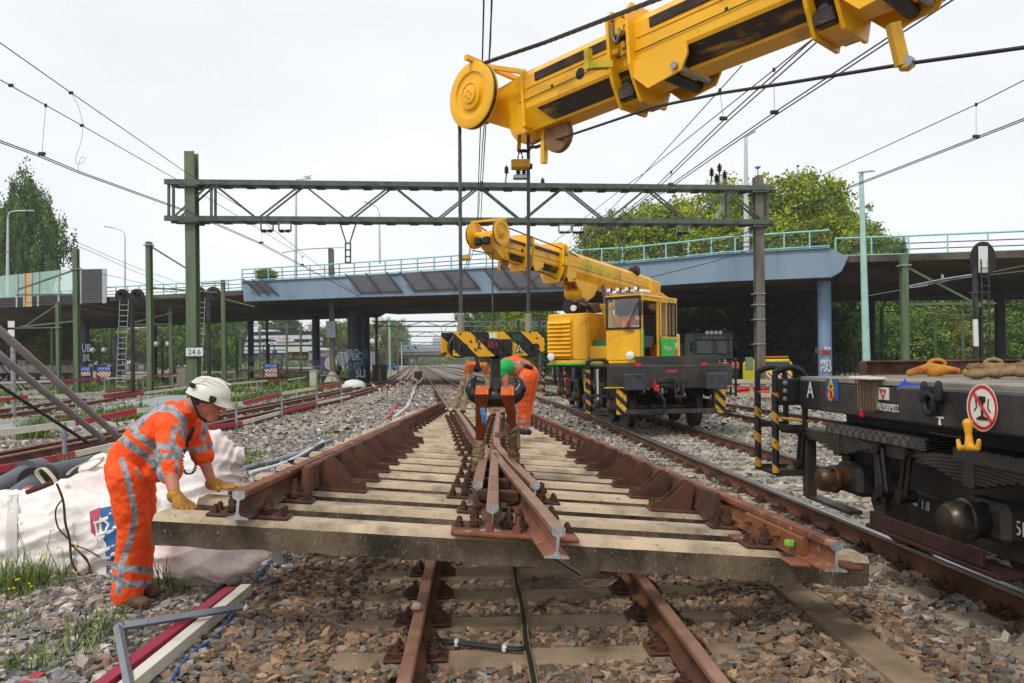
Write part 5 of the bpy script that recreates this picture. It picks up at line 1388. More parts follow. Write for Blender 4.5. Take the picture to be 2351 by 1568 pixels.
sb_('boom_pedestal',YEL,MB().prism([(-1.3,1.5),(1.6,1.5),(2.2,3.3),(1.6,3.45),(.9,3.3),(-.3,2.6)],(-.12,0,0),(0,1,0),(0,0,1),(1,0,0),.05).prism([(-1.3,1.5),(1.6,1.5),(2.2,3.3),(1.6,3.45),(.9,3.3),(-.3,2.6)],(.48,0,0),(0,1,0),(0,0,1),(1,0,0),.05))
sb_('counterweight',YEL,MB().bbox((-.1,1.9,1.9),(1.9,.5,.7),.04))
m=MB();m.tube((.18,-.75,1.6),(.18,-1.1,2.95),.15,n=18);m.tube((.18,-1.1,2.9),(.18,-1.12,3.0),.18,n=18);sb_('lift_cylinder',YEL,m,40)
m=MB();m.tube((.18,-1.1,2.95),(.18,-1.25,3.5),.075,n=14);sb_('piston_rod',SHINY,m,40)
m=MB();m.lathe([(.34,-.28),(.34,-.24),(.2,-.24),(.2,.24),(.34,.24),(.34,.28)],(.62,-.7,3.0),(1,0,0),n=24,caps=True);sb_('winch_drum',YELD,m,30)
m=MB();pts=[]
for k in range(180):a=k*.55;pts.append((.62-.23+.46*k/180,-.7+.31*math.cos(a),3.0+.31*math.sin(a)))
m.path(pts,.022,n=5);sb_('winch_rope',mat('rope_black','#1c1a1a',.6),m,40)
cab=sb_('cab_frame',YEL,MB().bbox((1.315,-1.33,3.06),(1.0,2.1,.07),.02).bbox((1.315,-2.36,1.9),(.95,.03,.78),.01).bbox((1.315,-.3,2.3),(.95,.04,1.5),.01).bbox((.86,-1.33,1.75),(.03,2.0,.5),.01).bbox((.86,-2.34,2.5),(.06,.06,1.15),.01).bbox((1.77,-2.34,2.25),(.07,.07,1.65),.01).bbox((1.77,-1.42,2.25),(.06,.06,1.65),.01).bbox((1.77,-.34,2.25),(.07,.07,1.65),.01).bbox((.86,-.34,2.3),(.06,.06,1.5),.01).bbox((1.315,-1.33,1.46),(1.0,2.1,.06),.01).bbox((1.77,-1.33,3.0),(.05,2.0,.1),.01))
WSG=mat('windscreen_glass','#9fb0b4',.03,var=.02,spec=.9,alpha=.16)
sb_('windscreen',WSG,MB().bbox((1.315,-2.375,2.66),(.85,.012,.74),.003),par=cab)
m=MB()
for c,s in(((1.315,-2.385,3.03),(.95,.03,.06)),((1.315,-2.385,2.28),(.95,.03,.05)),((.865,-2.385,2.66),(.05,.03,.74)),((1.765,-2.385,2.66),(.05,.03,.74))):m.bbox(c,s,.008)
sb_('windscreen_frame',BLACK,m,par=cab)
sb_('sliding_door',YEL,MB().bbox((1.8,-.83,2.0),(.03,1.0,.2),.005).bbox((1.8,-.83,3.0),(.03,1.0,.12),.005).bbox((1.8,-1.31,2.5),(.03,.06,.95),.005).bbox((1.8,-.36,2.5),(.03,.06,.95),.005).bbox((1.8,-.96,2.5),(.03,.06,.95),.005),par=cab)
sb_('door_panel',GRN,MB().bbox((1.81,-.83,1.77),(.03,1.0,.55),.005),par=cab);sb_('door_panel',ORG,MB().prism([(-.52,1.5),(-.33,1.5),(-.33,1.78),(-.45,1.78)],(1.828,0,0),(0,1,0),(0,0,1),(1,0,0),.006),par=cab)
sb_('sill_plate',ORG,MB().bbox((1.84,-1.0,1.45),(.03,1.3,.06),.005),par=cab);sb_('sill_plate',GRN,MB().bbox((1.84,-2.0,1.45),(.03,.65,.06),.005).bbox((1.815,-2.34,1.85),(.012,.07,.8),.003),par=cab)
for y,w in((-1.14,.26),(-.66,.48)):sb_('side_window',WSG,MB().bbox((1.8,y,2.53),(.012,w,.8),.003),par=cab)
m=MB();
for c,s in(((1.82,-.66,2.94),(.03,.52,.04)),((1.82,-.66,2.12),(.03,.52,.04)),((1.82,-.9,2.53),(.03,.04,.84)),((1.82,-.42,2.53),(.03,.04,.84)),((1.82,-.68,2.53),(.03,.03,.84))):m.bbox(c,s,.008)
sb_('window_frame',BLACK,m,par=cab)
lg=SMx@plane_M(Vector((1.83,-.86,1.8)),(0,1,0),(1,0,0));text('lettering','bam',crane,lg,.2,WHITE,.002)
m=MB();[m.prism([(0,0),(.05,.02),(.03,.09)],(1.828,-1.16+k*.035,1.76+(k%2)*.03),(0,1,0),(0,0,1),(1,0,0),.004)for k in range(3)];sb_('emblem',WHITE,m,par=cab)
sb_('sticker',WHITE,MB().bbox((1.832,-.44,1.87),(.008,.11,.15),.002),par=cab)
m=MB();m.bbox((1.3,-2.0,3.16),(.95,.5,.12),.05);sb_('roof_fairing',WHITE,m,par=cab)
text('lettering','AUTOCRANE',crane,SMx@plane_M(Vector((1.3,-2.26,3.16)),(1,0,0),(0,-1,0)),.075,mat('letter_blue','#2a3a9a',.5),.002)
for k in range(4):x=.95+k*.24;sb_('spot_lamp',BLACK,MB().bbox((x,-2.38,3.22),(.13,.09,.12),.02),par=cab);sb_('spot_lens',MATS['lamp_lens'],MB().bbox((x,-2.43,3.22),(.1,.01,.09),.004),par=cab)
m=MB();[m.path([(1.6-k*.05,-2.4,2.22),(1.45-k*.1,-2.43,2.2),(1.5,-2.43,2.45),(1.72,-2.42,2.9)],.012,n=5)for k in range(2)];sb_('wiper',BLACK,m,par=cab)
m=MB();m.bbox((1.83,-2.5,2.75),(.05,.16,.36),.03);m.path([(1.78,-2.38,3.02),(1.83,-2.48,3.03),(1.83,-2.5,2.9)],.012,n=5);sb_('mirror',BLACK,m,par=cab)
sb_('driver_seat',BLACK,MB().bbox((1.3,-1.2,1.95),(.5,.5,.12),.04).bbox((1.3,-.95,2.35),(.48,.12,.75),.05).bbox((1.25,-1.2,1.7),(.3,.3,.4),.02),par=cab);sb_('console',mat('console_grey','#3a3d42',.5),MB().bbox((1.1,-1.95,2.2),(.4,.2,.25),.03).bbox((1.62,-1.7,1.95),(.15,.5,.3),.03).bbox((1.1,-.5,2.6),(.4,.1,.6),.02),par=cab)
sb_('display',mat('box_pale','#c9ccca',.4),MB().bbox((1.42,-1.85,2.26),(.3,.12,.2),.03),par=cab);sb_('grab_rail',YEL,MB().tube((1.83,-1.55,1.5),(1.83,-1.55,2.2),.018,n=8),par=cab)
# telescopic boom, used for both cranes
def boom(par,head,root,cols,hs,lab_txt=None,n0=.36):
 """par: thing; head/root: axis ends; cols: list of (s0, s1, scale) box sections; collars between them"""
 D=(root-head).normalized();N=Vector((D.y,-D.x,0)).normalized();C=N.cross(D)*-1
 if C.z<0:C=-C
 BM=Matrix.Identity(4)
 for i in range(3):BM[i][0],BM[i][1],BM[i][2],BM[i][3]=N[i],D[i],C[i],head[i]
 def bb(name,m_,mb,smooth=False,p=None):
  mb.v=[tuple(BM@Vector(q))for q in mb.v];return mb.build(name,m_,p or par,smooth=smooth)
 def sec(k):return[(-.19*k,-.09*k),(-.19*k,.2*k),(-.13*k,.27*k),(.13*k,.27*k),(.19*k,.2*k),(.19*k,-.09*k),(.1*k,-.27*k),(-.1*k,-.27*k)]
 for i,(s0,s1,k)in enumerate(cols):
  m=MB();pr=sec(k);n=8
  vs=[(a,s,b)for s in(s0,s1)for a,b in pr]
  m.add(vs,[(q,(q+1)%n,n+(q+1)%n,n+q)for q in range(n)]+[tuple(range(n-1,-1,-1)),tuple(range(n,2*n))])
  box=bb('boom_section',YEL,m)
  for s in(-1,1):
   off=.004
   a,b=Vector((s*.186*k,0,-.12*k)),Vector((s*.112*k,0,-.25*k));nn=Vector((s*.18,0,-.09)).normalized()*off
   m=MB();e0=.14 if i==0 else.06
   m.add([a+nn+Vector((0,s0+e0,0)),b+nn+Vector((0,s0+e0+.12,0)),b+nn+Vector((0,s1-.02,0)),a+nn+Vector((0,s1-.02,0)),a-nn+Vector((0,s0+e0,0)),b-nn+Vector((0,s0+e0+.12,0)),b-nn+Vector((0,s1-.02,0)),a-nn+Vector((0,s1-.02,0))],[(0,1,2,3),(7,6,5,4),(0,4,5,1),(1,5,6,2),(2,6,7,3),(3,7,4,0)])
   if i<2:bb('greased_band',GREASE,m,p=box)
   if i<2:
    m=MB();m.bbox((s*.194*k,(s0+s1)/2+.06,.155*k),(.014,s1-s0-.16,.075*k),.003);bb('wear_strip',BRONZE,m,p=box)
    m=MB()
    for q in np.arange(s0+.2,s1-.1,.13):m.tube((s*.202*k,q,.175*k),(s*.204*k,q,.175*k),.008,n=6);m.tube((s*.202*k,q+.06,.135*k),(s*.204*k,q+.06,.135*k),.008,n=6)
    tag(bb('strip_screws',BLACK,m,p=box),kind='stuff')
   m=MB();m.path([(s*.192*k,s0+.02,.085*k),(s*.192*k,s1,.085*k)],.006,n=6);bb('weld_bead',YEL,m,p=box)
   m=MB();m.path([(s*(.19*k+.012),s0-(.05 if i==0 else 0),-.02*k),(s*(.19*k+.012),s1,-.0)],.004,n=5);bb('guide_wire',BLACK,m,p=box)
   for q,r in(((s0+.32,.014),(s0+.62,.045),(s0+1.0,.014))if i==0 else((s0+.75,.014),)):
    if q<s1-.1:m=MB();m.tube((s*.17*k,q,.01),(s*(.19*k+.002),q,.01),r,n=18);bb('hole',BLACK,m,p=box)
  if i>0:
   kk=k
   pl2=[(-.27*kk,-.12*kk),(-.27*kk,.29*kk),(-.21*kk,.36*kk),(.21*kk,.36*kk),(.27*kk,.29*kk),(.27*kk,-.12*kk),(.24*kk,-.22*kk),(.16*kk,-.38*kk),(-.16*kk,-.38*kk),(-.24*kk,-.22*kk)]
   inner=[(a*.72,b*.74)for a,b in pl2]
   for s in(s0-.2,s0-.02):
    m=MB();n_=len(pl2)
    vs=[(a,s+t,b)for t in(0,.025)for a,b in pl2]
    m.add(vs,[tuple(range(n_-1,-1,-1)),tuple(range(n_,2*n_))]+[(q,(q+1)%n_,n_+(q+1)%n_,n_+q)for q in range(n_)]);bb('collar_plate',YEL,m)
   for zz,ww in((.31,.4),(-.33,.3)):m=MB();m.bbox((0,s0-.1,zz*kk),(ww*kk,.16,.05),.01);bb('collar_bridge',YEL,m)
   m=MB();m.bbox((0,s0-.1,-.29*kk),(.42*kk,.13,.1),.01);m.tube((-.2*kk,s0-.1,-.25*kk),(.2*kk,s0-.1,-.25*kk),.04,n=10);bb('roller_box',GREASE,m)
   ck=[(0,-.1*kk),(.46,-.12*kk),(.46,-.2*kk),(.40,-.30*kk),(.12,-.34*kk),(0,-.22*kk)]
   for xx in(-.235*kk,.22*kk):m=MB();m.prism([(s0+p_,q_)for p_,q_ in ck],(xx,0,0),(0,1,0),(0,0,1),(1,0,0),.02);bb('bearing_cheek',YEL,m)
   m=MB();m.tube((-.27*kk,s0+.36,-.26*kk),(.27*kk,s0+.36,-.26*kk),.026,n=12);bb('pin',GALV,m,40)
   m=MB();m.tube((-.2*kk,s0+.26,-.27*kk),(.2*kk,s0+.26,-.27*kk),.05,n=12);bb('roller',DKSTEEL,m,40)
   for s in(-1,1):
    m=MB();m.lathe([(.065,0),(.065,.02),(.05,.025),(.05,.035)],(s*.215*kk,s0-.1,.2*kk),(s,0,0),n=18);[m.hexnut((s*(.215*kk+.025),s0-.1+.05*math.cos(a),.2*kk+.05*math.sin(a)),.008,.012,axis=(s,0,0))for a in np.linspace(0,5.5,7)];bb('cover_disc',YEL,m,40)
    m=MB();m.path(smooth_pts([Vector((s*.26*kk,s0-.14,.24*kk)),Vector((s*.27*kk,s0-.14,.14*kk)),Vector((s*.27*kk,s0-.11,.08*kk)),Vector((s*.265*kk,s0-.08,.13*kk)),Vector((s*.25*kk,s0-.09,.18*kk))],4),.012,n=8);bb('hose',mat('hose_grey','#5a5f60',.4,metal=.2),m,40)
    m=MB();m.hexnut((s*.265*kk,s0-.14,.25*kk),.016,.03);bb('red_fitting',REDB,m)
    m=MB();m.bbox((s*.25*kk,s0-.13,.01*kk),(.05,.06,.05),.01);m.bbox((s*.25*kk,s0-.06,.04*kk),(.04,.04,.06),.01);bb('valve_block',YELD,m)
    m=MB();m.bar((s*.24*kk,s0-.18,-.06*kk),(s*.37*kk,s0-.3,-.06*kk),.05,.05);m.bar((s*.37*kk,s0-.3,-.09*kk),(s*.37*kk,s0-.3,.07*kk),.05,.04);bb('rope_guide',mat('guide_yellow','#c9b418',.45),m)
 m=MB();z0=cols[0][0]
 m.add([(x,y,z)for x in(-.16,.16)for y,z in((-.1,.18),(z0,.22),(z0,-.27),(z0-.05,-.27),(-.12,-.02))],[(0,1,2,3,4),(9,8,7,6,5),(0,5,6,1),(1,6,7,2),(2,7,8,3),(3,8,9,4),(4,9,5,0)]);bb('head_box',YEL,m)
 m=MB();m.bbox((0,z0,0),(.42,.03,.5),.02);bb('head_plate',YEL,m)
 for s in(-1,1):
  m=MB();m.lathe([(.27,-.035),(.28,-.03),(.28,-.018),(.245,-.01),(.245,.01),(.28,.018),(.28,.03),(.268,.036),(.2,.036),(.19,.02),(.13,.016),(.12,.045),(.1,.05),(.095,.04),(.03,.04)],(s*n0,0,hs),(s,0,0),n=40);sh=bb('sheave',YEL,m,35)
  m=MB();m.lathe([(.246,-.012),(.276,-.02),(.276,.02),(.246,.012)],(s*n0,0,hs),(s,0,0),n=40,caps=False);bb('groove',GREASE,m,30,p=sh)
  m=MB();m.lathe([(.075,.04),(.075,.056),(.065,.06)],(s*n0,0,hs),(s,0,0),n=24);bb('hub',YEL,m,35,p=sh)
  for a in(0,1.57,3.14,4.71):m=MB();m.hexnut((s*(n0+.058),.032*math.cos(a),hs+.032*math.sin(a)),.01,.012,axis=(s,0,0));bb('bolt',YEL,m,p=sh)
 m=MB();m.tube((-n0,0,hs),(n0,0,hs),.07,n=14);bb('axle',YEL,m,30)
 m=MB();m.bar((-n0-.06,-.05,hs+.3),(n0+.1,.04,hs+.3),.04,.04);m.bar((-n0+.02,.0,hs+.28),(-.14,z0,.24),.035,.035);m.bar((n0-.02,.0,hs+.28),(.14,z0,.24),.035,.035);bb('rope_guard',YEL,m)
 m=MB();m.bar((.0,z0+.05,-.25),(0,z0+.02,-.52),.05,.04);bb('limit_bracket',YEL,m)
 m=MB();m.tube((-.03,z0+.2,-.33),(.03,z0+.2,-.33),.14,n=22);bb('rope_wheel',mat('rust_wheel','#7a5a30',.6,var=.3,vs=10),m,30)
 return BM,bb
B2H,B2R=Vector((-.50,17.1,4.25)),Vector((4.15,23.6,3.72))
BM2,bb2=boom(crane,B2H,B2R,[(.42,1.35,1.0),(1.35,2.75,1.12),(2.75,7.6,1.3)],.2)
text('lettering','BAM Infra Rail bv',crane,BM2@plane_M(Vector((.252 if(BM2 .col[0].xyz).dot(Vector((.8,-.57,0)))>0 else-.252,4.5,.1)),(0,1,0)if(BM2 .col[0].xyz).dot(Vector((.8,-.57,0)))>0 else(0,1,0),(1,0,0)),.27,mat('lettering_lime','#9ad04a',.5),.002)
bb2('boom_foot',YEL,MB().bbox((0,7.7,-.1),(.6,.7,.75),.04));bb2('boom_bracket',YEL,MB().prism([(3.3,-.3),(4.5,-.3),(4.3,-.6),(3.95,-.78),(3.6,-.6)],(-.2,0,0),(0,1,0),(0,0,1),(1,0,0),.05).prism([(3.3,-.3),(4.5,-.3),(4.3,-.6),(3.95,-.78),(3.6,-.6)],(.15,0,0),(0,1,0),(0,0,1),(1,0,0),.05).tube((-.26,3.7,-.6),(.26,3.7,-.6),.14,n=16),0)
m=MB();m.lathe([(.12,0),(.15,.1),(.15,.25),(.1,.3)],(0,6.6,.35),(.8,0,.2),n=14);bb2('hose_reel',BLACK,m,30)
for k in range(2):bb2('flood_lamp',BLACK,MB().bbox((-.1+.22*k,-.19,.02),(.17,.12,.17),.03))
# the big boom reaching in from the right
BH,BR_=Vector((-.04,7.08,3.88)),Vector((6.6,.3,4.50))
nb1=thing('crane_boom','big yellow telescopic crane boom reaching in from the upper right','crane boom',tuple(BR_))
BM1,bb1=boom(nb1,BH,BR_,[(.42,1.58,.93),(1.58,3.08,.98),(3.08,9.2,1.05)],.12)
m=MB();a=P(2050,55,3.98);b=P(2072,150,3.98);m.bar(a,b,.055,.05,up=Vector((0,1,0)));m.bbox(tuple(P(2080,148,3.98)),(.06,.05,.06),.01);m.build('rope_arm',YELD,nb1)
m=MB();m.tube(P(2080,140,3.95),P(2090,146,4.0),.03,n=8);m.build('rope_roller',GALV,nb1)
def rope(name,lab,pts,r,par=None,m_=ROPE,twist=True):
 """laid wire rope: strands wound round a core"""
 mb=MB();pts=[Vector(p)for p in pts]
 L=sum((b-a).length for a,b in zip(pts[:-1],pts[1:]));n=int(L/(r*1.6))
 if twist and n<900:
  dense=[]
  for a,b in zip(pts[:-1],pts[1:]):
   k=max(2,int((b-a).length/(r*1.6)));dense+=[a.lerp(b,i/k)for i in range(k)]
  dense.append(pts[-1])
  for s in range(5):
   ln=[]
   for i,p in enumerate(dense):
    d=(dense[min(i+1,len(dense)-1)]-dense[max(i-1,0)]).normalized();x,y,_=frame_from(d,Vector((0,1,0))if abs(d.z)>.5 else Vector((0,0,1)))
    a=i*.42+s*2*math.pi/5
    ln.append(p+(x*math.cos(a)+y*math.sin(a))*r*.52)
   mb.path(ln,r*.5,n=5)
 else:mb.path(pts,r,n=8)
 o=mb.build(name,m_,par,smooth=60)
 if par is None:tag(o,lab,'rope')
 return o
sheL=BM1@Vector((0,0,.12));NL=BM1 .col[0].xyz
def tangents(side):
 c=BM1@Vector((side*.36,0,.12));return c
cA=[tangents(s)for s in(-1,1)];cA.sort(key=lambda p:p.x)
print('sheaves',cA,P(1093,212,7),'N',NL)
cl_,cr_=cA
fw=-(BM1 .col[1].xyz)
rope('hoist_rope','left hoist rope dropping from the big boom wheel to the hook block',[P(1055,262,7.1),P(1058,725,6.95)],.017)
rope('hoist_rope','right hoist rope dropping from under the big boom to the hook block',[P(1213,300,7.25),P(1213,725,7.25)],.017)
top_=cl_+Vector((0,0,.25))
rope('hoist_rope','thick rope running up from the big boom wheel to the upper edge',[top_,P(1250,98,6.2),P(1510,-2,5.0),P(1900,-160,3.9)],.017)
rope('control_cable','dark cable below the big boom, running to the right edge through the rope arm',[P(1213,342,7.1),P(1250,330,6.8),P(1500,246,5.4),P(1660,213,4.9),P(1800,192,4.5),P(2083,146,4.0),P(2351,109,3.6),P(2500,88,3.4)],.010,twist=False,m_=WIRE)
t=thing('limit_switch_weight','yellow block hanging on chains round the right hoist rope','weight',tuple(P(1197,385,7.2)))
m=MB();m.bbox(tuple(P(1195,378,7.2)),(.17,.12,.075),.008);m.build('block',YELD,t);m=MB();m.bbox(tuple(P(1216,382,7.2)),(.05,.06,.04),.005);m.build('clamp',BLACK,t)
m=MB();m.bar(P(1193,310,7.15),P(1191,348,7.15),.035,.02,up=Vector((0,1,0)));m.build('bracket',YELD,t)
for du in(-7,8):
 m=MB()
 for k in range(6):q=P(1194+du*(.3+k*.12),348+k*4.2,7.15);m.box(tuple(q),(.014 if k%2 else.006,.008,.02))
 tag(m.build('chain',DKSTEEL,t),kind='stuff')
m=MB();m.path([P(1190,347,7.1),P(1205,346,7.1),P(1214,348,7.1),P(1216,340,7.1),P(1222,336,7.1),P(1230,338,7.1),P(1250,331,7.1)],.016,n=6);m.build('shackle_chain',WIRE,t)
# hook blocks and slings
BLKM=zeb_mat('block_stripes',(3.4,0,3.4),'#e6a812','#17171a')
def hook_mesh(bot,w,sh_r,top_z,name='double_hook',vox=.007):
 """ram's horn hook: shank, thick saddle, two horns curving up and in"""
 mb=MB();b=Vector(bot)
 cone_blob(mb,b+Vector((0,0,top_z)),sh_r,b+Vector((0,0,w*.28)),sh_r,n=16)
 cone_blob(mb,b+Vector((0,0,w*.5)),sh_r,b+Vector((0,0,w*.12)),sh_r*1.5,n=16)
 for s in(-1,1):
  pts=[(0,0,.15,.16),(s*.2,0,.13,.16),(s*.36,0,.21,.15),(s*.44,0,.32,.115),(s*.43,0,.41,.08),(s*.38,0,.48,.048),(s*.34,0,.54,.02)]
  for(x0,y0,z0,r0),(x1,y1,z1,r1)in zip(pts[:-1],pts[1:]):
   cone_blob(mb,b+Vector((x0,y0,z0))*w,r0*w,b+Vector((x1,y1,z1))*w,r1*w,n=14,k=4,flat=(1,1))
 return remesh(mb,name,vox,6,[mat('hook_black','#141416',.32,var=.3,vs=9,col2='#33271f',c2s=12,c2t=.62)])
def band_path(mb,pts,widths,thick,wav=0.0,side=Vector((1,0,0)),m=0):
 """flat webbing"""
 pts=[Vector(p)for p in pts];vs=[]
 for k,p in enumerate(pts):
  d=(pts[min(k+1,len(pts)-1)]-pts[max(k-1,0)]).normalized();s=(side-d*side.dot(d)).normalized();t=s.cross(d)
  w=widths[k]if isinstance(widths,(list,tuple))else widths
  for a,b in((-.5,-.5),(.5,-.5),(.5,.5),(-.5,.5)):vs.append(p+s*a*w+t*b*thick)
 fs=[]
 for k in range(len(pts)-1):
  for i in range(4):j=(i+1)%4;fs.append((k*4+i,k*4+j,k*4+4+j,k*4+4+i))
 fs+=[(3,2,1,0),tuple(len(pts)*4-4+i for i in range(4))]
 mb.add(vs,fs,m);return mb
SLO=mat('sling_orange','#d86820',.8,var=.2,vs=10,col2='#a04a1a',c2s=18,c2t=.58,stretch=(3,3,.5),bump=.3,bs=120,bdist=.002)
SLD=mat('sling_dark_stripe','#5a2a14',.85)
SLV=mat('sling_sleeve_tan','#8a7654',.9,var=.25,vs=12,col2='#5e4d34',c2s=14,c2t=.52,bump=.9,bs=28,bdist=.02)
def sling(lab,top,knee,foot,w0,w1,grp,tagc=True,sleeve_r=.05,side=Vector((1,0,0))):
 t=thing('lifting_sling',lab,'sling',tuple(foot),group=grp)
 for k in range(3):
  o=(k-1)
  a=top+Vector((o*w0*.33,-.03-.012*(k%2),0));b=knee+Vector((o*w1*.3,-.012*(k%2),0))
  pts=[a+Vector((0,.14,-.02)),a+Vector((0,.10,.03)),a+Vector((0,.03,.035)),a+Vector((0,-.03,-.03))]+[a.lerp(b,q)+Vector((0,-.03*(1-q),0))for q in(.2,.45,.7,1)]
  m=MB();band_path(m,pts,[w0*.36]*4+[w0*.36*(1-q)+w1*.36*q for q in(.2,.45,.7,1)],.012,side=side);m.build('webbing',SLO,t)
  for j in(-1,0,1):
   m=MB();band_path(m,[p+Vector((j*w0*.1,-.0085,.001))for p in pts[3:]],.006,.004,side=side);m.build('stripe',SLD,t)
 d=(foot-knee);n=13;m=MB();pts,rs=[],[]
 for k in range(n):
  q=k/(n-1);pts.append(knee+Vector((0,0,.04))+(d-Vector((0,0,.04)))*q+Vector((.008*math.sin(k*2.3),.008*math.cos(k*1.9),0)));rs.append(sleeve_r*(1.0+.12*math.sin(k*1.7)+(.15 if k==0 else 0)))
 m.path(pts,rs,n=14,flat=.75);m.build('sleeve',SLV,t,smooth=60)
 m=MB()
 for k in range(1,8):
  q=k/8;c=knee+d*q;m.path([c+Vector((sleeve_r*1.08*math.cos(a),sleeve_r*.85*math.sin(a),.025*math.sin(a+k)))for a in np.linspace(0,2*math.pi,13)],.007,n=5)
 tag(m.build('folds',SLV,t,smooth=60),kind='stuff')
 return t
blk_c=P(1137,790,7.08)
RB=Matrix.Translation(blk_c)@Matrix.Rotation(R(20),4,'Z')
hb=thing('hook_block','large yellow and black striped hook block with double black hook in front','hook block',M=RB)
WM[hb.name]=RB
def h1(name,m_,mb,smooth=False,par=None):return mb.build(name,m_,par or hb,smooth=smooth,world=False)
hexp=[(-.42,.105),(.42,.105),(.42,-.06),(.34,-.105),(-.34,-.11),(-.42,-.1)]
h1('side_plate',BLKM,MB().prism(hexp,(0,-.13,0),(1,0,0),(0,0,1),(0,1,0),.025));h1('side_plate',BLKM,MB().prism([(a-(.04 if a<0 else 0),b)for a,b in hexp],(0,.11,0),(1,0,0),(0,0,1),(0,1,0),.025))
for x in(-.33,.33):
 o=h1('block_sheave',DKSTEEL,MB().lathe([(.1,-.05),(.1,-.02),(.08,0),(.1,.02),(.1,.05)],(x,0,-.02),(0,1,0),n=24),30)
 h1('pin',DKSTEEL,MB().lathe([(.032,-.02),(.032,.01)],(x,-.135,-.03),(0,1,0),n=14))
h1('cross_head',BLK,MB().bbox((0,-.02,-.02),(.2,.2,.17),.01));h1('top_cover',BLKM,MB().bbox((.1,0,.1),(.5,.24,.012),.004))
h1('bolt_plate',mat('block_black','#1b1a1b',.5,var=.2),MB().bbox((.045,-.138,-.03),(.13,.016,.14),.004))
for a,c in((-.05,.05),(.05,.05),(-.05,-.06),(.05,-.06)):h1('bolt',GREY_BUF,MB().hexnut((.045+a,-.146,-.03+c),.012,.014,axis=(0,-1,0)))
h1('nut',DKSTEEL,MB().hexnut((.045,-.146,-.035),.03,.02,axis=(0,-1,0)))
h1('load_plate',mat('load_plate','#3a1c16',.6),MB().bbox((-.07,-.14,-.005),(.1,.012,.09),.004));text('number','25 t',hb,RB@plane_M(Vector((-.075,-.148,-.005)),(1,0,0),(0,-1,0)),.06,mat('number_red','#c03a22',.5),.001)
h1('sticker',WHITE,MB().bbox((-.065,-.135,.07),(.07,.006,.045),.001));h1('green_plate',mat('plate_green','#1d4a30',.6),MB().bbox((.16,-.135,.05),(.095,.006,.06),.001))
h1('warning_triangle',BLACK,MB().prism([(-.042,-.035),(.042,-.035),(0,.045)],(.175,-.137,-.045),(1,0,0),(0,0,1),(0,1,0),.006));h1('warning_triangle',mat('tri_cream','#d9cf9a',.5),MB().prism([(-.033,-.03),(.033,-.03),(0,.034)],(.175,-.14,-.045),(1,0,0),(0,0,1),(0,1,0),.004))
h1('warning_mark',BLACK,MB().bbox((.175,-.142,-.066),(.03,.004,.012),.001).bbox((.175,-.142,-.042),(.012,.004,.022),.001))
hk=hook_mesh((0,0,P(1137,933,7.08).z-blk_c.z),.50,.047,.42)
o=nobj('double_hook',hk,hb);o.rotation_euler=(0,0,R(-20))
for u,Yq,lab in((1058,6.95,'left'),(1213,7.25,'right')):
 a=P(u,722,Yq);m=MB();m.lathe([(.022,-.16),(.03,-.15),(.03,0),(.02,.01)],tuple(a),(0,0,1),n=12)
 tag(m.build('rope_socket',mat('socket_grey','#8a857c',.6,metal=.2),smooth=30),'grey rope socket gripping the %s hoist rope above the hook block'%lab,'rope socket')
m=MB();q=P(1058,768,6.95);m.path(smooth_pts([q+Vector((0,0,.03)),q+Vector((-.05,0,.0)),q+Vector((-.06,0,-.05)),q+Vector((0,-.02,-.07)),q+Vector((.02,-.02,-.03))],4),.014,n=8);tag(m.build('shackle',GALV,smooth=60),'grey shackle at the left end of the striped hook block','shackle')
rope('rope_tail','short rope tail looped round the left end of the hook block',smooth_pts([P(1062,762,6.9),P(1058,785,6.85),P(1052,815,6.85),P(1048,800,6.95)],4),.014)
sling('orange sling with blue tag on the left horn of the big hook',P(1107,897,6.97),P(1101,1020,7.2),P(1096,1082,7.15),.112,.075,'lifting slings on the hooks')
sling('orange sling on the right horn of the big hook',P(1165,899,6.96),P(1178,985,7.15),P(1181,1066,7.4),.112,.06,'lifting slings on the hooks')
m=MB();a,b=P(1108,936,6.88),P(1112,970,6.92);band_path(m,[a,a.lerp(b,.5)+Vector((0,-.01,0)),b],.042,.004);tag(m.build('sling_label',mat('tag_blue','#4a8fc4',.6,var=.15,vs=30)),'blue paper label on the left orange sling','label')
m=MB();band_path(m,smooth_pts([P(1184,978,7.2),P(1190,990,7.15),P(1191,1020,7.15),P(1192,1030,7.15)],3),.03,.004);band_path(m,smooth_pts([P(1165,975,7.1),P(1160,990,7.05),P(1150,1000,7.0),P(1136,997,6.98)],3),.045,.004,side=Vector((0,0,1)));tag(m.build('loose_strap',mat('strap_brown','#7a5a44',.8)),'loose brown strap ends beside the right orange sling','strap')
b2c=P(1094,815,17.05);h2=thing('hook_block','second small black double hook hanging behind the striped block','hook block',tuple(b2c))
hk2=hook_mesh((b2c.x,b2c.y,P(1094,852,17.05).z),.36,.05,.75,vox=.014);o=nobj('double_hook',hk2);o.parent=h2;o.matrix_parent_inverse=h2 .matrix_world.inverted()
m=MB();m.bbox(tuple(P(1094,795,17.05)),(.8,.26,.24),.02);m.build('block_housing',BLKM,h2)
rope('hoist_rope','hoist rope dropping from the small crane boom behind the block',[P(1131,560,17.2),P(1131,770,17.1)],.016,twist=False)
rope('boom_rope','rope along the top of the small crane boom to its rear winch',[P(1159,520,17.2),P(1300,575,19.2),P(1430,645,22)],.016,twist=False,m_=WIRE)
rope('control_cable','thin dark cable under the small crane boom',[P(1085,575,17),P(1170,590,17.6),P(1250,628,18.6),P(1355,676,20.5)],.012,twist=False,m_=WIRE)
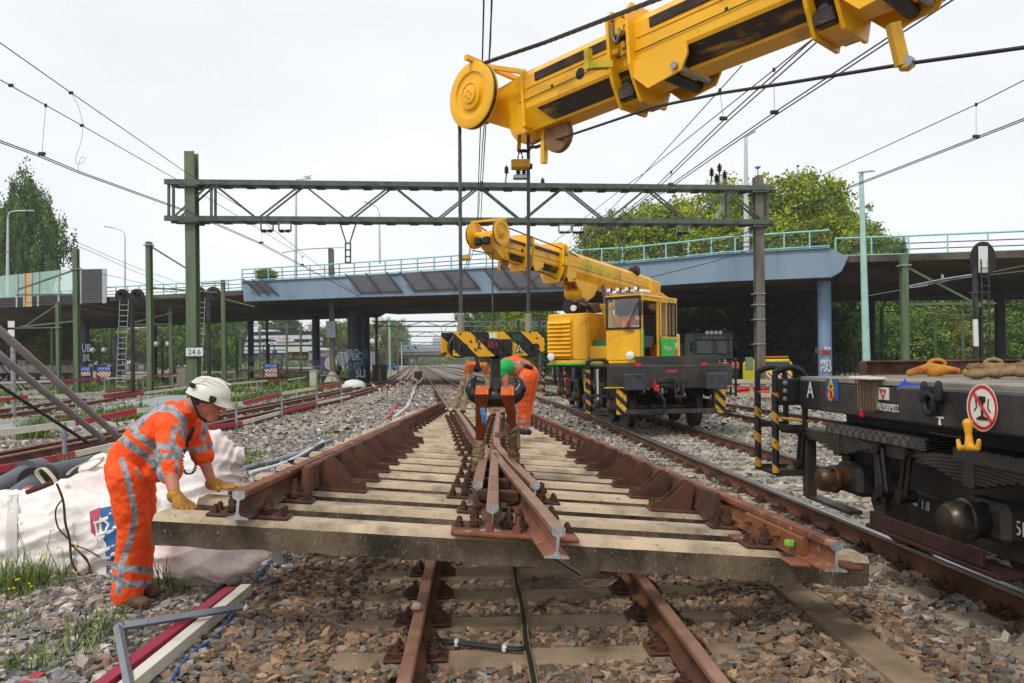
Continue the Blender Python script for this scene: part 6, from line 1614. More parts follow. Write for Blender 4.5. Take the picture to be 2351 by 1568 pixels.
for(a,k,f,w,lb)in(((1079,834),(1067,868),(1043,944),.16,'outer left'),((1087,834),(1078,866),(1062,945),.1,'inner left'),((1107,836),(1118,868),(1132,953),.1,'inner right'),((1113,836),(1126,872),(1153,950),.1,'outer right')):
 sling('%s orange sling of the rear hook, tan sleeve'%lb,P(a[0],a[1],17.0),P(k[0],k[1],16.8),P(f[0],f[1],16.2),w,w*.7,'lifting slings on the hooks',sleeve_r=.06)
m=MB();m.path([P(1078,562,17),P(1078,590,17)],.012,n=5);m.bbox(tuple(P(1070,592,17)),(.18,.15,.08),.01);tag(m.build('limit_switch_weight',YELD),'small yellow weight hanging below the small crane boom head','weight')
# black wagon at the right edge
WY=5.0
WMx=Matrix.Translation((T2(WY),WY,.2))@Matrix.Rotation(.062,4,'Z')
WS=side_frame(WMx)
wag=thing('flat_wagon','black flat wagon with white letter A and blue arrow, cut by the right edge','wagon',M=WMx)
def wb(name,m_,mb,smooth=False,par=None):return mb.build(name,m_,par or wag,smooth=smooth,world=False)
XS=-1.35
def sbox(u0,u1,vt,vb,xl=XS,d=.1,b=.01):
 """box on the wagon side seen between two photo columns; heights taken at the first column"""
 a,c,e=WS(u0,vt,xl),WS(u0,vb,xl),WS(u1,vt,xl)
 return MB().bbox((xl+d/2,(a.y+e.y)/2,(a.z+c.z)/2),(d,abs(a.y-e.y),abs(a.z-c.z)),b)
yF=WS(1838,900,XS).y;yS=WS(2122,900,XS).y
zd=WS(1860,865,XS).z
DECKM=mat('wagon_deck','#8c8478',.8,var=.15,vs=4,col2='#6a6258',c2s=3,c2t=.56)
wb('deck',DECKM,MB().bbox((.0,(yF-4)/2,zd-.02),(2.7,yF+4,.04),.005))
zb=WS(1860,940,XS).z
wb('side_beam',BLKW,MB().bbox((XS+.06,(yF+yS)/2,(zd-.045+zb)/2),(.12,yF-yS,zd-.045-zb),.01));wb('frame',BLKW,MB().bbox((.05,(yF-4)/2-.1,zb+.14),(2.4,yF+3.6,.2),.01))
wb('head_beam',BLKW,MB().bbox((0,yF+.02,(zd+zb)/2-.02),(2.66,.1,zd-zb-.06),.01))
zx=WS(2122,978,XS-.18).z
wb('side_pocket',BLK,MB().bbox((XS-.05,(yS-4)/2,(zd+zx)/2-.01),(.26,yS+4-.0,zd-zx-.03),.015))
y1_=WS(2262,900,XS-.18).y
m=MB();m.bbox((XS-.19,(y1_-3)/2,zd-.06),(.05,y1_+2.2,.05),.01);m.bbox((XS-.19,(y1_-3)/2,zx+.03),(.05,y1_+2.2,.05),.01);wb('pocket_rim',BLKW,m)
wb('end_plate',BLACK,sbox(1838,1877,872,936,XS-.012,.02))
for v in(880,897,914):q=WS(1812,v,XS);m=MB();m.lathe([(.022,0),(.022,.01),(.01,.016)],(XS-.1,yF+.10,zd-.06-(v-880)*.0042),(0,-1,0),n=10);wb('bolt',GALV,m,30)
wb('end_bracket',BLKW,MB().bbox((XS-.02,yF+.13,(zd+zb)/2),(.3,.04,zd-zb-.04),.01))
def wtext(s,u,v,size,m_,xl=XS-.016,sx=1.0,name='lettering'):
 q=WS(u,v,xl);return text(name,s,wag,WMx@plane_M(q,(0,-1,0),(-1,0,0)),size,m_,.001,sx=sx)
wtext('A',1860,897,.20,WHITE,XS-.028,name='letter')
wb('sign_plate',mat('sign_blue2','#1d5a96',.5),sbox(1896,1922,869,919,XS-.012,.014,.002))
def wdisc(u,v,r,m_,xl,name,pts=None):
 q=WS(u,v,xl);n=28;poly=pts or[(r*math.cos(a),r*math.sin(a))for a in np.linspace(0,2*math.pi,n+1)[:-1]]
 m=MB();m.prism(poly,tuple(q),(0,-1,0),(0,0,1),(-1,0,0),.003);return wb(name,m_,m)
YS_=mat('sign_yellow','#e8b818',.5);OR_=mat('sign_orange','#e2621e',.5);CRM=mat('sign_cream','#dedacb',.5);SRED=mat('sign_ring_red','#c22a2e',.5)
wdisc(1908,882,.05,YS_,XS-.014,'triangle',[(-.055,-.04),(.055,-.04),(0,.05)]);wdisc(1908,884,.05,BLACK,XS-.018,'pictogram',[(-.02,-.02),(.02,-.012),(.025,.0),(0,-.003),(-.01,.016)])
wdisc(1908,906,.055,OR_,XS-.014,'round_sign');wdisc(1908,906,.04,YS_,XS-.018,'sign_field');wdisc(1908,906,.04,BLACK,XS-.022,'pictogram',[(-.018,-.028),(.018,-.028),(.018,.02),(0,.032),(-.018,.02)]);wdisc(1908,906,.04,SRED,XS-.026,'slash',[(-.042,.034),(-.034,.042),(.042,-.034),(.034,-.042)])
lk=wb('document_box',mat('box_tan','#8a765a',.8,var=.2,vs=9),sbox(1966,2009,872,939,XS-.03,.05))
a,c=WS(1966,872,XS-.06),WS(2009,939,XS-.06);zt,zl_=a.z,WS(1966,939,XS-.06).z;m=MB()
for k in range(7):y=a.y+(c.y-a.y)*k/6;m.box((XS-.065,y,(zt+zl_)/2),(.006,.006,zt-zl_))
for k in range(8):z=zl_+(zt-zl_)*k/7;m.box((XS-.07,(a.y+c.y)/2,z),(.006,abs(a.y-c.y),.006))
tag(wb('wire_mesh',mat('mesh_brown','#5a4a36',.6),m,par=lk),kind='stuff');wb('box_lid',CREAM,MB().bbox((XS-.05,(a.y+c.y)/2,zt+.015),(.12,abs(a.y-c.y)+.05,.02),.005),par=lk)
wb('latch',REDB,MB().bbox((XS-.09,(a.y+c.y)/2,zl_-.02),(.02,.03,.06),.004),par=lk)
wb('sign_plate',WHITE,sbox(2016,2038,889,917,XS-.012,.014,.002))
for dx,dz,s in((-.022,.01,1),(.022,.01,1),(0,-.03,1)):q=WS(2027,903,XS-.016);m=MB();m.prism([(-.018+dx,.018+dz),(.018+dx,.018+dz),(dx,-.018+dz)],tuple(q),(0,-1,0),(0,0,1),(-1,0,0),.003);wb('red_triangle',SRED,m)
wtext('6|REV|SRM|17.07.20',2046,936,.062,WHITE,sx=.86)
a,c=WS(2019,925,XS-.016),WS(2077,940,XS-.016);z0,z1=WS(2046,929,XS-.016).z,WS(2046,943.5,XS-.016).z;m=MB()
for z in(z0,z1):m.box((XS-.016,(a.y+c.y)/2,z),(.002,abs(a.y-c.y),.005))
for y in(a.y,c.y):m.box((XS-.016,y,(z0+z1)/2),(.002,.005,abs(z0-z1)))
wb('border_line',WHITE,m)
ARB=mat('arrow_blue','#2a5ee0',.5);q=WS(2059,891,XS-.014);e=WS(2121,891,XS-.014);L=q.y-e.y
m=MB();m.prism([(0,0),(L*.36,.07),(L*.36,.038),(L,.038),(L,-.038),(L*.36,-.038),(L*.36,-.07)],tuple(q),(0,-1,0),(0,0,1),(-1,0,0),.003);wb('arrow',ARB,m)
wtext('WERKRICHT',2097,911,.075,ARB,sx=.8)
XP=XS-.185
q=WS(2146,926,XP);m=MB();m.path([q+Vector((-.03,.055*math.cos(a),.06*math.sin(a)))for a in np.linspace(0,2*math.pi,19)],.022,n=8);wb('lashing_ring',BLACK,m,60)
for u in(2133,2166):q=WS(u,899,XP);mb=MB();cone_blob(mb,q+Vector((-.03,0,-.04)),.03,q+Vector((-.03,0,.045)),.02,n=10,k=3);wb('ring_lug',BLACK,mb,60)
q=WS(2149,892,XP);wb('ring_bar',BLACK,MB().bar(q+Vector((-.03,.09,0)),q+Vector((-.03,-.09,0)),.03,.03))
wdisc(2255,936,.128,CRM,XP,'round_sign');n=36;m=MB();q=WS(2255,936,XP-.004)
ring=[(math.cos(a),math.sin(a))for a in np.linspace(0,2*math.pi,n+1)[:-1]]
m.add([q+Vector((0,-r*x,r*y))for r in(.122,.102)for x,y in ring],[(i,(i+1)%n,n+(i+1)%n,n+i)for i in range(n)]);wb('red_ring',SRED,m)
RP_=[(p*.75,r*.95+.0)for p,r in[(-.036,.065),(.036,.065),(.036,.035),(.01,.02),(.01,-.045),(.06,-.06),(.06,-.07),(-.06,-.07),(-.06,-.06),(-.01,-.045),(-.01,.02),(-.036,.035)]]
m=MB();m.prism(RP_,WS(2255,936,XP-.004),(0,-1,0),(0,0,1),(-1,0,0),.003);wb('rail_pictogram',BLACK,m)
for s in(-1,1):m=MB();m.prism([(s*.05,.05),(s*.056,.05),(s*.05,.0),(s*.07,-.02),(s*.064,-.022),(s*.044,0)],WS(2255,936,XP-.004),(0,-1,0),(0,0,1),(-1,0,0),.003);wb('clamp_pictogram',BLACK,m)
m=MB();m.prism([(-.082,.076),(-.07,.088),(.082,-.07),(.07,-.082)],WS(2255,936,XP-.009),(0,-1,0),(0,0,1),(-1,0,0),.003);wb('slash',SRED,m)
q=WS(2158,968,XP);m=MB();m.prism([(-.04,.03),(.04,.03),(.04,.02),(.006,.02),(.014,-.02),(-.014,-.02),(-.006,.02),(-.04,.02)],tuple(q),(0,-1,0),(0,0,1),(-1,0,0),.003);wb('support_symbol',WHITE,m)
mb=MB();a=WS(2222,972,XP-.05);b=WS(2226,1026,XP-.05);cone_blob(mb,a,.028,a.lerp(b,.45),.018,n=12);cone_blob(mb,a.lerp(b,.45),.018,b,.026,n=12)
for u in(2200,2248):e=WS(u,1012,XP-.05);k=WS(2204 if u<2225 else 2245,1030,XP-.05);cone_blob(mb,b,.02,k,.016,n=10);cone_blob(mb,k,.016,e,.013,n=10)
o=nobj('lashing_hook',remesh(mb,'lashing_hook',.006,3,[mat('hook_yellow','#e0a020',.5,var=.1,vs=12,col2='#8a6a2a',c2s=25,c2t=.63)]),wag)
q=WS(2160,1003,XS);m=MB();m.path([WS(2138,993,XS-.08),WS(2175,999,XS-.08),WS(2212,1005,XS-.1)],.012,n=7);wb('pull_cable',WIRE,m,60)
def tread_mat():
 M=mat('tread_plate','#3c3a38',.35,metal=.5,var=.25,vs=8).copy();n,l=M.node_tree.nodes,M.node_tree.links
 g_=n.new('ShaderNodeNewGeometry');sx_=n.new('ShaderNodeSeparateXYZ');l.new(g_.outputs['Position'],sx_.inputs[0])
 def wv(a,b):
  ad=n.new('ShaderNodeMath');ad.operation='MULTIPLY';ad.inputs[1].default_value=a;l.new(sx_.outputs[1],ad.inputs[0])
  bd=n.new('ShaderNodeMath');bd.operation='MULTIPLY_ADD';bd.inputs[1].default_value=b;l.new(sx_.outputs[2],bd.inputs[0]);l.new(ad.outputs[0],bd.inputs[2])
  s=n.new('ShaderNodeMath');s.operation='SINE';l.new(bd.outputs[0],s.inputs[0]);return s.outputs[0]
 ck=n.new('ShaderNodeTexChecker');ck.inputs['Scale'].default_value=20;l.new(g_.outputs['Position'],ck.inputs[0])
 mi=n.new('ShaderNodeMix');l.new(ck.outputs['Fac'],mi.inputs[0]);l.new(wv(330,330),mi.inputs[2]);l.new(wv(330,-330),mi.inputs[3]);gt=n.new('ShaderNodeMath');gt.operation='GREATER_THAN';gt.inputs[1].default_value=.55;l.new(mi.outputs[0],gt.inputs[0]);m3=n.new('ShaderNodeMix');m3 .data_type='RGBA';l.new(gt.outputs[0],m3 .inputs[0]);m3 .inputs[6].default_value=hexc('#2a2826');m3 .inputs[7].default_value=hexc('#8d8a86');l.new(m3 .outputs[2],n['Principled BSDF'].inputs['Base Color'])  # light on the raised diamonds put into the base colour as paler bars
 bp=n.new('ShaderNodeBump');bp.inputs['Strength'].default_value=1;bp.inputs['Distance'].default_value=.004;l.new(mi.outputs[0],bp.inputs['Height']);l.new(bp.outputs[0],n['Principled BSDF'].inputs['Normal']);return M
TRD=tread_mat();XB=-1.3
ya,yb=WS(1906,990,XB).y,WS(2137,1030,XB).y;zt=WS(1906,969,XB).z;zl_=WS(1906,993,XB).z
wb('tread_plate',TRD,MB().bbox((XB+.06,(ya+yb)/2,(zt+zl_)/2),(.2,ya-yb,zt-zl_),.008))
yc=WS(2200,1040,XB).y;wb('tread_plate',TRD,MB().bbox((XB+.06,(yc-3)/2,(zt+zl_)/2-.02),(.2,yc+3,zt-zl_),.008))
yE=WS(1842,985,XB).y
wb('bogie_beam',BLKW,MB().bbox((XB+.08,(yE-3)/2,zl_-.05),(.16,yE+3,.1),.01));wb('bogie_end',BLKW,MB().bbox((XB+.05,yE-.03,zl_-.33),(.1,.08,.58),.01).bbox((XB+.08,yE-.4,zl_-.62),(.12,.8,.03),.005))
yV=WS(2017,1100,XB).y
wb('horn_guide',BLKW,MB().bbox((XB+.03,yV,zl_-.36),(.06,.13,.58),.01));wb('lower_beam',mat('beam_redbrown','#3a1e1a',.6,var=.3,vs=5),MB().bbox((XB+.1,yV-.55,zl_-.65),(.2,1.5,.03),.005).bbox((XB+.02,yV-.5,zl_-.58),(.03,1.3,.1),.005))
m=MB();m.hexnut(WS(2014,1141,XB-.01),.035,.02,axis=(-1,0,0));[m.hexnut(WS(2014+dx,1141+dz,XB-.01),.012,.015,axis=(-1,0,0))for dx,dz in((-7,-12),(7,-10),(-7,12),(7,14))];tag(wb('guide_bolts',DKSTEEL,m),kind='stuff')
for(u,v,r,ud)in((1895,1100,.102,1),(2190,1195,.118,1)):
 q=WS(u,v,XB-.12);m=MB();m.lathe([(.03,-.12),(r*.75,-.11),(r*.93,-.085),(r,-.04),(r,0),(r*1.12,.01),(r*1.12,.035),(r*.92,.05),(r*.85,.28)],(q.x+.05,q.y,q.z),(1,0,0),n=26)
 AXB=mat('axlebox_a','#4a3624',.4,metal=.4,var=.3,vs=6,col2='#7a4a22',c2s=3,c2t=.6)if u<2000 else mat('axlebox_b','#2b2a29',.35,metal=.4,var=.3,vs=6,col2='#4a3c2c',c2s=4,c2t=.6)
 ab=wb('axle_box',AXB,m,35)
 for a in(.6,2.2,3.8,5.4):m=MB();m.hexnut((q.x+.04,q.y+r*1.03*math.cos(a),q.z+r*1.03*math.sin(a)),.018,.03,axis=(-1,0,0));wb('bolt',AXB,m,par=ab)
 m=MB();m.bbox((q.x+.25,q.y,q.z),(.16,.42,.24),.04);wb('box_housing',BLKW,m,par=ab)
 for k in range(7):
  m=MB();hw=.62-.075*(6-k)if k<6 else.66
  pts=[(XB+.03,q.y+t*hw,q.z+.2+k*.022+.06*(1-(t*hw/.66)**2)-.03)for t in np.linspace(-1,1,9)]
  m.sweep([(-.05,-.009),(.05,-.009),(.05,.009),(-.05,.009)],pts);wb('spring_leaf',BLKW,m)
 wb('spring_buckle',BLKW,MB().bbox((XB+.03,q.y,q.z+.3),(.13,.1,.22),.01))
 for s in(-1,1):
  a=Vector((XB-.0,q.y+s*.66,q.z+.32));b=a+Vector((0,s*.06,-.3))
  m=MB();[m.path([a+Vector((-.02,o_,0)),b+Vector((-.02,o_,0))],.018,n=7)for o_ in(-.035,.035)];m.tube(a+Vector((-.06,0,0)),a+Vector((.06,0,0)),.04,n=10);m.tube(b+Vector((-.06,0,0)),b+Vector((.06,0,0)),.045,n=10);wb('spring_link',DKSTEEL,m,40)
 inst('wheel',WHM,wag,(-.75,q.y,0),0);inst('wheel',WHM,wag,(.75,q.y,0),math.pi)
 wb('axle',DKSTEEL,MB().tube((-.75,q.y,.46),(.75,q.y,.46),.08,n=12),40)
wtext('1.8',2124,1162,.09,WHITE,XB+.25,name='number');wtext('5P',2346,1217,.12,WHITE,XB+.12,name='number')
q=WS(2102,1158,XB+.25);m=MB();m.prism([(-.03,-.006),(.0,-.006),(0,-.018),(.03,0),(0,.018),(0,.006),(-.03,.006)],tuple(q),(0,-1,0),(0,0,1),(-1,0,0),.003);wb('small_arrow',WHITE,m)
wb('inner_panel',BLKW,MB().bbox((XB+.3,yV-1.5,zl_-.35),(.04,3.2,.55),.01));wb('bolster',BLACK,MB().bbox((-.1,yE-3.2,zb-.1),(2.0,5.6,.36),.02));wb('brake_gear',DKSTEEL,MB().bbox((-.9,yE-1.2,.62),(.1,2.4,.3),.02).tube((-1.0,yE-2,.5),(-1.0,yE-.3,.55),.035,n=8).bbox((0,yE-.2,.7),(2.0,.1,.35),.01))
yh=WS(1760,1000,XS).y
handrails(wag,lambda n_,m_,mb,sm=False:wb(n_,m_,mb,sm),XS+.07,yF+.08,WS(1820,1085,XS).z,WS(1800,845,XS-.2).z,w=.27,d=.42)
wb('air_pipe',BLKW,MB().path([(XS-.1,yF+.2,zb-.2),(XS+.1,yF+.1,zb-.22),(XS+.3,yF-.2,zb-.22)],.03,n=8),40);wb('cable_yellow',mat('cable_yellow','#c99a18',.5),MB().path([(XS-.1,yF+.2,zb-.1),(XS+.1,yF+.05,zb-.12)],.015,n=6),40)
zW=.2+zd
t=thing('steel_channel','rusty steel channel frame lying on the wagon deck','steel frame',tuple(P(2180,858,7.2)))
RC=mat('channel_rust','#5a3626',.8,var=.35,vs=5,col2='#7a6a5c',c2s=4,c2t=.6,bump=.3,bs=60,bdist=.003)
chp=[(0,0),(.1,0),(.1,.012),(.012,.012),(.012,.118),(.1,.118),(.1,.13),(0,.13)]
a,b=G(1990,857,zW),G(2420,852,zW);a=Vector((3.25,7.3,zW));b=Vector((5.6,6.6,zW))
m=MB();m.sweep([(x-.05,y)for x,y in chp],[a,b]);m.build('channel',RC,t);m=MB();m.bbox(tuple(a+Vector((-.03,.0,.065))),(.02,.12,.13),.004);m.build('end_plate',RC,t)
m=MB();m.bar(Vector((3.75,6.6,zW+.03)),Vector((5.3,6.2,zW+.03)),.06,.05);m.build('flat_bar',RC,t)
LC=mat('clamp_yellow','#d8921c',.5,var=.12,vs=10,col2='#b83a1c',c2s=7,c2t=.6)
for k,(u,Yq,lab)in enumerate(((2140,6.5,'orange yellow rail clamp lying on the wagon deck, left one'),(2270,6.35,'orange and blue rail clamp beside the hessian on the wagon deck'))):
 c=P(u,845,Yq);c.z=zW+.05;t=thing('lifting_clamp',lab,'clamp',tuple(c),group='lifting clamps on the wagon')
 mb=MB();cone_blob(mb,c+Vector((-.18,0,-.02)),.03,c+Vector((.0,.02,.03)),.035,n=10);cone_blob(mb,c+Vector((0,.02,.03)),.035,c+Vector((.2,0,-.01)),.03,n=10);cone_blob(mb,c+Vector((0,0,-.02)),.045,c+Vector((.08,-.03,.0)),.04,n=10)
 o=nobj('clamp_body',remesh(mb,'clamp_body',.008,2,[LC]));o.parent=t;o.matrix_parent_inverse=t.matrix_world.inverted()
 m=MB();m.path([c+Vector((.06+.07*math.cos(a),.04,.05+.035*math.sin(a)))for a in np.linspace(0,6.28,15)],.014,n=7);m.build('ring',LC if k==0 else mat('clamp_ring','#8a8a5a',.5),t,smooth=60)
HES=mat('hessian','#8d7452',.95,var=.25,vs=14,col2='#64502f',c2s=11,c2t=.54,bump=.9,bs=160,bdist=.004)
mb=MB();c0=P(2290,850,5.5)
zc=zW+.035
for(x0,y0,z0,x1,y1,z1,r)in((-.18,0,.0,.35,-.05,.02,.045),(-.15,.05,.05,.3,0,.05,.04),(.2,.0,.06,.36,-.1,.12,.05),(.36,-.1,.12,.5,-.1,.14,.05),(.1,-.1,.01,.6,-.3,.03,.05),(.4,0,.03,.9,-.2,.05,.08)):
 cone_blob(mb,Vector((c0 .x+x0,c0 .y+y0,zc+z0)),r,Vector((c0 .x+x1,c0 .y+y1,zc+z1)),r,n=12,flat=(1,.7))
me=remesh(mb,'hessian',.008,2,[HES])
for v in me.vertices:v.co+=v.normal*(.012*mnoise.noise(v.co*16)+.006*mnoise.noise(v.co*45))
tag(nobj('hessian_cloth',me),'crumpled brown hessian cloth heaped on the wagon deck at the right edge','cloth')
m=MB();m.bbox((c0 .x+.2,c0 .y-.28,zW+.02),(.2,.12,.03),.01,rz=.2);tag(m.build('red_strap',REDB),'small red strap end beside the hessian cloth','strap')
# lorry, van, fences on the yard
ty=50;lc=P(1637,800,ty);t=thing('lorry','dark green lorry cab with roof lamps parked under the bridge','lorry',(lc.x,ty,0))
LG=mat('lorry_green','#08302c',.3,var=.1,spec=.6);
def tb_(name,m_,c,s,b=.05,T=None):m=MB();m.bbox(Vector(c)+Vector((lc.x,ty,0)),s,b,T=T);return m.build(name,m_,t)
tb_('cab',LG,(0,1.2,2.2),(2.5,2.4,2.5),.12);tb_('sun_visor',LG,(0,-.08,3.05),(2.4,.25,.35),.04);tb_('windscreen',GLASSD,(0,-.03,2.45),(2.15,.08,.85),.03);tb_('grille',mat('grille_dark','#16201f',.4),(0,-.03,1.45),(1.5,.08,.75),.03)
tb_('bumper',LG,(0,-.05,.8),(2.5,.3,.5),.06);tb_('body',mat('lorry_body','#1c2422',.6),(0,6,1.7),(2.4,7,2.2),.05);tb_('windscreen_glint',mat('glint_pale','#8fa0a4',.1),(-1.27,.8,2.4),(.03,.9,.8),.01)  # pale slab on the cab side, a glint put into its colour
for s in(-1,1):
 tb_('headlight',mat('head_lamp','#d5dde0',.2),(s*1.0,-.1,1.25),(.35,.06,.16),.02);tb_('mirror',BLACK,(s*1.4,-.1,2.5),(.16,.2,.6),.04);tb_('beacon',REDB,(s*.85,.3,3.55),(.16,.16,.16),.04)
 m=MB();m.tube((lc.x+s*1.1,ty+.9,.5),(lc.x+s*.8,ty+.9,.5),.5,n=18);m.build('wheel',BLACK,t,smooth=40)
for k in range(4):m=MB();m.tube((lc.x-.4+k*.28,ty-.1,3.35),(lc.x-.4+k*.28,ty-.18,3.35),.12,n=12);m.build('roof_lamp',MATS['head_lamp'],t)
text('lettering','DE HAAN',t,plane_M(Vector((lc.x,ty-.22,3.04)),(1,0,0),(0,-1,0)),.3,mat('letter_gold','#9a9a7a',.5),.01);text('lettering','SCANIA',t,plane_M(Vector((lc.x,ty-.1,1.72)),(1,0,0),(0,-1,0)),.24,mat('letter_silver','#a8b0b0',.4),.01)
vy=40;vc=P(1782,850,vy);t=thing('van','yellow service van seen from behind, with amber bar and red white stripes','van',(vc.x,vy,0))
VY=mat('van_yellow','#d8d010',.4)
for nm,m_,c,s,b in(('body',VY,(0,1.5,.95),(1.55,3.4,1.2),.1),('roof',VY,(0,1.3,1.6),(1.4,2.6,.12),.05),('rear_window',GLASSD,(0,-.22,1.35),(1.25,.06,.38),.02),('light_bar',mat('amber_bar','#c05a14',.4),(0,.1,1.76),(1.3,.2,.09),.03),('striped_panel',STR,(0,-.24,.85),(1.4,.05,.28),.01)):m=MB();m.bbox(Vector(c)+Vector((vc.x,vy,0)),s,b);m.build(nm,m_,t)
for s in(-1,1):m=MB();m.tube((vc.x+s*.75,vy+.4,.33),(vc.x+s*.6,vy+.4,.33),.33,n=16);m.build('wheel',BLACK,t,smooth=40);m=MB();m.bbox((vc.x+s*.72,vy-.24,1.2),(.1,.05,.4),.02);m.build('tail_light',REDB,t)
cr_=P(894,840,168);t=thing('parked_car','blue estate car parked far away by the small bridge','car',(cr_.x,168,0));m=MB();m.bbox((cr_.x,168,.65),(3.9,1.7,.7),.2);m.bbox((cr_.x-.2,168,1.2),(2.5,1.5,.5),.2);m.build('body',mat('car_blue','#2a5a9a',.3),t)
m=MB();m.bbox((cr_.x-.2,167.2,1.2),(2.2,.1,.3),.03);m.build('window',GLASSD,t)
for s in(-1,1):m=MB();m.tube((cr_.x+s*1.2,167.1,.32),(cr_.x+s*1.2,167.3,.32),.32,n=12);m.build('wheel',BLACK,t)
t=thing('guard_rail','galvanised guard rail behind the crane, in front of the yellow van','guard rail',tuple(P(1810,880,33)))
for z in(.55,.68):m=MB();m.path([Vector((P(1700,880,34).x,34,z)),Vector((P(1990,880,31).x,31,z))],.06,n=6);m.build('rail',GALV,t)
for k in range(4):m=MB();m.box((P(1720+k*70,880,33.8-k*.7).x,33.9-k*.75,.35),(.1,.1,.7));m.build('post',GALV,t)
t=thing('wooden_fence','pale wooden plank fence beside the outer track behind the crane','fence',tuple(P(1750,900,27)))
WP=mat('pale_timber','#b5a78c',.8,var=.15,vs=6)
for z in(.95,.5):m=MB();m.bar(Vector((P(1675,900,26.8).x,26.8,z)),Vector((P(1850,900,25.5).x,25.5,z)),.05,.14);m.build('plank',WP,t)
for k in range(4):m=MB();q=P(1680+k*45,900,26.9-k*.35);m.box((q.x,q.y,.5),(.09,.09,1.05));m.build('post',WP,t)
m=MB();m.path([P(1690,896,28),P(1730,890,28),P(1790,898,28),P(1700,906,27)],.08,n=8);tag(m.build('red_hose',REDB,smooth=60),'red plastic pipe lying behind the wooden fence','pipe')
t=thing('steel_fence','dark green mesh fence below the right hand trees','fence',tuple(G(2000,858)))
for k in range(16):
 q=P(1915+k*12,845,55);m=MB();m.box((q.x,q.y,1.0),(.06,.06,2.0));m.build('post',mat('fence_green','#1c2c24',.6),t)
m=MB();a,b=P(1690,830,56),P(2100,830,54);[m.bar(Vector((a.x,a.y,z)),Vector((b.x,b.y,z)),.03,.03)for z in np.linspace(.1,2.0,14)];tag(m.build('mesh_wires',MATS['fence_green'],t),kind='stuff')
# red and white track barriers
BRL={'w':CREAM,'r':REDP}
def barrier(lab,top,low,cols_t,cols_l,posts,arm=1.0):
 t=thing('track_barrier',lab,'barrier',(P(*top[0]).x,top[0][2],0))
 for pts,cols in((top,cols_t),(low,cols_l)):
  for(a,b,c)in zip(pts[:-1],pts[1:],cols):
   if c=='-':continue
   m=MB();m.bar(P(*a),P(*b),.035,.095);m.build('rail_plank',BRL[c],t)
 for u,v,Y in posts:
  q=P(u,v,Y);o=thing('tmp',None,None)if False else None
  m=MB();m.bar((q.x,Y+.04,.02),(q.x,Y+.04,q.z+.04),.05,.05,up=Vector((0,1,0)));m.bar((q.x-.02,Y+.04,.03),(q.x-arm,Y+.1,.05),.05,.05);m.build('barrier_post',GALV,t)
 return t
barrier('near red and white track barrier behind the worker, two rails high',[(-60,1001,10.2),(171,972,13),(312,943,14.8),(556,926,20),(648,903.5,23.9),(726,891,28.5),(790,879,33)],[(-60,1089,10.2),(171,1043,13),(290,1016,14.6),(478,982,18),(556,971,20),(644,947,23.8),(726,926,28.5),(803,909,34)],'wrwrwr','rw-rwrw',[(144,976,12.6),(541,929,19.5),(646,904,23.6),(726,891,28.4),(783,880,32.6)])
barrier('middle red and white track barrier beyond the double switch track',[(-40,922,20.6),(63,911,22.5),(237,912,26.5),(330,903,29.5),(433,889,33.5),(523,882,38.5),(613,874,44),(660,872,48),(702,866,52.5),(734,861,56),(800,865,62)],[(-40,972,20.6),(124,958,23.8),(281,947,28),(400,931,32.4),(525,911,38.5),(613,898,44),(674,893,49.5),(712,882,54),(769,878,60)],'rwrwwwrwrw','wrw-wwrrw',[(174,912,24.9),(322,904,29.3),(590,876,42),(643,872,47),(686,868,51),(735,861,56)],arm=.9)
barrier('far red and white track barrier left of the portal mast',[(-40,880,33),(124,875,37),(238,869,43),(327,866,48),(409,858,54)],[(-40,915,33),(132,907.5,37),(242,900,43),(327,893,48),(409,884,54)],'wrwr','wwrw',[(127,876,37),(239,869,43),(328,866,48),(396,859,53)])
barrier('short red and white barrier right of the helmet, below the blue warning board',[(455,855,60),(540,854,62),(566,849,64)],[(455,880,60),(520,873,62),(568,866,64)],'wr','rw',[(540,855,62),(560,851,64)])
t=thing('barrier_tape','red and white barrier tape sagging between pins by the left track','tape',tuple(P(900,880,34)))
tp=smooth_pts([P(851,880,34),P(875,895,33),P(889,884,35),P(905,888,36),P(923,876,38),P(936,882,38),P(954,871,39),P(961,879,39),P(969,869,40)],4)
for k in range(len(tp)-1):m=MB();m.bar(tp[k],tp[k+1],.02,.09);m.build('tape_piece',BRL['rw'[k%2]],t)
for u,v,Y in((877,892,33),(889,884,35),(923,876,38),(959,850,39)):q=P(u,v,Y);m=MB();m.tube((q.x,q.y,0),tuple(q),.012,n=6);m.build('pin',WIRE,t)
t=thing('marker_plate','small grey plate on a thin post beside the left end of the switch section','marker',tuple(G(940,919)));q=P(940,880,34.5)
m=MB();m.box((q.x,q.y,q.z),(.2,.02,.2));m.build('plate',GALV,t);m=MB();m.tube((q.x,q.y+.02,0),(q.x,q.y+.02,q.z),.03,n=8);m.build('post',GALV,t)
m=MB();q=P(960,862,52);m.bbox((q.x,q.y,q.z),(.5,.25,.55),.03);m.tube((q.x,q.y,0),(q.x,q.y,q.z),.04,n=6);tag(m.build('track_box',BLACK),'small black box on a post between the tracks near the vanishing point','box')
m=MB();q=P(1388-0,870,40);q=P(812,862,52);q.z=0;ellip(m,q+Vector((0,0,.2)),(.8,.5,.45));tag(m.build('white_cone',WHITE,smooth=True),'white plastic dome beside the dark blue columns','dome')
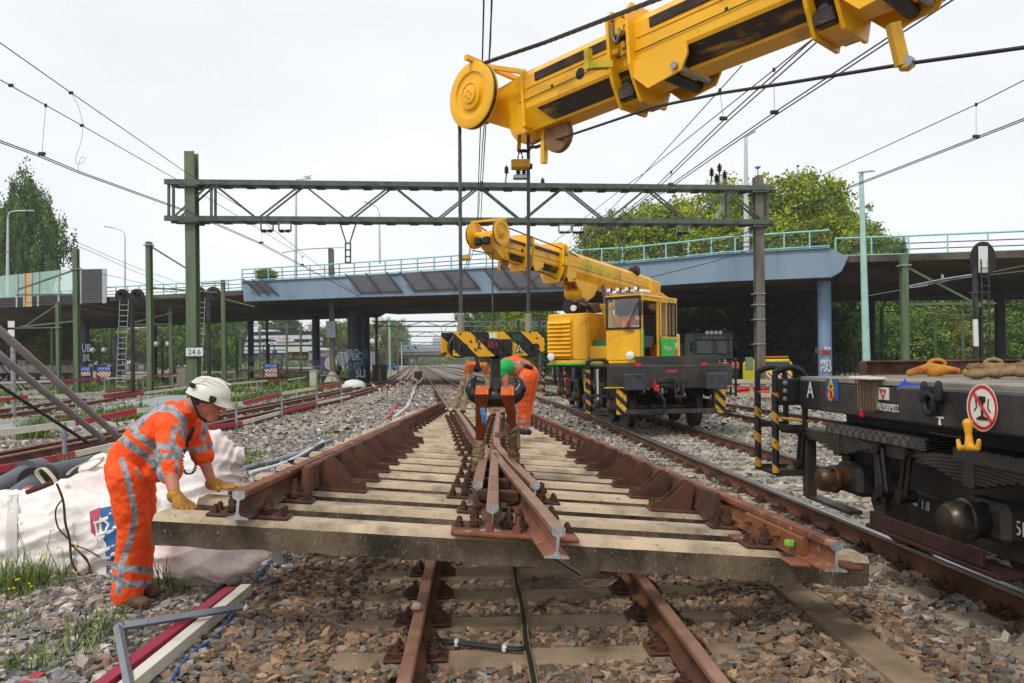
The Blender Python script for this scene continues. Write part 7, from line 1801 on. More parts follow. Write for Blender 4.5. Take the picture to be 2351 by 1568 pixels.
q=G(736,872,0.0);t=thing('traffic_cone','small orange and white traffic cone right of the yellow jacket worker','cone',(P(789,870,80).x,80,0));c=(P(789,870,80).x,80,0);m=MB();m.box((c[0],80,.04),(.4,.4,.08));m.lathe([(.18,.05),(.03,.85)],c,(0,0,1),n=12);m.build('cone',mat('cone_orange','#d2491c',.5),t,smooth=40);m=MB();m.lathe([(.12,.36),(.09,.55)],(c[0],80,0),(0,0,1),n=12,caps=False);m.build('band',WHITE,t)
t=thing('stay_strut','two thick grey pink steel tubes slanting down into a concrete block behind the worker','strut',tuple(P(262,1006,9)))
for a,b,r in(((-60,706,6.4),(268,1000,8.6),.034),((-60,768,6.8),(236,1008,8.6),.034),((-40,860,7.4),(205,1018,8.8),.018)):m=MB();m.tube(P(*a),P(*b),r,n=14);m.build('tube',GALVP if r>.03 else WIRE,t,smooth=40)
c=P(225,1060,8.9);m=MB();m.prism([(-.3,-.02),(.42,-.02),(.42,.75),(.28,.82),(.1,.8)],(c.x,c.y-.1,0),(1,0,0),(0,0,1),(0,1,0),.7);tag(m.build('concrete_block',CONCL),'pale concrete foundation block at the foot of the slanting tubes','block')
# people
SKIN=mat('skin','#b8705a',.55,var=.12,vs=14,bump=.1,bs=200,bdist=.001)
BOOT=mat('boot_brown','#5c4436',.7,var=.2,vs=10,bump=.3,bs=60,bdist=.003)
GLOVE=mat('glove_leather','#a8761c',.7,var=.2,vs=20,col2='#6e4a1a',c2s=16,c2t=.55,bump=.4,bs=60,bdist=.004)
HELM=mat('helmet_white','#d9d6c8',.35,var=.04,vs=8,col3='#8b8578',c3t=.72,c3s=30)
HAIR=mat('hair_dark','#3a2c24',.8)
def suit_mat(name,base,grey='#a3a6ac'):
 M=mat(name,base,.75,var=.10,vs=5,col2=tuple(c*.62 for c in hexc(base)[:3])+(1,),c2s=3.2,c2t=.66,c2w=.14,bump=.75,bs=7,bdist=.05)
 n,l=M.node_tree.nodes,M.node_tree.links;pb=n['Principled BSDF'];src=pb.inputs['Base Color'].links[0].from_socket
 at=n.new('ShaderNodeAttribute');at.attribute_name='band';gt=n.new('ShaderNodeMath');gt.operation='GREATER_THAN';gt.inputs[1].default_value=0;l.new(at.outputs['Fac'],gt.inputs[0])
 no=n.new('ShaderNodeTexNoise');no.inputs['Scale'].default_value=18;no.inputs['Detail'].default_value=6;rp=n.new('ShaderNodeValToRGB');rp.color_ramp.elements[0].position=.4;rp.color_ramp.elements[0].color=hexc('#6e7076');rp.color_ramp.elements[1].position=.56;rp.color_ramp.elements[1].color=hexc(grey)
 g_=n.new('ShaderNodeNewGeometry');l.new(g_.outputs['Position'],no.inputs[0]);l.new(no.outputs[0],rp.inputs[0])
 mi=n.new('ShaderNodeMix');mi.data_type='RGBA';l.new(gt.outputs[0],mi.inputs[0]);l.new(src,mi.inputs[6]);l.new(rp.outputs[0],mi.inputs[7]);l.new(mi.outputs[2],pb.inputs['Base Color']);return M
SUIT=suit_mat('hi_vis_orange','#ff560c');SUIT2=suit_mat('hi_vis_orange_faded','#f0601c');SUITY=suit_mat('hi_vis_yellow','#c8f010')
def proj(p):
 d=Vector(p)-Vector((0,0,H));return UC+FPX*(d.dot(rv))/d.dot(fv),VC-FPX*d.dot(uv_)/d.dot(fv)
def segd(px,py,pts):
 b=1e9
 for(x0,y0),(x1,y1)in zip(pts[:-1],pts[1:]):
  dx,dy=x1-x0,y1-y0;t=max(0,min(1,((px-x0)*dx+(py-y0)*dy)/(dx*dx+dy*dy+1e-9)))
  b=min(b,math.hypot(px-x0-t*dx,py-y0-t*dy))
 return b
def bands(me,conv,lines):
 at=me.attributes.new('band','FLOAT','POINT');vals=[]
 for v in me.vertices:
  u,w=proj(v.co);x,y=conv(u,w);vals.append(max(hw-segd(x,y,pts)for hw,pts in lines))
 at.data.foreach_set('value',vals)
def wrinkle(me,amp,f):
 me.update();no=[v.normal.copy()for v in me.vertices]
 for v,nn in zip(me.vertices,no):
  q=v.co*f;w=1-abs(mnoise.noise(Vector((q.x*.7,q.y,q.z*1.6))))*2.2
  v.co+=nn*amp*(w*.6+mnoise.noise(q*2.3)*.5)
def add_part(name,me,par):
 o=bpy.data.objects.new(name,me);COL.objects.link(o);o.parent=par;o.matrix_parent_inverse=WM[par.name].inverted();WM[o.name]=WM[par.name];return o
def Q(x,y,Y):return P(.4876*x,803.6+.4876*y,Y)
def hand(mb,wrist,palm_end,curl,splay,r=.011,up=Vector((0,0,1)),thumb_side=1,flen=.075):
 """palm with four fingers of different lengths bent at the knuckles and a thumb from the palm's side"""
 d=(palm_end-wrist).normalized();s=d.cross(up).normalized();n=s.cross(d)
 for k in(-1.5,-.5,.5,1.5):cone_blob(mb,wrist+s*k*.010,r*1.25,palm_end+s*k*.02,r*1.15,n=8,k=3)
 for k,L in zip((-1.5,-.5,.5,1.5),(.8,.97,1.0,.85)):
  a=palm_end+s*k*.022;d1=(d+s*k*splay-n*curl*.4).normalized();b=a+d1*flen*.5*L;d2=(d1-n*curl).normalized();c=b+d2*flen*.42*L
  cone_blob(mb,a,r,b,r*.92,n=8,k=3);cone_blob(mb,b,r*.92,c,r*.75,n=8,k=3)
 a=wrist.lerp(palm_end,.35)+s*thumb_side*.03;b=a+(d*.7+s*thumb_side*.7-n*.2)*.04;cone_blob(mb,a,r*1.25,b,r*1.1,n=8,k=3);cone_blob(mb,b,r*1.1,b+(d+s*thumb_side*.15-n*.3)*.035,r*.85,n=8,k=3)
# worker steadying the section
man=thing('person','worker in orange hi-vis suit and white helmet leaning with both gloves on the front sleeper','person',(Q(640,1190,5.5).x,5.5,.02))
b=MB()
cone_blob(b,Q(615,560,5.4),.09,Q(705,430,5.38),.1,n=16);cone_blob(b,Q(705,430,5.38),.1,Q(820,335,5.36),.1,n=16);cone_blob(b,Q(850,290,5.34),.06,Q(925,255,5.33),.062,n=14)
for a,c,r0,r1 in((Q(815,345,5.2),Q(805,520,5.12),.06,.05),(Q(805,520,5.12),Q(800,580,5.08),.05,.05),(Q(800,575,5.08),Q(828,700,4.98),.05,.031),(Q(900,330,5.48),Q(945,480,5.52),.055,.05),(Q(945,480,5.52),Q(1000,625,5.50),.048,.03),(Q(600,600,5.34),Q(620,870,5.4),.1,.07),(Q(620,870,5.4),Q(600,1140,5.42),.07,.05),(Q(640,600,5.52),Q(665,880,5.6),.1,.07),(Q(665,880,5.6),Q(690,1120,5.62),.06,.05)):cone_blob(b,a,r0,c,r1,n=12)
hc=Q(985,235,5.32)
A=Matrix.Rotation(R(22),4,'Y')
ellip(b,hc,(.098,.078,.115),A,n=24,k=16)
def hd(x,y,z):return hc+A@Vector((x,y,z))
cone_blob(b,hd(.03,0,-.03),.062,hd(.058,0,-.105),.036,n=14);cone_blob(b,hd(-.02,0,-.04),.07,hd(.0,0,-.1),.045,n=14)
cone_blob(b,hd(.098,0,.0),.012,hd(.122,0,-.038),.015,n=10,k=3);cone_blob(b,hd(.085,-.03,.018),.012,hd(.085,.03,.018),.012,n=8,k=3)
cone_blob(b,hd(.09,-.018,-.068),.008,hd(.09,.018,-.068),.008,n=8,k=3);cone_blob(b,hd(.088,-.016,-.08),.008,hd(.088,.016,-.08),.008,n=8,k=3)
for s in(-1,1):ellip(b,hd(-.01,s*.078,-.01),(.022,.010,.034),A,n=12,k=8)
hand(b,Q(835,700,4.97),Q(875,722,4.93),.3,.12,.009);hand(b,Q(1005,630,5.48),Q(1060,640,5.42),.15,.05,.009)
body=remesh(b,'body',.006,3,[SKIN]);add_part('body',body,man)
for s in(-1,1):
 m=MB();ellip(m,hd(.083,s*.033,-.002),(.012,.014,.009),A,n=10,k=6);m.build('eye',mat('eye_dark','#1e1612',.2),man,smooth=60)
 m=MB();m.path([hd(.09,s*.018,.018),hd(.092,s*.035,.022),hd(.08,s*.05,.016)],.004,n=5);m.build('eyebrow',HAIR,man)
m=MB();m.path([hd(.092,-.022,-.074),hd(.096,0,-.073),hd(.092,.022,-.074)],.0025,n=4);m.build('mouth',mat('lip_dark','#6a3028',.6),man)
m=MB();ellip(m,hd(-.03,0,.0),(.078,.081,.085),A,n=18,k=12);m.build('hair',HAIR,man,smooth=60)
b=MB()
for a,c,r0,r1,fl in((Q(605,585,5.42),Q(615,520,5.42),.150,.146,(1,1)),(Q(615,510,5.42),Q(700,425,5.38),.146,.152,(1,.95)),(Q(700,425,5.38),Q(810,335,5.36),.152,.132,(1,1)),(Q(810,335,5.36),Q(880,290,5.34),.118,.080,(1,1)),(Q(805,345,5.2),Q(797,500,5.13),.092,.080,None),(Q(797,500,5.13),Q(798,572,5.1),.080,.077,None),(Q(895,330,5.5),Q(935,430,5.52),.095,.08,None),(Q(935,430,5.52),Q(955,495,5.52),.08,.074,None),(Q(760,480,5.38),Q(735,560,5.38),.12,.09,(1,1)),(Q(900,370,5.42),Q(860,450,5.42),.07,.05,None),(Q(600,600,5.33),Q(630,850,5.4),.128,.096,None),(Q(630,850,5.4),Q(608,1010,5.42),.096,.088,None),(Q(608,1010,5.42),Q(600,1140,5.43),.088,.096,None),(Q(650,600,5.52),Q(668,860,5.6),.118,.082,None),(Q(668,860,5.6),Q(655,1105,5.6),.082,.078,None)):
 cone_blob(b,a,r0,c,r1,n=20,flat=fl)
suit=remesh(b,'suit',.0085,5,[SUIT]);wrinkle(suit,.011,8);wrinkle(suit,.004,22)
r1c=lambda u,v:(u/.4876,(v-803.6)/.4876)
bands(suit,r1c,[(15,[(575,520),(600,600),(640,780),(612,900),(575,1000),(558,1140)]),(17,[(520,1015),(610,1030),(720,1042)]),(16,[(530,1075),(600,1105),(700,1100)]),(17,[(620,350),(640,395),(690,430),(738,470),(742,545)]),(18,[(565,405),(620,455),(690,500),(735,545),(760,600)]),(17,[(630,380),(690,300),(740,272),(810,275),(862,325),(862,400)]),(13,[(828,360),(808,425),(835,480)]),(15,[(722,445),(790,455),(870,480)]),(15,[(730,505),(800,500),(865,492)]),(11,[(832,500),(836,575)]),(14,[(968,335),(958,420)]),(14,[(885,475),(940,470),(1010,445)]),(8,[(640,555),(668,600)])])
so=add_part('hi_vis_suit',suit,man)
m=MB()
for(x,y)in((618,710),(718,697),(590,575)):q=Q(x,y,5.2);ellip(m,q,(.009,.006,.009),n=8,k=6)
tag(m.build('press_studs',SHINY,so,smooth=60),kind='stuff')
m=MB();pf=[Q(590,680,5.205),Q(730,675,5.21),Q(728,705,5.2),Q(600,722,5.19)]
m=MB();m.path([Q(600,640,5.2),Q(700,640,5.2)],.001,n=4)
for nm,a,c,w_,h_ in(('leg_pocket',Q(668,765,5.235),None,.16,.2),):m=MB();m.bbox(tuple(a),(w_,.03,h_),.012,T=Matrix.Rotation(R(4),4,'Y'));m.bbox(tuple(a+Vector((0,-.008,.085))),(w_+.01,.03,.05),.01,T=Matrix.Rotation(R(4),4,'Y'));m.build(nm,SUIT,so,smooth=60)
m=MB();m.path(smooth_pts([Q(855,245,5.27),Q(880,290,5.24),Q(905,350,5.24),Q(915,390,5.26)],4),[.022]*13,n=8,flat=.5);m.build('collar',SUIT,so,smooth=60)
for nm,a,c,x in(('glove',Q(822,686,4.99),Q(872,722,4.92),1),('glove',Q(998,628,5.48),Q(1062,640,5.41),1)):
 b=MB();cone_blob(b,a,.046,a.lerp(c,.55),.036,n=14,flat=(1,1));hand(b,a.lerp(c,.4),c,.35 if a.y<5.2 else.12,.16 if a.y<5.2 else.05,.0155,thumb_side=1,flen=.078)
 me=remesh(b,'glove',.005,2,[GLOVE]);wrinkle(me,.003,30);add_part('glove',me,man)
for a,c,t_ in((Q(575,1165,5.42),Q(690,1200,5.36),0),(Q(670,1125,5.62),Q(735,1145,5.58),1)):
 b=MB();cone_blob(b,a,.055,a+Vector((0,0,.1)),.06,n=14);cone_blob(b,a+Vector((0,0,-.0)),.055,c+Vector((-.02,0,.01)),.05,n=16,flat=(1,.9));o=add_part('boot',remesh(b,'boot',.008,3,[BOOT]),man)
 m=MB();m.path([a+Vector((-.05,0,-.045)),a.lerp(c,.5)+Vector((0,0,-.045)),c+Vector((.03,0,-.035))],[.05,.052,.045],n=12,flat=.4);m.build('sole',BLACK,o,smooth=60)
Ah=Matrix.Rotation(R(20),4,'Y');hcc=hc+Vector((.0,0,.035));def_h=lambda x,y,z:hcc+Ah@Vector((x,y,z))
m=MB();vs,fs=[],[];n,kk=36,12
for q in range(kk+1):
 th=math.pi/2*q/kk
 for i in range(n):
  ph=2*math.pi*i/n;rr=math.sin(th);ridge=1+.02*math.cos(ph*2)*math.sin(2*th)*2+(.012*math.cos(8*ph)*math.sin(th*2))
  vs.append(def_h(.142*rr*math.cos(ph)*ridge+.0,.118*rr*math.sin(ph)*ridge,.118*math.cos(th)*ridge))
for i in range(n):ph=2*math.pi*i/n;br=.035 if abs(ph)<.9 or abs(ph-2*math.pi)<.9 else.006;vs.append(def_h((.142+br)*math.cos(ph),(.118+.004)*math.sin(ph),-.025-br*.3))
for i in range(n):ph=2*math.pi*i/n;vs.append(def_h(.13*math.cos(ph),.108*math.sin(ph),-.022))
for q in range(kk+2):
 for i in range(n):j=(i+1)%n;fs.append((q*n+i,(q+1)*n+i,(q+1)*n+j,q*n+j))
m.add(vs,fs);helmet=m.build('helmet',HELM,man,smooth=50)
for s in(-1,1):
 for x,z,w_ in((-.085,.04,.03),(.07,.0,.034)):m=MB();c=def_h(x,s*.112,z);m.bbox(tuple(c),(w_*1.3,.02,w_*1.1),.006,T=Ah);m.build('vent_clip',BLACK,helmet)
 m=MB();m.path([def_h(.08,s*.115,-.02),def_h(.0,s*.09,-.045),def_h(-.04,s*.088,-.06)],.008,n=6);m.path([def_h(-.1,s*.07,-.02),def_h(-.05,s*.087,-.07),hd(.0,s*.07,-.11),hd(.03,0,-.145)],.008,n=6);m.build('chin_strap',BLACK,helmet,smooth=60)
 for k in range(3):m=MB();m.path([def_h(.1-k*.03,s*(.05+k*.018),.1-k*.018),def_h(0-.02*k,s*(.06+k*.018),.115-k*.02),def_h(-.1,s*(.05+k*.015),.085-k*.02)],.004,n=5);m.build('shell_ridge',HELM,helmet,smooth=60)
rd=MB();q=Q(898,395,5.22);rd.bbox(tuple(q),(.025,.03,.11),.008,T=Matrix.Rotation(R(20),4,'Y'));rd.bbox(tuple(Q(882,440,5.2)),(.02,.02,.05),.006);tag(rd.build('radio_microphone',BLACK),'small black radio clipped to the chest of the leaning worker','radio')
cdm=MB();pts=smooth_pts([Q(870,470,5.2),Q(856,530,5.18),Q(875,580,5.18),Q(910,575,5.2),Q(922,530,5.22),Q(900,490,5.24)],14);cdm.path([p+Vector((.009*math.sin(i*1.7),.009*math.cos(i*1.7),0))for i,p in enumerate(pts)],.0045,n=5);tag(cdm.build('coiled_cord',BLACK,smooth=60),'black coiled cord looping below the chest radio','cord')
# worker bending over on the section
def Q8(x,y,Y):return P(1004.5+.2013*x,746.2+.2013*y,Y)
p2=thing('person','bending worker seen from behind, green shirt, orange vest and trousers, on the sleepers','person',(Q8(960,1230,11.7).x,11.7,Q8(960,1240,11.7).z))
b=MB()
for a,c,r0,r1 in((Q8(1010,560,11.7),Q8(860,470,11.6),.13,.14),(Q8(860,470,11.6),Q8(760,500,11.5),.13,.12),(Q8(740,500,11.5),Q8(690,560,11.45),.06,.06),(Q8(755,510,11.42),Q8(775,620,11.4),.058,.05),(Q8(775,620,11.4),Q8(790,740,11.4),.048,.032),(Q8(790,500,11.75),Q8(760,650,11.8),.05,.035),(Q8(1000,600,11.62),Q8(970,860,11.7),.1,.07),(Q8(970,860,11.7),Q8(955,1160,11.75),.06,.045),(Q8(1060,600,11.8),Q8(1020,860,11.9),.1,.07),(Q8(1020,860,11.9),Q8(995,1150,11.95),.06,.045)):cone_blob(b,a,r0,c,r1,n=12)
ellip(b,Q8(680,600,11.45),(.09,.08,.11));hand(b,Q8(790,745,11.4),Q8(800,790,11.38),.4,.1,.011)
add_part('body',remesh(b,'body',.012,2,[SKIN]),p2)
b=MB()
for a,c,r0,r1 in((Q8(1040,560,11.72),Q8(985,560,11.7),.145,.16),(Q8(1000,600,11.6),Q8(975,850,11.66),.135,.10),(Q8(975,850,11.66),Q8(960,1170,11.72),.095,.088),(Q8(1065,600,11.82),Q8(1030,860,11.92),.12,.09),(Q8(1030,860,11.92),Q8(985,1150,11.95),.085,.08)):cone_blob(b,a,r0,c,r1,n=16)
me=remesh(b,'trousers',.013,3,[SUIT2]);wrinkle(me,.010,7);bands(me,lambda u,v:((u-1004.5)/.2013,(v-746.2)/.2013),[(9,[(945,540),(965,580),(935,720)]),(9,[(905,860),(905,960),(935,1080)]),(14,[(880,1100),(1040,1090)]),(14,[(880,1170),(1040,1160)])]);add_part('trousers',me,p2)
b=MB();cone_blob(b,Q8(975,500,11.7),.14,Q8(880,470,11.62),.155,n=16);cone_blob(b,Q8(880,470,11.62),.155,Q8(800,470,11.55),.13,n=16)
me=remesh(b,'vest',.013,3,[SUIT2]);wrinkle(me,.006,8);bands(me,lambda u,v:((u-1004.5)/.2013,(v-746.2)/.2013),[(10,[(800,590),(850,500),(930,440),(1010,425)]),(10,[(880,600),(910,520),(960,450),(1000,440)]),(9,[(800,405),(880,425),(980,425)])]);add_part('hi_vis_vest',me,p2)
b=MB();cone_blob(b,Q8(790,480,11.5),.128,Q8(750,500,11.44),.105,n=16);cone_blob(b,Q8(755,500,11.44),.1,Q8(750,555,11.42),.075,n=14);add_part('shirt',remesh(b,'shirt',.013,2,[mat('shirt_green','#16a04a',.8,var=.12,vs=8)]),p2)
m=MB();m.path([Q8(965,480,11.55),Q8(1010,460,11.55),Q8(1080,490,11.6)],.03,n=8);m.build('waistband',BLACK,p2,smooth=60)
for x,Y in((950,11.65),(1000,11.9)):b=MB();cone_blob(b,Q8(x-30,1200,Y),.05,Q8(x+45,1222,Y),.045,n=12);add_part('boot',remesh(b,'boot',.012,2,[mat('boot_navy','#26303c',.7)]),p2)
# small people
def person(lab,u,vh,vf,Y,top_m,leg_m,helmet_=None,sit=False,z0=None,hairm=HAIR,fx=1):
 a=P(u,vh,Y);hgt=a.z-(P(u,vf,Y).z if z0 is None else z0);z0=a.z-hgt;s=hgt/1.78 if not sit else 1.0
 t=thing('person',lab,'person',(a.x,Y,z0));b=MB();o=Vector((a.x,Y,a.z))
 def v(x,y,z):return o+Vector((x*fx,y,z))*s
 cone_blob(b,v(0,0,-.13),.085*s,v(.01,-.02,-.17),.06*s);cone_blob(b,v(0,0,-.2),.06*s,v(0,.02,-.32),.06*s);cone_blob(b,v(0,.02,-.4),.13*s,v(0,.02,-.8),.12*s,flat=(1.2,.8))
 for q in(-1,1):
  cone_blob(b,v(q*.2,.02,-.36),.055*s,v(q*.24,0,-.64),.045*s);cone_blob(b,v(q*.24,0,-.64),.04*s,v(q*(.1 if sit else.23),-.25 if sit else-.06,-.72 if sit else-.9),.03*s)
  if not sit:cone_blob(b,v(q*.09,.02,-.85),.09*s,v(q*.1,0,-1.3),.06*s);cone_blob(b,v(q*.1,0,-1.3),.055*s,v(q*.1,.02,-1.72),.04*s)
  else:cone_blob(b,v(q*.1,.0,-.85),.09*s,v(q*.14,-.45,-.85),.06*s)
 add_part('body',remesh(b,'body',.014*max(s,.6),1,[SKIN]),t)
 b=MB();cone_blob(b,v(0,.02,-.38),.15*s,v(0,.02,-.82),.14*s,flat=(1.25,.85))
 for q in(-1,1):cone_blob(b,v(q*.19,.02,-.34),.075*s,v(q*.24,0,-.6),.065*s)
 me=remesh(b,'jacket',.014,1,[top_m]);f=FPX/Y*s
 bands(me,lambda u_,v_:((u_-u)/f,(v_-vh)/f),[(.022,[(-.3,.66),(.3,.66)]),(.018,[(-.1,.3),(-.1,.62)]),(.018,[(.1,.3),(.1,.62)])]);add_part('jacket',me,t)
 if leg_m and not sit:
  b=MB();[cone_blob(b,v(q*.09,.02,-.86),.105*s,v(q*.1,.02,-1.66),.07*s)for q in(-1,1)];add_part('trousers',remesh(b,'trousers',.016,1,[leg_m]),t)
  for q in(-1,1):m=MB();m.bbox(v(q*.1,-.04,-1.74),(.1*s,.26*s,.08*s),.03);m.build('boot',BLACK,t)
 m=MB();ellip(m,v(0,.01,-.085),(.1*s,.11*s,.085*s)if helmet_ else(.082*s,.09*s,.08*s));m.build('helmet' if helmet_ else 'hair',HELM if helmet_ else hairm,t,smooth=60)
 return t
DKT=mat('trousers_dark','#161c2c',.8);ORV=SUIT2
dr=person('crane driver with short hair sitting behind the windscreen, green shirt under orange vest',1452,711,800,20.55,SUIT2,None,sit=True,hairm=mat('hair_short','#8a5a48',.8))
b=MB();ellip(b,P(1452,758,20.62),(.24,.1,.12));tag_=add_part('shirt_sleeves',remesh(b,'shirt_sleeves',.02,1,[MATS['shirt_green']]),dr)
w3=person('worker in yellow jacket with blue backpack walking away beside the dark columns',776,831,872,78,SUITY,DKT)
m=MB();m.bbox(tuple(P(780,846,77.7)),(.32,.25,.6),.1);tag(m.build('backpack',mat('bag_blue','#1c3f8a',.7)),'blue backpack on the worker in the yellow jacket','backpack')
person('bald worker in orange vest right of the lorry',1689,823,872,46,SUIT2,DKT,hairm=SKIN);person('worker in white helmet standing before the lorry',1665,824,875,47,SUIT2,DKT,True);person('second worker in white helmet before the lorry, half hidden by the crane',1651,826,877,48,SUIT2,DKT,True)
jk=MB();c=P(1500,725,20.9);ellip(jk,c+Vector((0,0,-.15)),(.14,.1,.32));me=remesh(jk,'hanging_jacket',.012,1,[SUIT]);wrinkle(me,.01,9);bands(me,lambda u,v:(u,v),[(2.2,[(1480,733),(1520,735)]),(2.2,[(1480,745),(1520,747)])]);tag(nobj('hanging_jacket',me),'orange hi-vis jacket hanging in the open cab door','jacket')
m=MB();ellip(m,P(1500,703,20.8),(.14,.13,.11));tag(m.build('hanging_helmet',HELM,smooth=60),'white helmet hanging above the jacket in the cab','helmet')
# bulk bags
BAGM=mat('bag_white','#e6e2dd',.8,var=.06,vs=2,col2='#d9bdb8',c2s=1.3,c2t=.62,c2w=.16,bump=.5,bs=9,bdist=.05,col3='#b5aca2',c3t=.7,c3s=6)
def bag(lab,blobs,amp=.03,seed=0.0,vox=.02,cat='bulk bag'):
 b=MB()
 for a,r0,c,r1,fl in blobs:cone_blob(b,a,r0,c,r1,n=24,k=6,flat=fl)
 me=remesh(b,'bag_cloth',vox*.8,3,[BAGM]);me.update();no=[v.normal.copy()for v in me.vertices]
 for v,nn in zip(me.vertices,no):
  q=v.co;w=mnoise.noise(q*1.7+Vector((seed,0,0)));f=abs(mnoise.noise(Vector((q.x*1.6+seed+w,q.y*2,q.z*8+w*2))));g_=abs(mnoise.noise(Vector((q.x*6+seed+w*3,q.y*4,q.z*5-w*3))))
  v.co+=nn*amp*(1.6-3.4*min(f,.45)-2.4*g_);v.co.z=max(v.co.z,-.02)
 t=thing('bulk_bag',lab,cat,(sum(v.co.x for v in me.vertices)/len(me.vertices),sum(v.co.y for v in me.vertices)/len(me.vertices),0));add_part('bag_cloth',me,t);return t,me
def U(u,v,Y):return P(u,v,Y)
bag1,bm1=bag('big white bulk bag with blue printed panel lying on the gravel behind the worker',[(U(-40,1255,6.5),.42,U(130,1250,6.5),.44,(1,1)),(U(130,1250,6.5),.44,U(300,1245,6.5),.43,(1,1)),(U(300,1250,6.5),.42,U(420,1290,6.35),.3,(1,1)),(U(180,1190,6.7),.35,U(250,1150,6.8),.3,(1,1))],.024)
bag2,bm2=bag('pinkish white bag end tapering out below the front sleeper',[(U(420,1275,6.1),.27,U(510,1285,6.0),.2,(1,1)),(U(510,1285,6.0),.2,U(612,1276,5.9),.035,(1,1))],.02,4.0,.014)
bag3,bm3=bag('upper white bulk bag standing behind the worker and the front sleeper',[(U(440,1160,7.0),.38,U(465,1070,7.1),.32,(1,1)),(U(465,1060,7.1),.24,U(498,1008,7.1),.07,(1,1)),(U(490,1080,7.1),.24,U(540,1045,7.1),.07,(1,1)),(U(300,1150,7.0),.28,U(240,1090,7.0),.18,(1,1)),(U(380,1160,7.1),.3,U(300,1120,7.1),.25,(1,1))],.03,9.0)
def drape(me_src,polys,m_,name,par,off=.004):
 """flat print laid on the bag's surface: every point dropped on the cloth from the front"""
 from mathutils.bvhtree import BVHTree
 bv=BVHTree.FromPolygons([v.co for v in me_src.vertices],[p.vertices for p in me_src.polygons])
 V,F=[],[]
 for poly,nn in polys:
  n=nn;g0=len(V)
  for i in range(n+1):
   for j in range(n+1):
    s,t=i/n,j/n;a,b_,c,d=poly
    u=(a[0]*(1-s)+b_[0]*s)*(1-t)+(d[0]*(1-s)+c[0]*s)*t;v=(a[1]*(1-s)+b_[1]*s)*(1-t)+(d[1]*(1-s)+c[1]*s)*t
    o=Vector((0,0,H));dr_=(P(u,v,10)-o).normalized();h=bv.ray_cast(o,dr_);V.append((h[0]+h[1]*off)if h[0]else P(u,v,6.2))
  F+=[(g0+i*(n+1)+j,g0+(i+1)*(n+1)+j,g0+(i+1)*(n+1)+j+1,g0+i*(n+1)+j+1)for i in range(n)for j in range(n)]
 m=MB();m.add(V,F);return m.build(name,m_,par,smooth=60)
PB=mat('print_blue','#1f5f92',.7,var=.12,vs=10);PR=mat('print_red','#a8405a',.7)
drape(bm1,[([(229,1168),(282,1156),(284,1290),(244,1286)],12)],PB,'printed_panel',bag1);drape(bm1,[([(206,1175),(232,1165),(222,1235),(210,1222)],8)],PR,'printed_panel',bag1,.005)
def sweep2(pts,w):return[([(a[0]-w,a[1]),(a[0]+w,a[1]),(b_[0]+w,b_[1]),(b_[0]-w,b_[1])]if abs(a[1]-b_[1])>abs(a[0]-b_[0])else[(a[0],a[1]-w),(b_[0],b_[1]-w),(b_[0],b_[1]+w),(a[0],a[1]+w)],2)for a,b_ in zip(pts[:-1],pts[1:])]
drape(bm1,sweep2([(219,1196),(224,1225),(222,1252),(236,1254)],2.2)+sweep2([(216,1200),(238,1195),(249,1204),(244,1222),(226,1228),(240,1244),(246,1262),(254,1256)],2.6),WHITE,'printed_letter',bag1,.009)
drape(bm1,sweep2([(247,1297),(247,1318)],1.6)+sweep2([(247,1298),(255,1299),(254,1306),(247,1307),(256,1318)],1.5)+sweep2([(261,1306),(267,1306),(267,1317),(261,1317),(261,1306)],1.4)+sweep2([(272,1307),(278,1307),(278,1318),(272,1318),(272,1307)],1.4),mat('print_navy','#1c3a6a',.7),'printed_letters',bag1,.009)
drape(bm1,[([(18,1140),(42,1136),(40,1335),(14,1338)],14)],mat('webbing_white','#cfc8c4',.85,bump=.6,bs=90,bdist=.004),'lifting_strap',bag1,.012)
m=MB();band_path(m,smooth_pts([P(110,1120,6.9),P(84,1085,6.9),P(100,1075,6.85),P(125,1100,6.8),P(130,1125,6.8)],4),.05,.006,side=Vector((0,1,0)));band_path(m,smooth_pts([P(155,1090,6.8),P(170,1075,6.8),P(215,1055,6.75),P(235,1058,6.8),P(180,1095,6.85)],4),.05,.006,side=Vector((0,1,0)));m.build('carry_loop',mat('loop_cream','#c9b99c',.85),bag1,smooth=60)
t=thing('dry_root','dry brown branching root hanging over the big white bag','root',tuple(P(150,1325,6.0)))
for pts,r in(([(130,1110),(145,1150),(150,1200),(160,1240),(165,1290),(185,1325)],.009),([(145,1145),(128,1170),(133,1210),(158,1238)],.006),([(162,1250),(185,1270),(200,1285),(212,1322)],.006),([(163,1250),(195,1260),(228,1278)],.005),([(185,1272),(205,1300),(196,1325)],.004),([(62,1130),(90,1120),(120,1108)],.022)):
 m=MB();m.path(smooth_pts([P(u,v,6.05-.0*i)for i,(u,v)in enumerate(pts)],4),r,n=6);m.build('root_branch',mat('root_brown','#4a3028',.85,var=.3,vs=20),t,smooth=60)
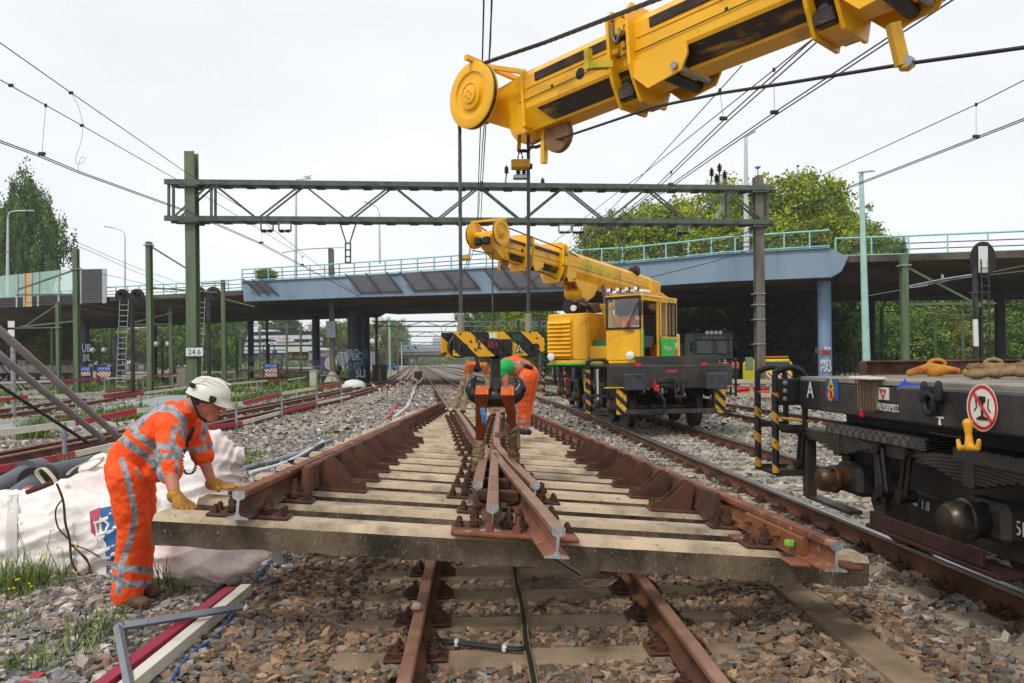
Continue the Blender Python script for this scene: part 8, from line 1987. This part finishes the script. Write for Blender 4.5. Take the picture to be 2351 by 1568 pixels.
# loose things on the left
PIP=mat('pipe_grey','#50565c',.5,var=.15,vs=5)
t=thing('cable_pipe','long grey plastic pipe with black collar and red sleeve beside the white bag','pipe',tuple(P(60,1150,7)))
m=MB();m.tube(P(-60,1215,6.2),P(110,1090,8.0),.10,n=20);m.build('pipe',PIP,t,smooth=40);m=MB();m.tube(P(110,1090,8),P(250,1060,9.2),.11,n=20);m.build('pipe',PIP,t,smooth=40)
m=MB();m.tube(P(75,1105,7.6),P(98,1096,7.9),.135,n=20);m.build('collar',BLACK,t,smooth=40)
m=MB();m.bar(P(28,1158,6.7),P(70,1128,7.1),.06,.1);m.build('red_sleeve',REDB,t)
m=MB();m.tube(P(-60,1150,7.4),P(70,1080,9.2),.10,n=20);m.tube(P(60,1083,9),P(90,1076,9.4),.13,n=20);tag(m.build('cable_pipe',PIP,smooth=40),'second dark grey pipe with black collar behind the first one','pipe')
m=MB();m.bar(P(105,1072,8.9),P(150,1075,8.9),.1,.07);tag(m.build('red_wedge',REDB),'red plastic piece lying on the pipes','plastic piece')
def gbar(name,lab,cat,a,b,w,h,m_,z=.05):
 A,B=G(a[0],a[1],z),G(b[0],b[1],z);m=MB();m.bar(A,B,w,h);return tag(m.build(name,m_),lab,cat)
gbar('plank','broad pale worn board lying on the gravel under the red beam','board',(255,1590),(590,1285),.26,.03,mat('board_pale','#b5a79e',.85,var=.15,vs=8,col2='#8a7c74',c2s=14,c2t=.6),.05)
gbar('beam','dark red square beam lying on the gravel beside the worker boots','beam',(210,1600),(528,1360),.075,.075,mat('beam_red','#97203c',.6,var=.12),.10)
gbar('beam','cream white square beam lying on the gravel next to the red one','beam',(255,1610),(566,1352),.075,.07,CREAM,.09)
gbar('rubber_edge','black rubber edge strip lying along the pale board','strip',(470,1390),(600,1280),.03,.08,BLACK,.06)
m=MB();zb_=.17;a,b,c=G(302,1600,.12),G(271,1440,zb_),G(557,1393,zb_);m.path(smooth_pts([a,a.lerp(b,.9),b,b.lerp(c,.1),c],4),.026,n=4);tag(m.build('bent_bar',mat('bar_grey','#868b93',.45,metal=.4,var=.12,vs=6)),'bent grey galvanised angle bar lying across the red and white beams','bar')
m=MB();m.path(smooth_pts([G(380,1585,.06),G(430,1510,.06),G(500,1455,.06),G(560,1370,.06),G(600,1310,.07),G(632,1285,.08)],6),.009,n=6);tag(m.build('blue_cable',mat('cable_blue','#1a5aa8',.5),smooth=60),'thin blue cable snaking over the gravel beside the cream beam','cable')
gbar('beam','short red and black beam end at the lower left corner','beam',(20,1610),(92,1556),.06,.06,REDP,.07)
m=MB();q=G(643,1308,0);m.bbox((q.x,q.y,.12),(.12,.1,.2),.02);m.bbox((q.x-.0,q.y,.03),(.2,.14,.05),.01);tag(m.build('jack_foot',GALV),'small grey metal jack foot under the front sleeper','jack')
CB=mat('cable_black','#1a1a1c',.6)
t=thing('track_cable','black cable along the middle of the near track, branching to its left rail','cable',tuple(G(1200,1400,.04)))
ln=[G(1182,1300,.05),G(1186,1340,.05),G(1200,1400,.05),G(1207,1470,.05),G(1218,1520,.05),G(1232,1600,.05)]
m=MB();m.path(smooth_pts(ln,4),.013,n=8);m.build('cable',CB,t,smooth=60)
for s in(-1,1):m=MB();m.path(smooth_pts([p+Vector((s*.017,0,-.005))for p in ln],4),.005,n=5);m.build('cable_edge',mat('edge_tan','#8a7448',.7),t,smooth=60)
for dz in(-3,3):m=MB();m.path(smooth_pts([G(985,1478+dz,.10),G(1020,1472+dz,.06),G(1100,1480+dz,.05),G(1190,1490+dz,.05),G(1212,1480+dz,.05)],5),.011,n=6);m.build('branch_cable',CB,t,smooth=60)
for u,v in((1048,1476),(1158,1488)):m=MB();q=G(u,v,.05);m.bbox(tuple(q),(.03,.06,.04),.01);m.build('cable_clip',CREAM,t)
b=MB();q=G(957,1392,.23);ellip(b,q,(.035,.03,.026),n=7,k=5);tag(b.build('loose_stone',mat('stone_pink','#a08878',.9)),'single pinkish stone lying on the left rail of the near track','stone')
A,B=G(1800,1345,.05),G(2130,1600,.05);m=MB();m.bar(A,B,.22,.06);tag(m.build('cable_trough_lid',CONCB),'row of brown concrete cable trough lids in the gravel at the lower right','trough lid')
t=thing('cable_duct','white grey cables on the ground along the left ends of the lifted sleepers','cable duct',tuple(G(700,1045)))
for pts,r,m_ in(([(560,1075),(640,1055),(700,1035),(760,1010)],.04,mat('duct_grey','#8e949c',.6)),([(575,1085),(660,1060),(735,1018),(742,1012)],.03,WHITE),([(650,1062),(690,1052),(745,1016)],.03,BLACK)):m=MB();m.path(smooth_pts([G(u,v,.08)for u,v in pts],4),r,n=8);m.build('cable',m_,t,smooth=60)
m=MB();m.bar(G(935,935,.06),G(962,868,.06),.12,.1);m.bar(G(905,960,.06),G(935,935,.06),.12,.1);tag(m.build('cable_sleeve',mat('sleeve_pale','#b9b5ae',.7)),'pale cable covers on the ground beside the far end of the section','cable cover')
gbar('beam','fallen red and white plank left of the far end of the switch section','plank',(890,960),(915,925),.07,.07,REDP,.06)
# weeds and grass
def weeds(name,lab,spots,cols,cat='weeds',thick=.006):
 V,F,Tn=[],[],[];rr_=random.Random(len(spots)+3)
 for(x,y,z,h,sp,n)in spots:
  for _ in range(n):
   a=rr_.uniform(0,6.283);bx,by=x+rr_.gauss(0,sp*.5),y+rr_.gauss(0,sp*.5);L=h*rr_.uniform(.4,1.1);le=rr_.uniform(.1,.7);w=thick*rr_.uniform(.6,1.5)*max(1,y/9)
   c,s=math.cos(a),math.sin(a);g0=len(V);col=rr_.choice(cols);k_=rr_.uniform(.75,1.25)
   for q,t in enumerate((0,.5,1)):
    dx=le*L*t*t;ww=w*(1-t*.85);V+=[(bx+c*dx-s*ww,by+s*dx+c*ww,z+L*t*(1-.25*t*le)),(bx+c*dx+s*ww,by+s*dx-c*ww,z+L*t*(1-.25*t*le))];Tn+=[[v*k_ for v in col]]*2
   F+=[(g0,g0+1,g0+3,g0+2),(g0+2,g0+3,g0+5,g0+4)]
 o=nobj(name,npmesh(name,np.array(V),np.array(F),LEAFA,np.array(Tn)));return tag(o,lab,cat,kind='stuff')
gc=[(.10,.17,.03),(.15,.22,.045),(.20,.24,.06),(.07,.12,.025)]
rnd=random.Random(5)
def spread(fn,y0,y1,x0,x1,n,h,sp,k):
 out=[]
 for _ in range(n):
  y=y0+(y1-y0)*rnd.random()**1.3;x=fn(y)+rnd.uniform(x0,x1)
  if mnoise.noise(Vector((x*.35,y*.2,3)))>-.12:out.append((x,y,0,h*rnd.uniform(.5,1.3),sp,k))
 return out
weeds('grass','green grass and herbs growing between the left tracks',spread(L1,24,90,-5.4,-2.6,800,.35,.3,22)+spread(L2,26,110,-9,-2.6,1300,.5,.5,18)+spread(L2,60,160,3,11,500,.5,.6,14)+spread(L1,46,150,-13,-4,600,.5,.5,14),gc,thick=.012)
weeds('grass','far green verge right of the tracks and below the trees',spread(T3,70,220,9,16,300,.6,.6,12)+spread(lambda y:0,28,36,16,60,500,.4,.5,12),gc,thick=.012)
sp_=[(G(u,v).x,G(u,v).y,.0,h,s,n)for u,v,h,s,n in((60,1385,.38,.25,340),(20,1400,.4,.2,150),(130,1365,.3,.22,120),(235,1470,.22,.2,90),(200,1500,.24,.2,140),(260,1440,.2,.15,80),(10,1480,.25,.2,120),(380,1375,.42,.12,50),(400,1390,.3,.12,40),(320,1420,.18,.08,40),(90,1560,.22,.15,90),(150,1545,.2,.2,80),(30,1575,.2,.12,60),(150,1120,.55,.15,120),(75,1010,.6,.35,320),(95,1000,.6,.3,200),(570,1080,.25,.25,160),(585,1050,.2,.3,120),(690,995,.14,.3,110),(760,1000,.15,.3,120),(820,975,.2,.3,90),(630,1025,.14,.3,80),(1760,892,.4,.8,200),(1700,905,.3,.6,120),(1900,905,.3,.6,100))]
weeds('weeds','green weeds and grass tufts growing in the left gravel',sp_,gc)
t=thing('flowering_weed','tall thin weed with small yellow flowers at the left edge','plant',tuple(G(80,1360)))
m1,m2=MB(),MB()
for(u,v,h)in((60,1400,.5),(90,1390,.6),(150,1380,.45),(30,1410,.42),(175,1385,.35),(75,1440,.35),(205,1340,.3)):
 q=G(u,v)
 for k in range(3):
  a=rnd.uniform(0,6.28);e=q+Vector((math.cos(a)*.14,math.sin(a)*.1,h*rnd.uniform(.6,1.0)));m1 .path([q,q.lerp(e,.5)+Vector((0,0,.05)),e],.0022,n=4)
  for j in range(2):f=e+Vector((rnd.uniform(-.03,.03),rnd.uniform(-.02,.02),rnd.uniform(-.02,.02)));ellip(m2,f,(.010,.010,.006),n=6,k=3)
tag(m1 .build('stems',mat('stem_green','#5a7030',.7),t),kind='stuff');tag(m2 .build('blossoms',mat('blossom_yellow','#e0c010',.6),t),kind='stuff')
